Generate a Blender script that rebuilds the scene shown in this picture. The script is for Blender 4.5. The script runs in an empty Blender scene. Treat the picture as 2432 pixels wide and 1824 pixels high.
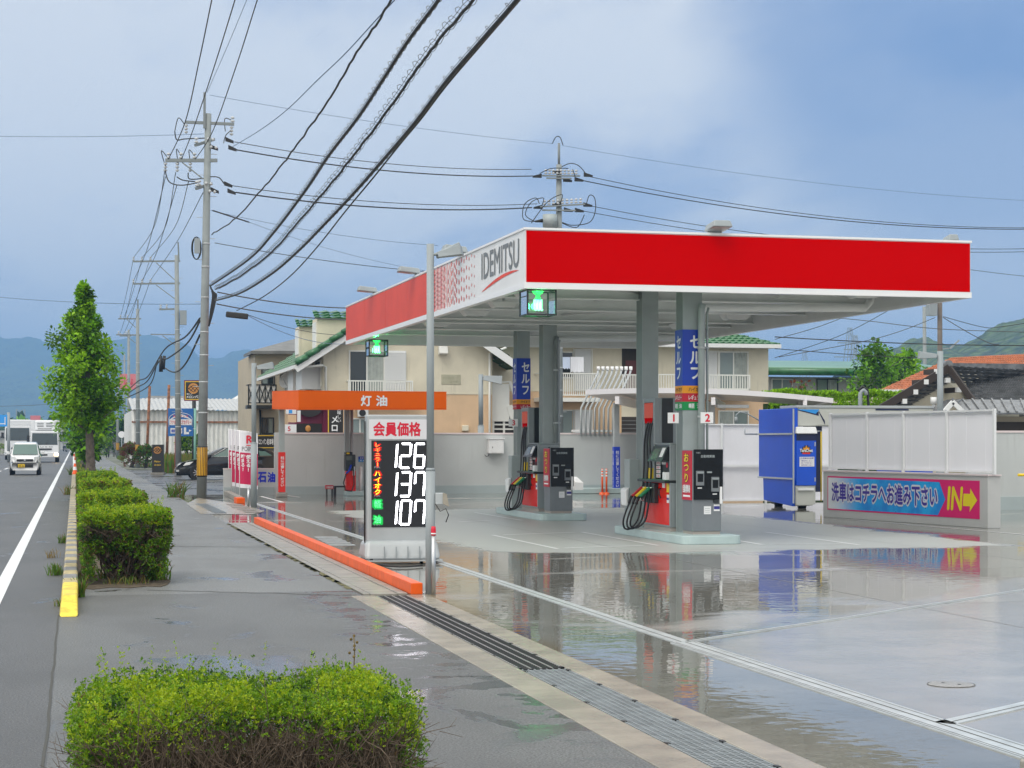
import bpy, math, random
from mathutils import Vector, Matrix
SC = bpy.context.scene
COL = SC.collection
R = math.radians
rnd = random.Random(11)
# ---------------------------------------------------------------- camera
FPX, HX, HY, EYE = 4350.0, 1216.0, 1050.0, 1.65      # focal length and horizon of a 2432 px wide frame, eye height in metres
YAW = math.atan(1038.0 / FPX)                        # the street runs this far left of the view
CA, SA = math.cos(YAW), math.sin(YAW)
cam = bpy.data.cameras.new('camera')
cam.sensor_width = 36.0
cam.lens = FPX / 2432.0 * 36.0
cam.shift_y = 138.0 / 2432.0
cam.clip_start = 0.2
cam.clip_end = 20000
camo = bpy.data.objects.new('camera', cam)
camo.location = (0, 0, EYE)
camo.rotation_euler = (R(90), 0, -YAW)
COL.objects.link(camo)
SC.camera = camo
# ---------------------------------------------------------------- sky, sun, exposure
SUN_EL, SUN_AZ = R(55), R(222)                       # azimuth measured from +Y towards +X
SKY_STRENGTH, CLOUD_GAIN = 0.10, 1.0
SC.view_settings.view_transform = 'Standard'
SC.view_settings.look = 'None'
SC.view_settings.gamma = 1.0
SC.view_settings.use_curve_mapping = False
SC.view_settings.exposure = 0.0
SC.render.engine = 'CYCLES'
SC.cycles.use_denoising = True
SC.cycles.max_bounces = 8
SC.cycles.diffuse_bounces = 3
SC.cycles.glossy_bounces = 4
SC.cycles.transmission_bounces = 6
SC.cycles.transparent_max_bounces = 8
SC.cycles.volume_bounces = 0
SC.cycles.sample_clamp_indirect = 4.0
class NT:
 """small helper round a node tree"""
 def __init__(s, tree):
  s.t = tree
 def n(s, typ, **kw):
  nd = s.t.nodes.new(typ)
  for k, v in kw.items():
   if k.startswith('i_'):
    key = k[2:]
    key = int(key) if key.isdigit() else key.replace('_', ' ')
    s.set(nd.inputs[key], v)
   else:
    setattr(nd, k, v)
  return nd
 def set(s, sock, v):
  if isinstance(v, bpy.types.NodeSocket):
   s.t.links.new(v, sock)
  elif isinstance(v, bpy.types.Node):
   s.t.links.new(v.outputs[0], sock)
  else:
   if sock.type == 'RGBA' and len(v) == 3:
    v = (*v, 1)
   sock.default_value = v
 def math(s, op, a, b=0.0, c=0.0, clamp=False):
  nd = s.n('ShaderNodeMath', operation=op, use_clamp=clamp)
  s.set(nd.inputs[0], a)
  s.set(nd.inputs[1], b)
  s.set(nd.inputs[2], c)
  return nd.outputs[0]
 def mix(s, f, a, b, mode='MIX'):
  nd = s.n('ShaderNodeMix', data_type='RGBA', blend_type=mode)
  s.set(nd.inputs[0], f)
  s.set(nd.inputs[6], a)
  s.set(nd.inputs[7], b)
  return nd.outputs[2]
 def ramp(s, f, p0, p1, v0=0.0, v1=1.0):
  nd = s.n('ShaderNodeMapRange', interpolation_type='SMOOTHSTEP')
  s.set(nd.inputs[0], f)
  for i, v in enumerate((p0, p1, v0, v1)):
   s.set(nd.inputs[i + 1], v)
  return nd.outputs[0]
 def noise(s, vec, scale, detail=3.0, rough=0.55, dist=0.0):
  nd = s.n('ShaderNodeTexNoise')
  if vec is not None:
   s.set(nd.inputs['Vector'], vec)
  nd.inputs['Scale'].default_value = scale
  nd.inputs['Detail'].default_value = detail
  nd.inputs['Roughness'].default_value = rough
  nd.inputs['Distortion'].default_value = dist
  return nd.outputs['Fac']
 def mapping(s, vec, scale=(1, 1, 1), loc=(0, 0, 0), rot=(0, 0, 0)):
  nd = s.n('ShaderNodeMapping')
  s.set(nd.inputs['Vector'], vec)
  nd.inputs['Location'].default_value = loc
  nd.inputs['Rotation'].default_value = rot
  nd.inputs['Scale'].default_value = scale
  return nd.outputs[0]
def build_world():
 w = bpy.data.worlds.new('World')
 SC.world = w
 w.use_nodes = True
 w.node_tree.nodes.clear()
 t = NT(w.node_tree)
 sky = t.n('ShaderNodeTexSky', sky_type='NISHITA', sun_disc=False, sun_elevation=SUN_EL,
              sun_rotation=SUN_AZ, air_density=1.0, dust_density=2.0, ozone_density=1.0)
 clear = t.mix(1.0, sky.outputs[0], (SKY_STRENGTH,) * 3, 'MULTIPLY')
 d = t.n('ShaderNodeTexCoord').outputs['Generated']
 sep = t.n('ShaderNodeSeparateXYZ', i_0=d)
 z = sep.outputs[2]
 # cloud deck: directions projected on a flat layer so that it flattens towards the horizon
 zz = t.math('MAXIMUM', t.math('ADD', z, 0.16), 0.05)
 u = t.math('DIVIDE', sep.outputs[0], zz)
 v = t.math('DIVIDE', sep.outputs[1], zz)
 vec = t.n('ShaderNodeCombineXYZ', i_0=u, i_1=v, i_2=0.0).outputs[0]
 n1 = t.noise(t.mapping(vec, (1.9, 1.0, 1), (3.1, 1.7, 0), (0, 0, 0.5)), 1.0, 6, 0.56, 0.3)
 n2 = t.noise(t.mapping(vec, (0.5, 0.3, 1), (7.3, 4.4, 0), (0, 0, 0.5)), 1.0, 3, 0.5)
 m = t.math('ADD', t.math('MULTIPLY', n1, 0.6), t.math('MULTIPLY', n2, 0.55))
 m = t.ramp(m, 0.41, 0.585)
 # a darker blue bank stands in the north-east, brighter veils above the street
 bank = t.n('ShaderNodeVectorMath', operation='DOT_PRODUCT', i_0=d, i_1=(0.47, 0.86, 0.21)).outputs['Value']
 bank = t.math('ADD', bank, t.math('MULTIPLY', t.math('SUBTRACT', n1, 0.5), 0.022))
 bank = t.ramp(bank, 0.9895, 0.9985)
 low = t.ramp(z, 0.0, 0.20, 1.0, 0.0)
 grey = t.mix(m, (0.37, 0.50, 0.76), (0.86, 0.91, 0.97))
 grey = t.mix(t.math('MULTIPLY', bank, 0.72), grey, (0.19, 0.34, 0.65))
 grey = t.mix(t.math('MULTIPLY', low, 0.62), grey, (0.78, 0.84, 0.93))
 top = t.ramp(z, 0.25, 0.62)
 grey = t.mix(top, grey, (1.62, 1.60, 1.48))
 # added fill: unseen sky across the road, brightened to light the street-facing sides
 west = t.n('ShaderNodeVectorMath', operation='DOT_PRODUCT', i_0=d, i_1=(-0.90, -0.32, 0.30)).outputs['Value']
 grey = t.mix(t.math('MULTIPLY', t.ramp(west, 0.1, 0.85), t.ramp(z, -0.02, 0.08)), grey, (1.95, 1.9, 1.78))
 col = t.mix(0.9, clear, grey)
 below = t.ramp(z, -0.05, 0.0)
 col = t.mix(below, (0.16, 0.17, 0.17), col)
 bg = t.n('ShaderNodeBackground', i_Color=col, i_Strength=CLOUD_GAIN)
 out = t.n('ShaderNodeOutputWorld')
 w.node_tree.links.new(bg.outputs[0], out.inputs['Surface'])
build_world()
sun = bpy.data.lights.new('sun', 'SUN')
sun.energy = 1.3
sun.angle = R(25)
sun.color = (1.0, 0.96, 0.90)
suno = bpy.data.objects.new('sun', sun)
suno.rotation_euler = Vector((-math.sin(SUN_AZ) * math.cos(SUN_EL), -math.cos(SUN_AZ) * math.cos(SUN_EL), -math.sin(SUN_EL))).to_track_quat('-Z', 'Y').to_euler()
COL.objects.link(suno)
# ---------------------------------------------------------------- geometry of the view (used to lay the site out in metres)
def W(X, Y, z=0.0):
 return Vector((X * CA + Y * SA, -X * SA + Y * CA, z))
def G(px, py, z=0.0):
 Y = (EYE - z) * FPX / (py - HY)
 return W((px - HX) / FPX * Y, Y, z)
def P(px, py, Y):
 return W((px - HX) / FPX * Y, Y, EYE + (HY - py) / FPX * Y)
def ray(px, py):
 dx = (px - HX) / FPX
 return Vector((dx * CA + SA, -dx * SA + CA, (HY - py) / FPX))
def PY(px, py, y):
 d = ray(px, py)
 return Vector((0, 0, EYE)) + d * (y / d.y)
def PX(px, py, x):
 d = ray(px, py)
 return Vector((0, 0, EYE)) + d * (x / d.x)
def srgb(*c):
 if len(c) == 1:
  h = c[0]
  c = ((h >> 16) & 255, (h >> 8) & 255, h & 255)
 return tuple((v / 255 / 12.92) if v / 255 <= 0.04045 else ((v / 255 + 0.055) / 1.055) ** 2.4 for v in c)
# ---------------------------------------------------------------- materials
M = {}
def mat(name, col, rough=0.5, metal=0.0, spec=0.5, var=0.0, scale=3.0, bump=0.0, bscale=40.0, streak=0.0, emit=None, estr=1.0, coat=0.0, alpha=None, dirt=(0.12, 0.11, 0.09)):
 if name in M:
  return M[name]
 m = bpy.data.materials.new(name)
 m.use_nodes = True
 t = NT(m.node_tree)
 b = m.node_tree.nodes['Principled BSDF']
 b.inputs['Roughness'].default_value = rough
 b.inputs['Metallic'].default_value = metal
 b.inputs['Specular IOR Level'].default_value = spec
 if coat:
  b.inputs['Coat Weight'].default_value = coat
  b.inputs['Coat Roughness'].default_value = 0.05
 c = (*col, 1)
 pos = None
 if var or streak or bump:
  pos = t.n('ShaderNodeNewGeometry').outputs['Position']
 if var:
  f = t.noise(pos, scale, 5, 0.6)
  f = t.ramp(f, 0.3, 0.7)
  c = t.mix(f, tuple(v * (1 - var) for v in col), tuple(min(1, v * (1 + var)) for v in col))
 if streak:
  f = t.noise(t.mapping(pos, (7, 7, 0.35)), 1.0, 4, 0.6)
  f2 = t.noise(pos, 0.8, 3)
  f = t.math('MULTIPLY', t.ramp(f, 0.52, 0.75), t.ramp(f2, 0.4, 0.65))
  c = t.mix(t.math('MULTIPLY', f, streak), c, dirt)
 t.set(b.inputs['Base Color'], c)
 if bump:
  f = t.noise(pos, bscale, 3)
  bp = t.n('ShaderNodeBump', i_Height=f, i_Strength=bump, i_Distance=0.01)
  t.set(b.inputs['Normal'], bp.outputs[0])
 if emit:
  b.inputs['Emission Color'].default_value = (*emit, 1)
  b.inputs['Emission Strength'].default_value = estr
 M[name] = m
 return m
def glass_mat(name, tint=(0.9, 0.95, 0.93), rough=0.02):
 """thin sheet of glass: clear with a reflecting face"""
 if name in M:
  return M[name]
 m = bpy.data.materials.new(name)
 m.use_nodes = True
 t = NT(m.node_tree)
 m.node_tree.nodes.clear()
 tr = t.n('ShaderNodeBsdfTransparent', i_Color=tint)
 gl = t.n('ShaderNodeBsdfGlossy', i_Roughness=rough)
 fr = t.n('ShaderNodeFresnel', i_IOR=1.5)
 mx = t.n('ShaderNodeMixShader')
 t.set(mx.inputs[0], fr)
 m.node_tree.links.new(tr.outputs[0], mx.inputs[1])
 m.node_tree.links.new(gl.outputs[0], mx.inputs[2])
 out = t.n('ShaderNodeOutputMaterial')
 m.node_tree.links.new(mx.outputs[0], out.inputs[0])
 M[name] = m
 return m
# ---------------------------------------------------------------- mesh builder
class MB:
 def __init__(s, root=None):
  s.v, s.f, s.mi, s.sm = [], [], [], []
  s.cur = 0
  s.smooth = False
  s.off = Vector(root.location) if root is not None else Vector((0, 0, 0))
  s.xf = None
 def pt(s, p):
  p = Vector(p)
  if s.xf is not None:
   p = s.xf @ p
  return p - s.off
 def face(s, pts, smooth=None):
  i = len(s.v)
  s.v += [s.pt(p) for p in pts]
  s.f.append(tuple(range(i, i + len(pts))))
  s.mi.append(s.cur)
  s.sm.append(s.smooth if smooth is None else smooth)
  return s
 def add(s, verts, faces, smooth=None):
  i = len(s.v)
  s.v += [s.pt(p) for p in verts]
  for f in faces:
   s.f.append(tuple(i + k for k in f))
   s.mi.append(s.cur)
   s.sm.append(s.smooth if smooth is None else smooth)
  return s
 def hexa(s, b, t):
  """box from 4 bottom and 4 top corners (counter-clockwise seen from above)"""
  return s.add(list(b) + list(t), [(3, 2, 1, 0), (4, 5, 6, 7), (0, 1, 5, 4), (1, 2, 6, 5), (2, 3, 7, 6), (3, 0, 4, 7)], False)
 def box(s, x0, x1, y0, y1, z0, z1):
  x0, x1 = sorted((x0, x1)); y0, y1 = sorted((y0, y1)); z0, z1 = sorted((z0, z1))
  return s.hexa([(x0, y0, z0), (x1, y0, z0), (x1, y1, z0), (x0, y1, z0)],
                      [(x0, y0, z1), (x1, y0, z1), (x1, y1, z1), (x0, y1, z1)])
 def beam(s, a, b, w, h, up=(0, 0, 1)):
  """rectangular bar from a to b, w across, h along up"""
  a, b = Vector(a), Vector(b)
  d = (b - a).normalized()
  r = d.cross(Vector(up))
  r = r.normalized() if r.length > 1e-6 else Vector((1, 0, 0))
  u = r.cross(d).normalized()
  r, u = r * w / 2, u * h / 2
  s.add([a - r - u, a + r - u, a + r + u, a - r + u, b - r - u, b + r - u, b + r + u, b - r + u],
              [(0, 1, 2, 3), (7, 6, 5, 4), (4, 5, 1, 0), (5, 6, 2, 1), (6, 7, 3, 2), (7, 4, 0, 3)], False)
  return s
 def tube(s, pts, r, n=8, r1=None, caps=True):
  pts = [Vector(p) for p in pts]
  k = len(pts)
  rr = r if isinstance(r, (list, tuple)) else [r + ((r1 if r1 is not None else r) - r) * i / max(1, k - 1) for i in range(k)]
  vs = []
  prev = None
  for i, p in enumerate(pts):
   d = (pts[min(i + 1, k - 1)] - pts[max(i - 1, 0)]).normalized()
   if prev is None:
    q = Vector((0, 0, 1)) if abs(d.z) < 0.9 else Vector((1, 0, 0))
    prev = d.cross(q).normalized()
   a = (prev - d * prev.dot(d))
   a = a.normalized() if a.length > 1e-6 else prev
   prev = a
   b = d.cross(a)
   for j in range(n):
    t = 2 * math.pi * j / n
    vs.append(p + (a * math.cos(t) + b * math.sin(t)) * rr[i])
  fs = []
  for i in range(k - 1):
   for j in range(n):
    j2 = (j + 1) % n
    fs.append((i * n + j, i * n + j2, (i + 1) * n + j2, (i + 1) * n + j))
  i0 = len(s.f)
  s.add(vs, fs, True)
  if caps:
   base = len(s.v) - len(vs)
   s.f.append(tuple(base + j for j in reversed(range(n)))); s.mi.append(s.cur); s.sm.append(False)
   s.f.append(tuple(base + (k - 1) * n + j for j in range(n))); s.mi.append(s.cur); s.sm.append(False)
  return s
 def cyl(s, x, y, z0, z1, r, r1=None, n=16):
  return s.tube([(x, y, z0), (x, y, z1)], r, n, r1)
 def prism(s, poly, d, flip=False):
  """polygon (list of 3-D points) swept along the vector d"""
  poly = [Vector(p) for p in poly]
  d = Vector(d)
  n = len(poly)
  a = sum((poly[i].cross(poly[(i + 1) % n]) for i in range(n)), Vector())
  if a.dot(d) < 0:
   poly.reverse()
  fs = [tuple(reversed(range(n))), tuple(range(n, 2 * n))]
  fs += [(i, (i + 1) % n, n + (i + 1) % n, n + i) for i in range(n)]
  return s.add(poly + [p + d for p in poly], fs, False)
 def lathe(s, prof, c=(0, 0, 0), n=16, axis=None):
  """profile of (radius, height) turned round z at c"""
  c = Vector(c)
  q = Vector((0, 0, 1)).rotation_difference(Vector(axis)) if axis is not None else None
  vs = []
  for r, z in prof:
   for j in range(n):
    t = 2 * math.pi * j / n
    p = Vector((r * math.cos(t), r * math.sin(t), z))
    if q:
     p = q @ p
    vs.append(c + p)
  k = len(prof)
  fs = [(i * n + j, i * n + (j + 1) % n, (i + 1) * n + (j + 1) % n, (i + 1) * n + j) for i in range(k - 1) for j in range(n)]
  return s.add(vs, fs, True)
 def ball(s, c, r, n=10, sc=(1, 1, 1)):
  m = max(4, n // 2)
  prof = [(max(1e-4, r * math.sin(math.pi * i / m)), -r * math.cos(math.pi * i / m)) for i in range(m + 1)]
  c = Vector(c)
  vs = []
  for rr, z in prof:
   for j in range(n):
    t = 2 * math.pi * j / n
    vs.append(c + Vector((rr * math.cos(t) * sc[0], rr * math.sin(t) * sc[1], z * sc[2])))
  fs = [(i * n + j, i * n + (j + 1) % n, (i + 1) * n + (j + 1) % n, (i + 1) * n + j) for i in range(m) for j in range(n)]
  return s.add(vs, fs, True)
 BOLD = ((0, 0), (1, 0), (-1, 0), (0, 1), (0, -1))
 BOLD8 = BOLD + ((.7, .7), (-.7, .7), (.7, -.7), (-.7, -.7))
 def stamp(s, vs, fs, fn, nn, bold):
  """bold lettering is the glyph laid down several times, a hair apart"""
  for i, (bx, by) in enumerate((s.BOLD8 if bold > .05 else s.BOLD) if bold else s.BOLD[:1]):
   s.add([fn(x + bx * bold, y + by * bold) + nn * (.0003 * i) for x, y in vs], fs, False)
 def text(s, txt, o, r, u, w=None, h=None, bold=0.0, align='L', d=0.0):
  """lettering in the plane (o, r, u); bounding box fitted to w x h (either may be None)"""
  vs, fs, bb = glyphs(txt)
  o, r, u = Vector(o), Vector(r).normalized(), Vector(u).normalized()
  bw, bh = bb[2] - bb[0], bb[3] - bb[1]
  if w is None:
   sx = sy = h / bh
  elif h is None:
   sx = sy = w / bw
  else:
   sx, sy = w / bw, h / bh
  ox = -bw * sx / 2 if align == 'C' else 0.0
  n = r.cross(u)
  s.stamp(vs, fs, lambda x, y: o + r * ((x - bb[0]) * sx + ox) + u * ((y - bb[1]) * sy) + n * d, n, bold)
  return s
 def vtext(s, txt, o, r, u, w, h, bold=0.0, d=0.0):
  """vertical Japanese lettering: o is the top left corner of the column, w x h its size"""
  o, r, u = Vector(o), Vector(r).normalized(), Vector(u).normalized()
  cell = h / len(txt)
  n = r.cross(u)
  for i, ch in enumerate(txt):
   c = o - u * (cell * (i + 0.5)) + r * (w / 2) + n * d
   vs, fs, bb = glyphs(ch)
   mx, my = (bb[0] + bb[2]) / 2, (bb[1] + bb[3]) / 2
   sx, sy = w / 0.95 * 0.98, cell / 0.95 * 0.92
   if ch in 'ー…―':
    s.stamp(vs, fs, lambda x, y: c - u * ((x - mx) * sy) + r * ((y - my) * sx), n, bold)
   else:
    s.stamp(vs, fs, lambda x, y: c + r * ((x - mx) * sx) + u * ((y - my) * sy), n, bold)
  return s
 def build(s, name, mats, parent=None, bevel=0.0, seg=2):
  me = bpy.data.meshes.new(name)
  me.from_pydata([tuple(p) for p in s.v], [], s.f)
  for m in (mats if isinstance(mats, (list, tuple)) else [mats]):
   me.materials.append(m)
  me.polygons.foreach_set('material_index', s.mi)
  me.polygons.foreach_set('use_smooth', s.sm)
  me.update()
  o = bpy.data.objects.new(name, me)
  COL.objects.link(o)
  if parent is not None:
   o.parent = parent
  if bevel:
   md = o.modifiers.new('bevel', 'BEVEL')
   md.width = bevel
   md.segments = seg
   md.limit_method = 'ANGLE'
   md.angle_limit = R(40)
  return o
_gc = {}
def glyphs(key):
 if key not in _gc:
  cu = bpy.data.curves.new('lettering', 'FONT')
  cu.body = key
  cu.size = 1.0
  cu.resolution_u = 3
  ob = bpy.data.objects.new('lettering', cu)
  me = ob.to_mesh()
  vs = [(v.co.x, v.co.y) for v in me.vertices]
  fs = [tuple(p.vertices) for p in me.polygons]
  ob.to_mesh_clear()
  bpy.data.objects.remove(ob)
  bpy.data.curves.remove(cu)
  xs, ys = [v[0] for v in vs], [v[1] for v in vs]
  _gc[key] = (vs, fs, (min(xs), min(ys), max(xs), max(ys)))
 return _gc[key]
def tag(o, label=None, cat=None, group=None, kind=None):
 if label: o['label'] = label
 if cat: o['category'] = cat
 if group: o['group'] = group
 if kind: o['kind'] = kind
 return o
def thing(name, loc, label, cat, group=None, rz=0.0):
 o = bpy.data.objects.new(name, None)
 o.empty_display_size = 0.3
 o.location = loc
 o.rotation_euler = (0, 0, rz)
 COL.objects.link(o)
 return tag(o, label, cat, group)
def kids(o):
 return [c for c in bpy.data.objects if c.parent == o]
def dup(root, loc, label, rz=None, group=None, scale=None):
 r = root.copy()
 COL.objects.link(r)
 r.location = loc
 if rz is not None:
  r.rotation_euler = (0, 0, rz)
 if scale is not None:
  r.scale = scale if isinstance(scale, (tuple, list)) else (scale,) * 3
 r['label'] = label
 if group: r['group'] = group
 for ch in list(root.children):
  c = ch.copy()
  COL.objects.link(c)
  c.parent = r
  for g in list(ch.children):
   d = g.copy()
   COL.objects.link(d)
   d.parent = c
 return r
X_, Y_, Z_ = Vector((1, 0, 0)), Vector((0, 1, 0)), Vector((0, 0, 1))
# ================================================================ ground materials
def ground_mat(name, build):
 m = bpy.data.materials.new(name)
 m.use_nodes = True
 t = NT(m.node_tree)
 b = m.node_tree.nodes['Principled BSDF']
 pos = t.n('ShaderNodeNewGeometry').outputs['Position']
 build(t, b, pos)
 M[name] = m
 return m
def asphalt(base, wet=0.5, rough=(0.16, 0.5), speck=1.0, tint=(1, 1, 1), edge=False):
 def f(t, b, pos):
  lo = tuple(base * 0.40 * k for k in tint)
  hi = tuple(base * 1.65 * k for k in tint)
  fine = t.noise(pos, 75.0, 2, 0.7)
  c = t.mix(t.ramp(fine, 0.35, 0.68), lo, hi)
  big = t.noise(t.mapping(pos, (0.8, 0.35, 1)), 1.0, 5, 0.62)
  c = t.mix(t.ramp(big, 0.4, 0.62), c, t.mix(0.5, c, (base * 0.6,) * 3))
  # pale grit between the stones
  g = t.n('ShaderNodeTexVoronoi', feature='F1', i_Vector=pos, i_Scale=90.0)
  c = t.mix(t.math('MULTIPLY', t.ramp(g.outputs['Distance'], 0.02, 0.30, 0.55, 0.0), speck), c, (0.42, 0.42, 0.41))
  w = t.noise(t.mapping(pos, (0.7, 0.42, 1), (4, 9, 0)), 1.0, 5, 0.6, 0.6)
  w = t.ramp(w, 0.66 - 0.2 * wet, 0.72 - 0.2 * wet)
  if edge:                                  # water stands along the sunken edge by the drain
   sx = t.n('ShaderNodeSeparateXYZ', i_0=pos)
   e = t.math('ADD', sx.outputs[0], t.math('MULTIPLY', t.math('SUBTRACT', t.noise(pos, 1.3, 4), .5), 1.3))
   w = t.math('MAXIMUM', w, t.math('MULTIPLY', t.math('MULTIPLY', t.ramp(e, 2.25, 2.6), t.ramp(t.noise(pos, 2.6, 4), .47, .56)), t.ramp(sx.outputs[1], 8.0, 11.0)))
  c = t.mix(w, c, t.mix(1.0, c, (0.62, 0.62, 0.63), 'MULTIPLY'))
  t.set(b.inputs['Base Color'], c)
  t.set(b.inputs['Roughness'], t.math('ADD', rough[1], t.math('MULTIPLY', w, rough[0] - rough[1])))
  b.inputs['IOR'].default_value = 1.4
  bp = t.n('ShaderNodeBump', i_Height=fine, i_Distance=0.004)
  t.set(bp.inputs['Strength'], t.math('SUBTRACT', 0.75, t.math('MULTIPLY', w, 0.66)))
  t.set(b.inputs['Normal'], bp.outputs[0])
 return f
ground_mat('asphalt_road', asphalt(0.085, 0.2, (0.22, 0.48), 0.9))
ground_mat('asphalt_walk', asphalt(0.185, 0.40, (0.16, 0.5), 0.5, (0.97, 1.0, 1.0)))
ground_mat('asphalt_apron', asphalt(0.125, 0.36, (0.15, 0.5), 0.8, (.97, 1, 1), True))
ground_mat('asphalt_patch', asphalt(0.078, 0.3, (0.2, 0.46), 0.7))
ground_mat('asphalt_lot', asphalt(0.10, 0.7, (0.10, 0.35), 0.4))
def wet_concrete(t, b, pos):
 sp = t.n('ShaderNodeSeparateXYZ', i_0=pos)
 x, y = sp.outputs[0], sp.outputs[1]
 wob = t.noise(pos, 0.55, 4, 0.6)
 wob = t.math('MULTIPLY', t.math('SUBTRACT', wob, 0.5), 2.6)
 # the pad sheltered by the canopy stays merely damp
 def band(v, a, c, soft):
  return t.math('MULTIPLY', t.ramp(v, a - soft, a + soft), t.ramp(v, c - soft, c + soft, 1.0, 0.0))
 xw, yw = t.math('ADD', x, t.math('MULTIPLY', wob, 0.55)), t.math('ADD', y, wob)
 dry = t.math('MULTIPLY', band(xw, 5.9, 14.6, 0.25), band(yw, 26.3, 44.0, 0.35))
 # slabs: a cleaner, paler one beyond the diagonal channel, a brown stain along the gutter
 stain = t.math('MULTIPLY', t.ramp(t.math('ADD', x, t.math('MULTIPLY', wob, 0.12)), 3.95, 3.65), t.ramp(y, 11.0, 13.5))
 n1 = t.noise(pos, 1.1, 6, 0.62)
 n2 = t.noise(t.mapping(pos, (0.25, 0.9, 1)), 1.0, 5, 0.6, 0.4)
 c = t.mix(t.ramp(n1, 0.3, 0.7), (0.32, 0.315, 0.295), (0.41, 0.395, 0.37))
 c = t.mix(t.math('MULTIPLY', t.ramp(n2, 0.45, 0.7), 0.5), c, (0.45, 0.415, 0.385))
 c = t.mix(stain, c, (0.32, 0.25, 0.165))
 c = t.mix(dry, c, (0.39, 0.405, 0.388))
 fine = t.noise(pos, 60.0, 3, 0.7)
 c = t.mix(t.math('MULTIPLY', t.ramp(fine, 0.5, 0.75), 0.25), c, (0.16, 0.16, 0.15))
 film = t.noise(t.mapping(pos, (0.33, 0.5, 1), (2.2, 0.4, 0)), 1.0, 5, 0.6, 0.5)
 pool = t.ramp(film, 0.33, 0.46)
 # the slab between the channels drains well
 drained = t.math('MULTIPLY', t.ramp(t.math('SUBTRACT', x, t.math('MULTIPLY', y, 1.0)), -9.4, -8.9), t.ramp(x, 4.9, 5.1))
 pool = t.math('MULTIPLY', pool, t.math('SUBTRACT', 1.0, t.math('MULTIPLY', drained, 0.75)))
 pool = t.math('MULTIPLY', pool, t.math('SUBTRACT', 1.0, dry))
 c = t.mix(pool, c, t.mix(1.0, c, (0.50, 0.505, 0.475), 'MULTIPLY'))
 t.set(b.inputs['Base Color'], c)
 r = t.math('ADD', 0.17, t.math('MULTIPLY', pool, -0.158))
 r = t.math('ADD', r, t.math('MULTIPLY', dry, 0.22))
 t.set(b.inputs['Roughness'], r)
 b.inputs['IOR'].default_value = 1.36
 b.inputs['Specular Tint'].default_value = (1.0, 0.955, 0.86, 1)
 rip = t.noise(t.mapping(pos, (5, 5, 5)), 1.0, 2, 0.5)
 tex = t.noise(pos, 34.0, 3, 0.6)
 b1 = t.n('ShaderNodeBump', i_Height=rip, i_Distance=0.0016, i_Strength=1.0)
 b2 = t.n('ShaderNodeBump', i_Height=tex, i_Distance=0.002)
 t.set(b2.inputs['Strength'], t.math('SUBTRACT', 0.55, t.math('MULTIPLY', pool, 0.53)))
 t.set(b2.inputs['Normal'], b1.outputs[0])
 t.set(b.inputs['Normal'], b2.outputs[0])
ground_mat('wet_concrete', wet_concrete)
mat('concrete_strip', (0.30, 0.27, 0.215), 0.25, var=0.22, scale=2.2, bump=0.4, bscale=45)
mat('concrete_gutter', (0.27, 0.255, 0.22), 0.35, var=0.22, scale=3.5, bump=0.5, bscale=30)
mat('joint', (0.05, 0.05, 0.042), 0.7)
mat('moss', (0.13, 0.12, 0.05), 0.9, var=0.4, scale=9, bump=0.8)
mat('kerb_stone', (0.19, 0.19, 0.19), 0.6, var=0.25, scale=6, bump=0.5)
mat('kerb_faded', (0.40, 0.33, 0.17), 0.6, var=0.3, scale=12, bump=0.5)
mat('kerb_yellow', (0.72, 0.56, 0.04), 0.45, var=0.25, scale=9, bump=0.4)
mat('line_white', (0.74, 0.75, 0.75), 0.4, var=0.08, scale=14)
mat('channel_metal', (0.44, 0.475, 0.485), 0.3, spec=0.5, var=0.12, scale=5)
mat('grate_black', (0.022, 0.022, 0.022), 0.4)
mat('grate_black_bar', (0.30, 0.30, 0.29), 0.35)
mat('galvanised', (0.30, 0.33, 0.345), 0.45, metal=0.4, var=0.15, scale=6)
mat('dark_hole', (0.012, 0.012, 0.012), 0.8)
mat('soil', (0.085, 0.065, 0.042), 0.95, var=0.4, scale=7, bump=1.0, bscale=25)
mat('far_ground', (0.13, 0.14, 0.11), 0.9, var=0.3, scale=0.05)
mat('orange_paint', (0.78, 0.105, 0.006), 0.4, spec=0.25, var=0.10, scale=5, streak=0.25)
def sheet(name, poly, z, m, label=None, cat=None, kind='structure', th=0.0):
 mb = MB()
 if th:
  mb.prism([(p[0], p[1], z - th) for p in poly], (0, 0, th))
 else:
  mb.face([(p[0], p[1], z) for p in poly])
 o = mb.build(name, m)
 return tag(o, label, cat, kind=kind)
def rect(x0, x1, y0, y1):
 return [(x0, y0), (x1, y0), (x1, y1), (x0, y1)]
ZL = 0.004                                        # sheets are stacked 4 mm apart
sheet('terrain', rect(-6000, 6000, -60, 9000), -0.12, M['far_ground'], 'grey green land reaching to the foot of the hills', 'land')
sheet('road', rect(-15.2, -0.14, -30, 1200), 0.0, M['asphalt_road'], 'damp grey asphalt road beside the kerb', 'road')
sheet('sidewalk', rect(-0.14, 3.01, 20.2, 420), 0.0, M['asphalt_walk'], 'pale grey asphalt pavement running along the road', 'sidewalk')
sheet('driveway', [(-0.14, -20), (2.87, -20), (2.87, 19.5), (3.01, 19.5), (3.01, 20.2), (-0.14, 20.2)], 0.0, M['asphalt_apron'],
      'darker asphalt crossing of the pavement in front of the station entrance', 'driveway')
sheet('forecourt', [(3.52, 19.6), (3.70, 19.6), (3.70, -20), (40, -20), (40, 58.05), (3.01, 58.05), (3.01, 37.6), (3.52, 37.6)], 0.0, M['wet_concrete'],
      'wet pale concrete forecourt of the filling station', 'forecourt')
sheet('side_lot', rect(3.01, 60, 58.05, 110), 0.0, M['asphalt_lot'], 'wet asphalt car park beyond the low station wall', 'parking lot')
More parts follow.
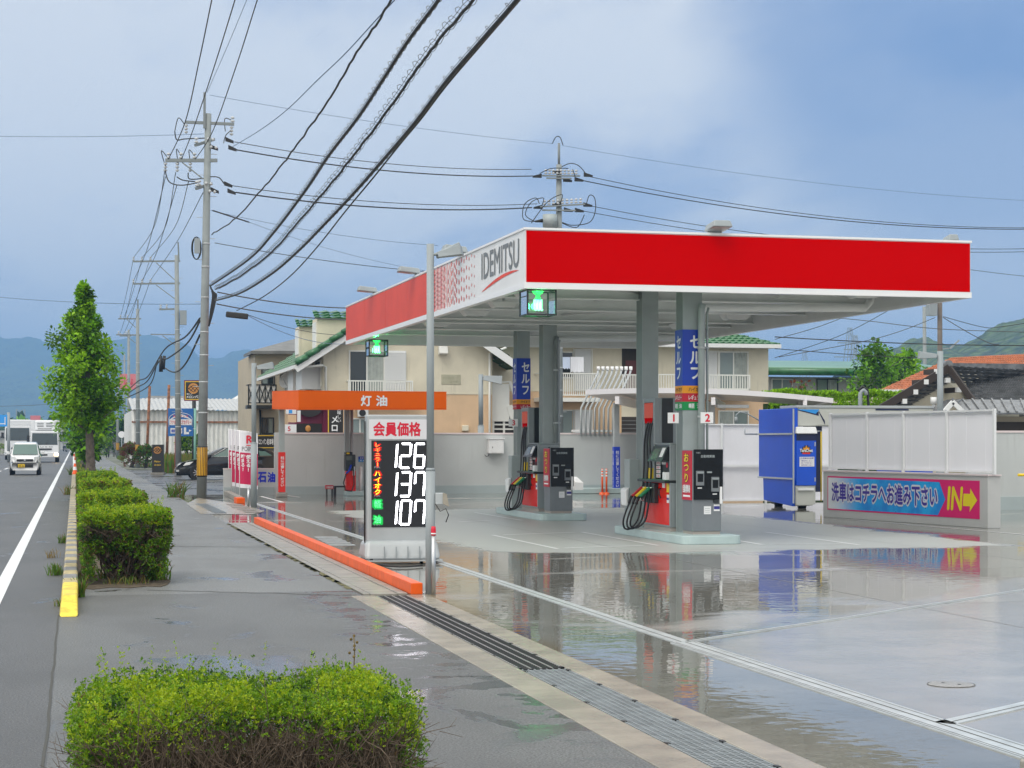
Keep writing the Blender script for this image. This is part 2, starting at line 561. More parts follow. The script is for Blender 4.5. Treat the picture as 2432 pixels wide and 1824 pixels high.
sheet('opposite_pavement', rect(-19.5, -15.2, -30, 1200), 0.10, M['asphalt_walk'], 'pavement on the far side of the road', 'sidewalk', th=0.2)
# seams and cracks of the pavement
mb = MB()
def crack(pts, w, z=ZL):
 for a, b in zip(pts[:-1], pts[1:]):
  a, b = Vector((a[0], a[1], z)), Vector((b[0], b[1], z))
  d = (b - a).normalized().cross(Z_) * w / 2
  mb.face([a - d, b - d, b + d, a + d])
def wiggle(a, b, n=14, amp=0.03):
 return [(a[0] + (b[0] - a[0]) * i / n + rnd.uniform(-amp, amp) * (0 < i < n), a[1] + (b[1] - a[1]) * i / n + rnd.uniform(-amp, amp) * (0 < i < n)) for i in range(n + 1)]
crack(wiggle(G(350, 1402), G(868, 1415)), 0.03)
crack(wiggle(G(400, 1298), G(650, 1300)), 0.035)
crack(wiggle(G(395, 1213), G(500, 1216)), 0.03)
crack(wiggle(G(1010, 1607), G(1170, 1607)), 0.012)
crack(wiggle((-0.15, 18), (-0.16, 3), 30, 0.006), 0.016)
o = mb.build('pavement_seams', M['joint'])
tag(o, 'dark cracks and joints across the pavement asphalt', 'seams', kind='structure')
# road markings
mb = MB()
mb.face([(-0.89, -10, ZL), (-0.74, -10, ZL), (-0.74, 500, ZL), (-0.89, 500, ZL)])
o = mb.build('edge_line', M['line_white'])
tag(o, 'solid white edge line along the road', 'road marking', kind='structure')
for i in range(14):
 y0 = 97 - 30 + i * 12 if i else 60
 mb = MB()
 mb.face([(-4.22, y0, ZL), (-4.07, y0, ZL), (-4.07, y0 + 6, ZL), (-4.22, y0 + 6, ZL)])
 o = mb.build('lane_dash', M['line_white'])
 tag(o, 'short white dash dividing the lanes of the road', 'road marking', 'dashes between the lanes', kind='structure')
# kerb of striped stones
kerb = thing('kerb', (-0.06, 18.1, 0), 'kerb of alternating grey and faded yellow stones with a bright yellow end', 'kerb')
y = 18.1
i = 0
mb = MB(kerb)
while y < 360:
 L = 0.62 if i else 0.95
 if i == 0:
  mb.cur = 2
  mb.hexa([(-0.145, y - 0.32, 0), (0.03, y - 0.32, 0), (0.03, y + L, 0), (-0.145, y + L, 0)],
    [(-0.12, y + 0.12, 0.17), (0.02, y + 0.12, 0.17), (0.03, y + L, 0.19), (-0.125, y + L, 0.19)])
 else:
  mb.cur = (2 if i == 1 else (i + 1) % 2)
  zz = 0.0 if 0 else 0.19
  mb.hexa([(-0.145, y + 0.006, 0), (0.03, y + 0.006, 0), (0.03, y + L - 0.006, 0), (-0.145, y + L - 0.006, 0)],
    [(-0.125, y + 0.006, zz), (0.03, y + 0.006, zz), (0.03, y + L - 0.006, zz), (-0.125, y + L - 0.006, zz)])
 y += L
 i += 1
mb.build('stones', [M['kerb_stone'], M['kerb_faded'], M['kerb_yellow']], kerb, bevel=0.02)
sheet('planting_strip', [(0.03, 21.2), (.2, 21.0), (.4, 21.25), (.6, 21.1), (.8, 21.3), (.95, 21.2), (1.04, 21.5), (1.1, 22), (1.06, 23), (1.1, 25), (1.1, 360), (0.03, 360)], 0.008, M['soil'], 'strip of bare soil behind the kerb', 'planting strip', th=0.1)
# gutter of concrete blocks beside the pavement
gut = thing('gutter', (3.0, 19.6, 0), 'old concrete block gutter between pavement and orange kerb bar', 'gutter')
mb = MB(gut); mb.cur = 0
y = 19.62
while y < 37.5:
 L = 0.60
 mb.box(3.03, 3.10, y, y + L - 0.008, -0.05, 0.012)
 mb.box(3.115, 3.40, y, y + L - 0.012, -0.05, 0.008 + rnd.uniform(-.003, .003))
 mb.box(3.412, 3.515, y, y + L - 0.008, -0.05, 0.012)
 y += L
mb.build('blocks', M['concrete_gutter'], gut, bevel=0.006)
mb = MB(gut)
for k in range(90):
 yy = rnd.uniform(20, 37)
 a = rnd.uniform(0.015, 0.04)
 mb.face([(2.99 - a, yy, 0.006), (3.02 + rnd.uniform(0, .03), yy + .02, 0.006), (3.02 + rnd.uniform(0, .02), yy + rnd.uniform(.2, .6), 0.006), (2.99 - a, yy + rnd.uniform(.1, .4), 0.006)])
mb.build('moss', M['moss'], gut)
sheet('gutter_bed', rect(3.01, 3.52, 19.55, 37.6), -0.03, M['joint'], 'dark bed below the gutter blocks', 'gutter bed')
# entrance: concrete strip with two gratings
mb = MB()
for (x0, x1) in ((2.875, 3.14), (3.485, 3.70)):
 ys = [-12, -6, 1, 7.2, 12.9, 19.5]
 for a, b in zip(ys[:-1], ys[1:]):
  mb.box(x0, x1, a + 0.008, b - 0.008, -0.06, 0.004)
o = mb.build('entrance_strip', M['concrete_strip'], bevel=0.006)
tag(o, 'buff concrete edging on both sides of the entrance drain', 'concrete strip', kind='structure')
sheet('drain_bed', rect(3.14, 3.485, -12, 19.5), -0.09, M['dark_hole'], 'dark bottom of the entrance drain', 'drain bed')
def grating(y0, y1, n, mats, label, cross, name='drain_grate'):
 g = thing(name, (3.31, y0, 0), label, 'drain grate')
 mb = MB(g)
 w = 0.345
 bars = n
 for k in range(bars):
  xc = 3.14 + 0.012 + (w - 0.024) * k / (bars - 1)
  mb.box(xc - 0.004, xc + 0.004, y0, y1, -0.03, 0.002 if k % 3 else 0.003)
 mb.build('bars', mats[1], g)
 mb = MB(g)
 y = y0
 while y < y1:
  mb.box(3.142, 3.483, y, min(y1, y + cross * 0.35), -0.028, -0.001)
  y += cross
 mb.build('cross_bars', mats[0], g)
 mb = MB(g)
 y = y0
 while y < y1 - 0.05:
  mb.box(3.141, 3.165, y, y + 0.05, -0.03, 0.006)
  mb.box(3.46, 3.484, y, y + 0.05, -0.03, 0.006)
  y += 0.81
 mb.build('clips', mats[2], g)
 return g
grating(12.95, 19.45, 5, (M['grate_black'], M['grate_black_bar'], M['grate_black']), 'black drain grate crossing the station entrance', 0.06)
grating(-1.0, 12.9, 8, (M['galvanised'], M['galvanised'], M['grate_black']), 'silvery galvanised drain grate nearer than the black one', 0.045)
# far entrance: concrete apron with a short grate and dark bands
mb = MB()
a = [G(441, 1197), G(477, 1221), G(575, 1222), G(600, 1222), G(630, 1214), G(560, 1196), G(470, 1183)]
mb.face([(p.x, p.y, 0.006) for p in a])
o = mb.build('far_apron', M['concrete_strip'])
tag(o, 'buff concrete apron at the far entrance', 'concrete apron', kind='structure')
g = thing('drain_grate', (3.2, 39, 0.01), 'short steel drain grate in the far buff apron', 'drain grate')
mb = MB(g)
q = [G(465, 1197), G(509, 1219.5), G(538, 1219.5), G(489, 1197)]
mb.face([(p.x, p.y, 0.011) for p in q])
mb.build('bed', M['grate_black'], g)
mb = MB(g)
for k in range(6):
 a, b = q[0].lerp(q[3], k / 5), q[1].lerp(q[2], k / 5)
 mb.beam((a.x, a.y, .015), (b.x, b.y, .015), .012, .01)
mb.build('bars', M['galvanised'], g)
mat('anti_slip', (0.19, 0.165, 0.155), 0.8, var=0.2, scale=20)
for k, (x0, x1, y0, dy) in enumerate(((537, 581, 1198, 3), (547, 594, 1203.5, 4), (562, 608, 1209, 4), (576, 622, 1214.5, 4))):
 mb = MB()
 q = [G(x0, y0), G(x1 - 10, y0), G(x1, y0 + dy), G(x0 + 8, y0 + dy)]
 mb.face([(p.x, p.y, 0.011) for p in q])
 o = mb.build('ramp_band', M['anti_slip'])
 tag(o, 'dark anti slip band on the far buff apron', 'anti slip band', 'dark bands on the far apron', kind='structure')
# steel drain channels laid in the forecourt
def channel(name, pts, w, label, slot=False):
 c = thing(name, (*pts[0][:2], 0), label, 'drain channel')
 mb = MB(c)
 mb2 = MB(c)
 for a, b in zip(pts[:-1], pts[1:]):
  a, b = Vector((a[0], a[1], 0.005)), Vector((b[0], b[1], 0.005))
  d = (b - a).normalized()
  s = d.cross(Z_)
  mb.prism([a - s * w / 2 - Vector((0, 0, .03)), b - s * w / 2 - Vector((0, 0, .03)), b + s * w / 2 - Vector((0, 0, .03)), a + s * w / 2 - Vector((0, 0, .03))], (0, 0, .032))
  e = w * 0.1 if not slot else -w * 0.06
  mb2.face([a + s * (e - .006) + Z_ * .003, b + s * (e - .006) + Z_ * .003, b + s * (e + .006) + Z_ * .003, a + s * (e + .006) + Z_ * .003])
  if slot:
   for q in (0.30, 0.42, -0.36):
    mb2.face([a + s * (w * q - .004) + Z_ * .003, b + s * (w * q - .004) + Z_ * .003, b + s * (w * q + .002) + Z_ * .003, a + s * (w * q + .002) + Z_ * .003])
 mb.build('steel_edge', M['channel_metal'], c)
 mb2.build('slot', M['joint'], c)
 return c
channel('drain_channel', [G(602, 1195), G(869, 1280.6), G(1036, 1333), G(1330, 1430), G(1622, 1526)], 0.15, 'long thin steel drain channel crossing the wet forecourt from the price sign')
channel('drain_channel', [G(1624, 1527), G(2000, 1648), G(2470, 1800)], 0.235, 'wide slotted steel drain channel at the near corner of the forecourt', True)
channel('drain_channel', [G(1634, 1525), G(2050, 1462), G(2500, 1391)], 0.075, 'thin diagonal drain channel starting at the junction of the steel channels')
channel('drain_channel', [G(2240, 1720), G(2500, 1660)], 0.13, 'short diagonal drain channel close to the round manhole cover')
# the pale kerb at the corner of the near slab
mb = MB()
p = G(2418, 1822)
mb.box(p.x - .05, p.x + .5, p.y - 1.0, p.y - .1, -0.05, 0.06)
o = mb.build('corner_kerb', M['concrete_gutter'], bevel=.01)
tag(o, 'rough broken concrete kerb stub at the corner of the forecourt', 'kerb')
# saw-cut joints between the slabs, tyre-worn patches on the road
mb = MB()
for x in (8.2, 12.9, 17.6, 22.3): crack([(x, 8.5 if x < 9 else 16), (x, 57)], .012)
for y in (17.2, 21.9, 26.6, 45.5, 50.5): crack([(5.0 if y > 20 else 8.2, y), (30, y)], .012)
o = mb.build('slab_joints', mat('joint_pale', (0.20, 0.20, 0.19), 0.5)); tag(o, 'thin saw cut joints of the forecourt slabs', 'joints', kind='structure')
for poly, lab in (([(-2.6, 9), (-1.1, 9.2), (-1.15, 30), (-2.5, 31)], 'slightly darker repair strip in the near lane of the road'),):
 sheet('asphalt_patch', poly, .004, M['asphalt_patch'], lab, 'asphalt patch')
# manhole
p = G(2259, 1626)
mh = thing('manhole_cover', (p.x, p.y, 0), 'round grey manhole cover in the pale slab', 'manhole cover')
mat('cast_iron', (0.30, 0.30, 0.30), 0.4, var=0.3, scale=60, bump=1.0, bscale=90)
mb = MB(mh)
mb.lathe([(0.0001, 0.006), (0.148, 0.006), (0.155, 0.002)], (p.x, p.y, 0), 40)
mb.build('lid', M['cast_iron'], mh)
mb = MB(mh)
for s in (-1, 1):
 c = Vector((p.x + s * 0.035, p.y - s * 0.05, 0.009))
 mb.lathe([(0.0001, 0.0), (0.013, 0.0)], c, 12)
mb.build('pick_hole', M['dark_hole'], mh)
mb = MB(mh)
mb.lathe([(0.155, 0.002), (0.161, 0.004)], (p.x, p.y, 0), 40)
mb.build('rim', M['joint'], mh)
# painted bays round the pumps
def paint(a, b, w, label):
 a, b = G(*a), G(*b)
 d = (b - a).normalized().cross(Z_) * w / 2
 mb = MB()
 mb.face([(v.x, v.y, ZL) for v in (a - d, b - d, b + d, a + d)])
 o = mb.build('bay_line', M['line_white'])
 tag(o, label, 'painted line', 'painted lines round the pump islands', kind='structure')
L = 'white painted line of a fuelling bay beside the pump islands'
for a, b, w in (((1170, 1271), (1325, 1304), .07), ((1195, 1270.5), (1366, 1264.5), .09), ((1382, 1264), (1564, 1296), .07), ((1340, 1302), (1527, 1296), .10),
    ((1128, 1217.5), (1239, 1236), .07), ((1090, 1240), (1165, 1236), .09), ((1818, 1264), (2040, 1294.5), .08), ((1828, 1293), (2010, 1292.5), .10),
    ((1739, 1282), (1811, 1294), .08), ((1960, 1229), (2470, 1273), .06), ((620, 1179), (672, 1193), .10), ((672, 1176.5), (712, 1181), .09),
    ((610, 1195), (672, 1193), .12), ((1430, 1216), (1540, 1222), .08)):
 paint(a, b, w, L)
# ladder of white bars beside the price sign
for k in range(5):
 y0 = 1275 + k * 4.6
 mb = MB()
 q = [G(744 + k * 8.6, y0), G(800 + k * 10.0, y0), G(804 + k * 10.4, y0 + 2.6), G(750 + k * 8.6, y0 + 2.6)]
 mb.face([(p.x, p.y, ZL) for p in q])
 o = mb.build('pit_cover_slat', M['channel_metal'])
 tag(o, 'white slat of the pit cover behind the orange kerb bar', 'pit cover', 'slats of the pit cover by the price sign', kind='structure')
# orange kerb bars
ob = thing('kerb_bar', (3.6, 20, 0), 'long low orange kerb bar between gutter and forecourt', 'kerb bar')
ys = [19.52, 22.4, 25.4, 28.4, 31.4, 34.4, 37.4]
for a, b in zip(ys[:-1], ys[1:]):
 mb = MB(ob)
 mb.box(3.535, 3.665, a + .003, b - .003, 0.0, 0.125)
 mb.build('segment', M['orange_paint'], ob, bevel=.008)
p = G(573, 1196)
ob = thing('kerb_block', p, 'short orange concrete block at the end of the low wall with flags', 'kerb block')
mb = MB(ob)
mb.box(p.x - .12, p.x + .10, p.y, p.y + 0.9, 0, 0.15)
mb.build('block', M['orange_paint'], ob, bevel=.01)
# ================================================================ filling station
mat('white_metal', (0.74, 0.75, 0.75), 0.35, var=0.04, scale=2, streak=0.12)
mat('white_trim', (0.80, 0.81, 0.82), 0.3)
mat('soffit', (0.80, 0.83, 0.82), 0.32, var=0.05, scale=1.5)
mat('sign_red', (0.56, 0.0, 0.0), 0.6, spec=0.0)
mat('fascia_red', (0.70, 0.075, 0.04), 0.4, spec=0.15, var=0.06, scale=1.2, streak=0.10, dirt=(0.75, 0.3, 0.25))
mat('dot_red', (0.66, 0.12, 0.09), 0.3)
mat('dot_pale', (0.80, 0.47, 0.42), 0.3)
mat('letter_grey', (0.17, 0.18, 0.18), 0.4)
mat('grey_steel', (0.34, 0.385, 0.385), 0.4, var=0.06, scale=2.5)
mat('dark_steel', (0.20, 0.23, 0.225), 0.45, var=0.08, scale=2)
mat('pale_steel', (0.44, 0.47, 0.48), 0.4, var=0.05, scale=3)
mat('lamp_grey', (0.29, 0.325, 0.34), 0.5)
mat('black_metal', (0.02, 0.022, 0.022), 0.4)
mat('black_gloss', (0.006, 0.007, 0.008), 0.12, spec=0.25)
mat('blue_sign', (0.006, 0.045, 0.42), 0.35)
mat('orange_sign', (0.80, 0.32, 0.01), 0.4)
mat('maroon_sign', (0.52, 0.01, 0.03), 0.4)
mat('green_sign', (0.0, 0.27, 0.06), 0.4)
mat('white_letter', (0.82, 0.83, 0.84), 0.5)
mat('black_letter', (0.02, 0.02, 0.02), 0.5)
mat('red_letter', (0.62, 0.005, 0.03), 0.5)
mat('yellow_paint', (0.82, 0.58, 0.01), 0.4)
mat('island_paint', (0.40, 0.50, 0.50), 0.4, var=0.06, scale=3)
glass_mat('lantern_glass', (0.93, 0.98, 0.95))
mat('lamp_green', (0.2, 0.9, 0.3), 0.4, emit=(0.01, 0.8, 0.10), estr=1.6)
mat('lamp_core', (0.8, 1.0, 0.85), 0.4, emit=(0.10, 1.0, 0.26), estr=5.0)
mat('rubber', (0.012, 0.012, 0.013), 0.45)
DCAN = R(1.1)
_c = W(0.204, 28.6)
CW, CL, ZB, ZT = 7.68, 17.1, 4.10, 4.97
can = thing('canopy', (_c.x, _c.y, 0), 'large white station canopy with red fascia over the pump islands', 'canopy', rz=DCAN)
# canopy parts in local metres: x along the short front, y away down the long side
mb = MB()
t = 0.10
mb.box(0, CW, 0, t, ZB, ZT); mb.box(0, CW, CL - t, CL, ZB, ZT)
mb.box(0, t, t, CL - t, ZB, ZT); mb.box(CW - t, CW, t, CL - t, ZB, ZT)
mb.build('fascia', M['white_metal'], can)
mb = MB()                                                   # roof deck with ribs seen from below
mb.box(t, CW - t, t, CL - t, 4.62, 4.66)
n = 34
for k in range(n):
 y0 = t + (CL - 2 * t) * k / n
 mb.hexa([(t, y0 + .12, 4.55), (CW - t, y0 + .12, 4.55), (CW - t, y0 + .34, 4.55), (t, y0 + .34, 4.55)],
   [(t, y0 + .05, 4.62), (CW - t, y0 + .05, 4.62), (CW - t, y0 + .41, 4.62), (t, y0 + .41, 4.62)])
mb.build('roof_deck', M['soffit'], can)
mb = MB()
for y0 in (1.4, 3.75, 6.6, 9.4, 10.7, 13.0, 15.2):
 mb.box(t, CW - t, y0 - .09, y0 + .09, 4.20, 4.22); mb.box(t, CW - t, y0 - .012, y0 + .012, 4.22, 4.50); mb.box(t, CW - t, y0 - .09, y0 + .09, 4.50, 4.52)
mb.build('cross_beams', M['soffit'], can)
mb = MB()
for x0 in (0.65, 3.2, 5.9, 7.1):
 mb.box(x0 - .06, x0 + .06, t, CL - t, 4.40, 4.54)
for x0, y0, x1, y1 in ((.4, 1.5, 3.1, 3.7), (3.3, 1.5, 5.8, 3.7), (.5, 6.6, 3.1, 9.3), (3.3, 9.4, 5.8, 6.7), (5.9, 1.5, 7.2, 3.7), (.6, 11, 3.2, 13)):
 mb.tube([(x0, y0, 4.33), (x1, y1, 4.33)], .02, 6)
mb.build('purlins', M['white_metal'], can)
mb = MB()
for (x0, x1, y0, y1) in ((-.02, CW + .02, -.02, .1), (-.02, .1, .1, CL + .02), (CW - .1, CW + .02, .1, CL + .02), (.1, CW - .1, CL - .1, CL + .02)):
 mb.box(x0, x1, y0, y1, ZT, ZT + .035)
 mb.box(x0 + .004, x1 - .004, y0 + .004, y1, ZB - .05, ZB + .045)
mb.build('edge_trim', M['white_trim'], can)
mb = MB()
mb.box(.02, CW - .012, -.012, 0.0, ZB + .05, ZT - .015)
mb.build('front_panel', M['sign_red'], can)
# long side: red panel, dotted fade, white name panel
mb = MB()
yl = [6.75, 9.3, 11.8, 14.4, CL - .01]
for a, b in zip(yl[:-1], yl[1:]):
 mb.box(-.012, 0, a + .006, b - .006, ZB + .05, ZT - .015)
mb.build('side_panel', M['fascia_red'], can)
mb = MB()
rows = 9
hh = (ZT - ZB - .10)
for k in range(34):
 yy = 3.42 + k * 0.1
 f = k / 33.0
 r = 0.018 + 0.044 * f ** 0.9
 for j in range(rows):
  if f < 0.45 and (k % 2 or j % 2):
   continue
  if 0.45 <= f < .75 and (k + j) % 2:
   continue
  z = ZB + .09 + hh * (j + (0.5 if k % 4 >= 2 else .1)) / rows
  if z > ZT - .05: continue
  mb.cur = 0 if (f < .55 or k % 3 == 0) else 1
  rr = r * (1.25 if f < .45 else 1)
  mb.face([(-.004 - .0003 * (k % 5), yy - rr * math.cos(a), z + rr * 1.15 * math.sin(a)) for a in [2 * math.pi * q / 12 for q in range(12)]])
for k in range(12):                                          # the pink tone the dots run into
 a = 5.3 + k * 0.12
 mb.cur = 1
 if k % 2 == 0:
  mb.box(-.003, 0, a, a + .05 + .006 * k, ZB + .05, ZT - .015)
mb.build('dot_pattern', [M['dot_red'], M['dot_pale']], can)
mb = MB()
mb.text('IDEMITSU', (-.006, 2.88, ZB + .33), (0, -1, 0), (0, 0, 1), 2.52, .44, bold=.012)
mb.build('lettering', M['letter_grey'], can)
mb = MB()
pts = []
for k in range(21):
 f = k / 20
 yy = 2.86 - 2.5 * f
 zc = ZB + .12 + .16 * math.sin(math.pi * min(1, f * .62 + 0.0)) 
 pts.append((yy, zc, .028 * math.sin(math.pi * min(1, max(0.02, f))) ** .7))
for a, b in zip(pts[:-1], pts[1:]):
 mb.face([(-.006, a[0], a[1] - a[2]), (-.006, b[0], b[1] - b[2]), (-.006, b[0], b[1] + b[2]), (-.006, a[0], a[1] + a[2])])
mb.build('swoosh', M['fascia_red'], can)
# rain pipes slung below the deck
mb = MB()
mb.tube([(7.3, 2.9, 4.45), (7.25, 2.9, 4.20), (7.05, 2.7, 4.07), (3.5, 1.75, 3.93), (3.42, 1.72, 3.85)], .075, 12)
mb.build('rain_pipe', M['soffit'], can)
mb = MB()
mb.tube([(7.2, 12.3, 4.4), (7.1, 12.2, 4.05), (3.5, 11.2, 3.92), (3.42, 11.1, 3.8)], .075, 12)
mb.build('rain_pipe', M['soffit'], can)
def ceiling_light(x, y, label):
 p = can.matrix_basis @ Vector((x, y, 0))
 l = thing('canopy_light', (p.x, p.y, 4.24), label, 'ceiling light', 'flat lights under the canopy', DCAN)
 mb = MB()
 mb.hexa([(-.20, -.15, -.10), (.20, -.15, -.10), (.20, .15, -.10), (-.20, .15, -.10)], [(-.3, -.2, .02), (.3, -.2, .02), (.3, .2, .02), (-.3, .2, .02)])
 mb.build('housing', M['white_metal'], l, bevel=.03)
 mb = MB()
 for a in range(6):
  for b in range(3):
   mb.box(-.165 + a * .056, -.125 + a * .056, -.09 + b * .07, -.065 + b * .07, -.104, -.1)
 mb.build('vent_slots', M['dark_steel'], l)
 mb = MB()
 mb.tube([(0, 0, .02), (0, 0, .3)], .025, 8)
 mb.build('stem', M['white_metal'], l)
 return l
for i, (x, y, s) in enumerate(((.55, .9, 'behind the near green lantern'), (1.0, 3.3, 'behind the white name panel'), (1.0, 5.3, 'second beyond the near green lantern'), (1.0, 7.6, 'halfway along the red side'), (1.0, 11.2, 'next to the far green lantern'),
       (6.5, 1.6, 'next to the rain pipe at the open corner'), (6.4, 4.6, 'between rain pipe and green roof'), (6.4, 7.4, 'above the car wash roof'), (6.4, 10.5, 'between the two rain pipes'), (3.9, 13.6, 'behind the plain columns'))):
 ceiling_light(x, y, 'white slotted light under the canopy, ' + s)
def lantern(x, y, w, label):
 p = can.matrix_basis @ Vector((x, y, 0))
 l = thing('green_lantern', (p.x, p.y, ZB - .05), label, 'lantern', 'green lanterns under the canopy corners', DCAN)
 h = w * .88
 a = w / 2
 mb = MB()
 for sx in (-a, a):
  for sy in (-a, a):
   mb.box(sx - .012, sx + .012, sy - .012, sy + .012, -h, 0)
 for z in (-h, -.02):
  for s in (-a, a):
   mb.box(s - .0115, s + .0115, -a, a, z, z + .022); mb.box(-a, a, s - .0115, s + .0115, z + .0005, z + .0225)
 mb.build('frame', M['black_metal'], l)
 mb = MB()
 for s in (-a, a):
  mb.face([(s, -a, -h), (s, a, -h), (s, a, 0), (s, -a, 0)]); mb.face([(-a, s, -h), (a, s, -h), (a, s, 0), (-a, s, 0)])
 mb.build('glass', M['lantern_glass'], l)
 mb = MB()
 for k in range(3):
  for q in (-1, 1):
   x0 = -.05 + .05 * k
   mb.tube([(x0, q * .02, -h * .36), (x0, q * .022, -h * .72), (x0 + .02, 0, -h * .76)], .017, 8)
 mb.build('tubes', M['lamp_core'], l)
 mb = MB()
 mb.lathe([(.10, -h * .03), (.03, -h * .2), (.05, -h * .3), (.05, -h * .37), (.001, -h * .37)], (0, 0, 0), 12)
 mb.build('socket', M['lamp_green'], l)
 pl = bpy.data.lights.new('lantern_light', 'POINT')
 pl.energy = 40
 pl.color = (.04, 1, .22)
 pl.shadow_soft_size = .06
 lo = bpy.data.objects.new('lantern_light', pl)
 lo.location = (0.0, 0.0, -h * .55)
 COL.objects.link(lo)
 lo.parent = l
lantern(.30, .34, .46, 'green lit glass lantern under the near corner of the canopy by the white name panel')
lantern(.36, 14.9, .44, 'green lit glass lantern under the far corner of the canopy in front of a window')
def floodlight(loc, rz, label, s=1.0, group='floodlights on the canopy edge'):
 l = thing('floodlight', loc, label, 'floodlight', group, rz)
 mb = MB()
 mb.hexa([(-.16 * s, -.05, .02), (.16 * s, -.05, .02), (.16 * s, .40 * s, .06), (-.16 * s, .40 * s, .06)],
   [(-.13 * s, -.02, .13), (.13 * s, -.02, .13), (.13 * s, .36 * s, .17), (-.13 * s, .36 * s, .17)])
 mb.build('head', M['lamp_grey'], l, bevel=.02)
 mb = MB()
 mb.face([(-.14 * s, -.0, .022), (.14 * s, -.0, .022), (.14 * s, .38 * s, .055), (-.14 * s, .38 * s, .055)])
 mb.build('lens', M['pale_steel'], l)
 mb = MB()
 mb.box(-.04, .04, -.02, .04, -.02, .06); mb.box(-.12, .12, -.03, .03, -.02, .02)
 mb.build('bracket', M['pale_steel'], l)
for px, py, s in ((985, 650, 'nearest the name panel'), (885, 700, 'halfway down the red side'), (1095, 604, 'right beside the name panel')):
 tt = 0
 # where the long side passes below this point
 best = min(range(0, 340), key=lambda k: abs(((can.matrix_basis @ Vector((0, k * .05, 0))).x * CA - (can.matrix_basis @ Vector((0, k * .05, 0))).y * SA) / ((can.matrix_basis @ Vector((0, k * .05, 0))).x * SA + (can.matrix_basis @ Vector((0, k * .05, 0))).y * CA) - (px - HX) / FPX))
 p = can.matrix_basis @ Vector((0, best * .05, 0))
 floodlight((p.x + .05, p.y, ZT + .05), R(90), 'grey floodlight on the long side of the canopy, ' + s)
p = can.matrix_basis @ Vector((3.2, 0.05, 0)); floodlight((p.x, p.y + .1, ZT + .05), R(180), 'white floodlight above the red front of the canopy', 1.05)
p = can.matrix_basis @ Vector((7.5, 0.15, 0)); floodlight((p.x, p.y + .3, ZT + .0), R(180), 'small floodlight above the far end of the red front', .6)
# ---------------------------------------------------------------- columns
def column(x, y, w, d, label, ztop=4.5):
 c = thing('canopy_column', (x, y, 0), label, 'column', 'steel columns carrying the canopy')
 mb = MB()
 a, b, tf = w / 2, d / 2, .02
 mb.box(-a, a, -b, -b + tf, 0.1, ztop); mb.box(-a, a, b - tf, b, 0.1, ztop); mb.box(-.012, .012, -b + tf, b - tf, .1, ztop)
 mb.build('shaft', M['grey_steel'], c)
 mb = MB()
 mb.box(-a - .08, a + .08, -b - .08, b + .08, .1, .135)
 mb.build('base_plate', M['grey_steel'], c)
 mb = MB()
 mb.box(-a + .004, a - .004, -b + .001 + tf, b - tf - .001, 0.135, ztop)
 mb.build('casing', M['dark_steel'], c)
 return c
I2 = 9.15
cB = column(10.02, 29.2, .335, .36, 'grey steel column with blue sign wrap nearest the road, behind the front payment terminal')
cA = column(10.02, 31.5, .30, .36, 'plain grey steel column behind the front pump')
cC = column(10.08, 38.85, .31, .36, 'plain grey steel column behind the far payment terminal')
cD = column(10.06, 41.2, .30, .36, 'grey steel column with blue sign wrap on the far island')
def wrap(col, x, y, w, d, bands, pref):
 """printed sheet folded round a column: bands of (z0, z1, material, text, letter material)"""
 r = thing('column_sign', (x, y, bands[0][0]), pref, 'sign')
 mb = MB(r)
 mats = []
 for i, (z0, z1, m, txt, lm) in enumerate(bands):
  mb.cur = i
  mats.append(M[m])
  mb.box(x - w / 2, x + w / 2, y - d / 2, y + d / 2, z0, z1 - .002)
 mb.build('sheet', mats, r)
 for (z0, z1, m, txt, lm) in bands:
  mb = MB(r)
  if len(txt) == 3 and z1 - z0 > .6:
   mb.vtext(txt, (x - w / 2 + w * .34, y - d / 2 - .003, z1 - (z1 - z0) * .08), (1, 0, 0), (0, 0, 1), w * .60, (z1 - z0) * .84, bold=.03)
   mb.vtext(txt, (x - w / 2 - .003, y + d * .30, z1 - (z1 - z0) * .08), (0, -1, 0), (0, 0, 1), d * .62, (z1 - z0) * .84, bold=.03)
  else:
   mb.text(txt, (x - w / 2 + w * .30, y - d / 2 - .003, z0 + (z1 - z0) * .22), (1, 0, 0), (0, 0, 1), w * .66, (z1 - z0) * .56, bold=.02)
   mb.text(txt, (x - w / 2 - .003, y + d * .45, z0 + (z1 - z0) * .22), (0, -1, 0), (0, 0, 1), d * .86, (z1 - z0) * .56, bold=.02)
  mb.build('lettering', M[lm], r)
def zb(py, Y):
 return EYE + (HY - py) / FPX * Y
wrap(cB, 10.02, 29.2, .36, .385, [(zb(916, 30.6), zb(783, 30.6), 'blue_sign', 'セルフ', 'white_letter'), (zb(934, 30.6), zb(916, 30.6), 'orange_sign', 'ハイオク', 'black_letter'),
      (zb(954, 30.6), zb(934, 30.6), 'maroon_sign', 'レギュラー', 'white_letter'), (zb(974, 30.6), zb(954, 30.6), 'green_sign', '軽 油', 'white_letter')], 'blue self service sign with orange, red and green fuel bands round the near column')
wrap(cD, 10.06, 41.2, .33, .385, [(zb(948.5, 42.3), zb(851, 42.3), 'blue_sign', 'セルフ', 'white_letter'), (zb(960, 42.3), zb(948.5, 42.3), 'orange_sign', 'ハイオク', 'black_letter'), (zb(972, 42.3), zb(960, 42.3), 'maroon_sign', 'レギュラー', 'white_letter')],
     'blue self service sign with one orange band visible round the far column')
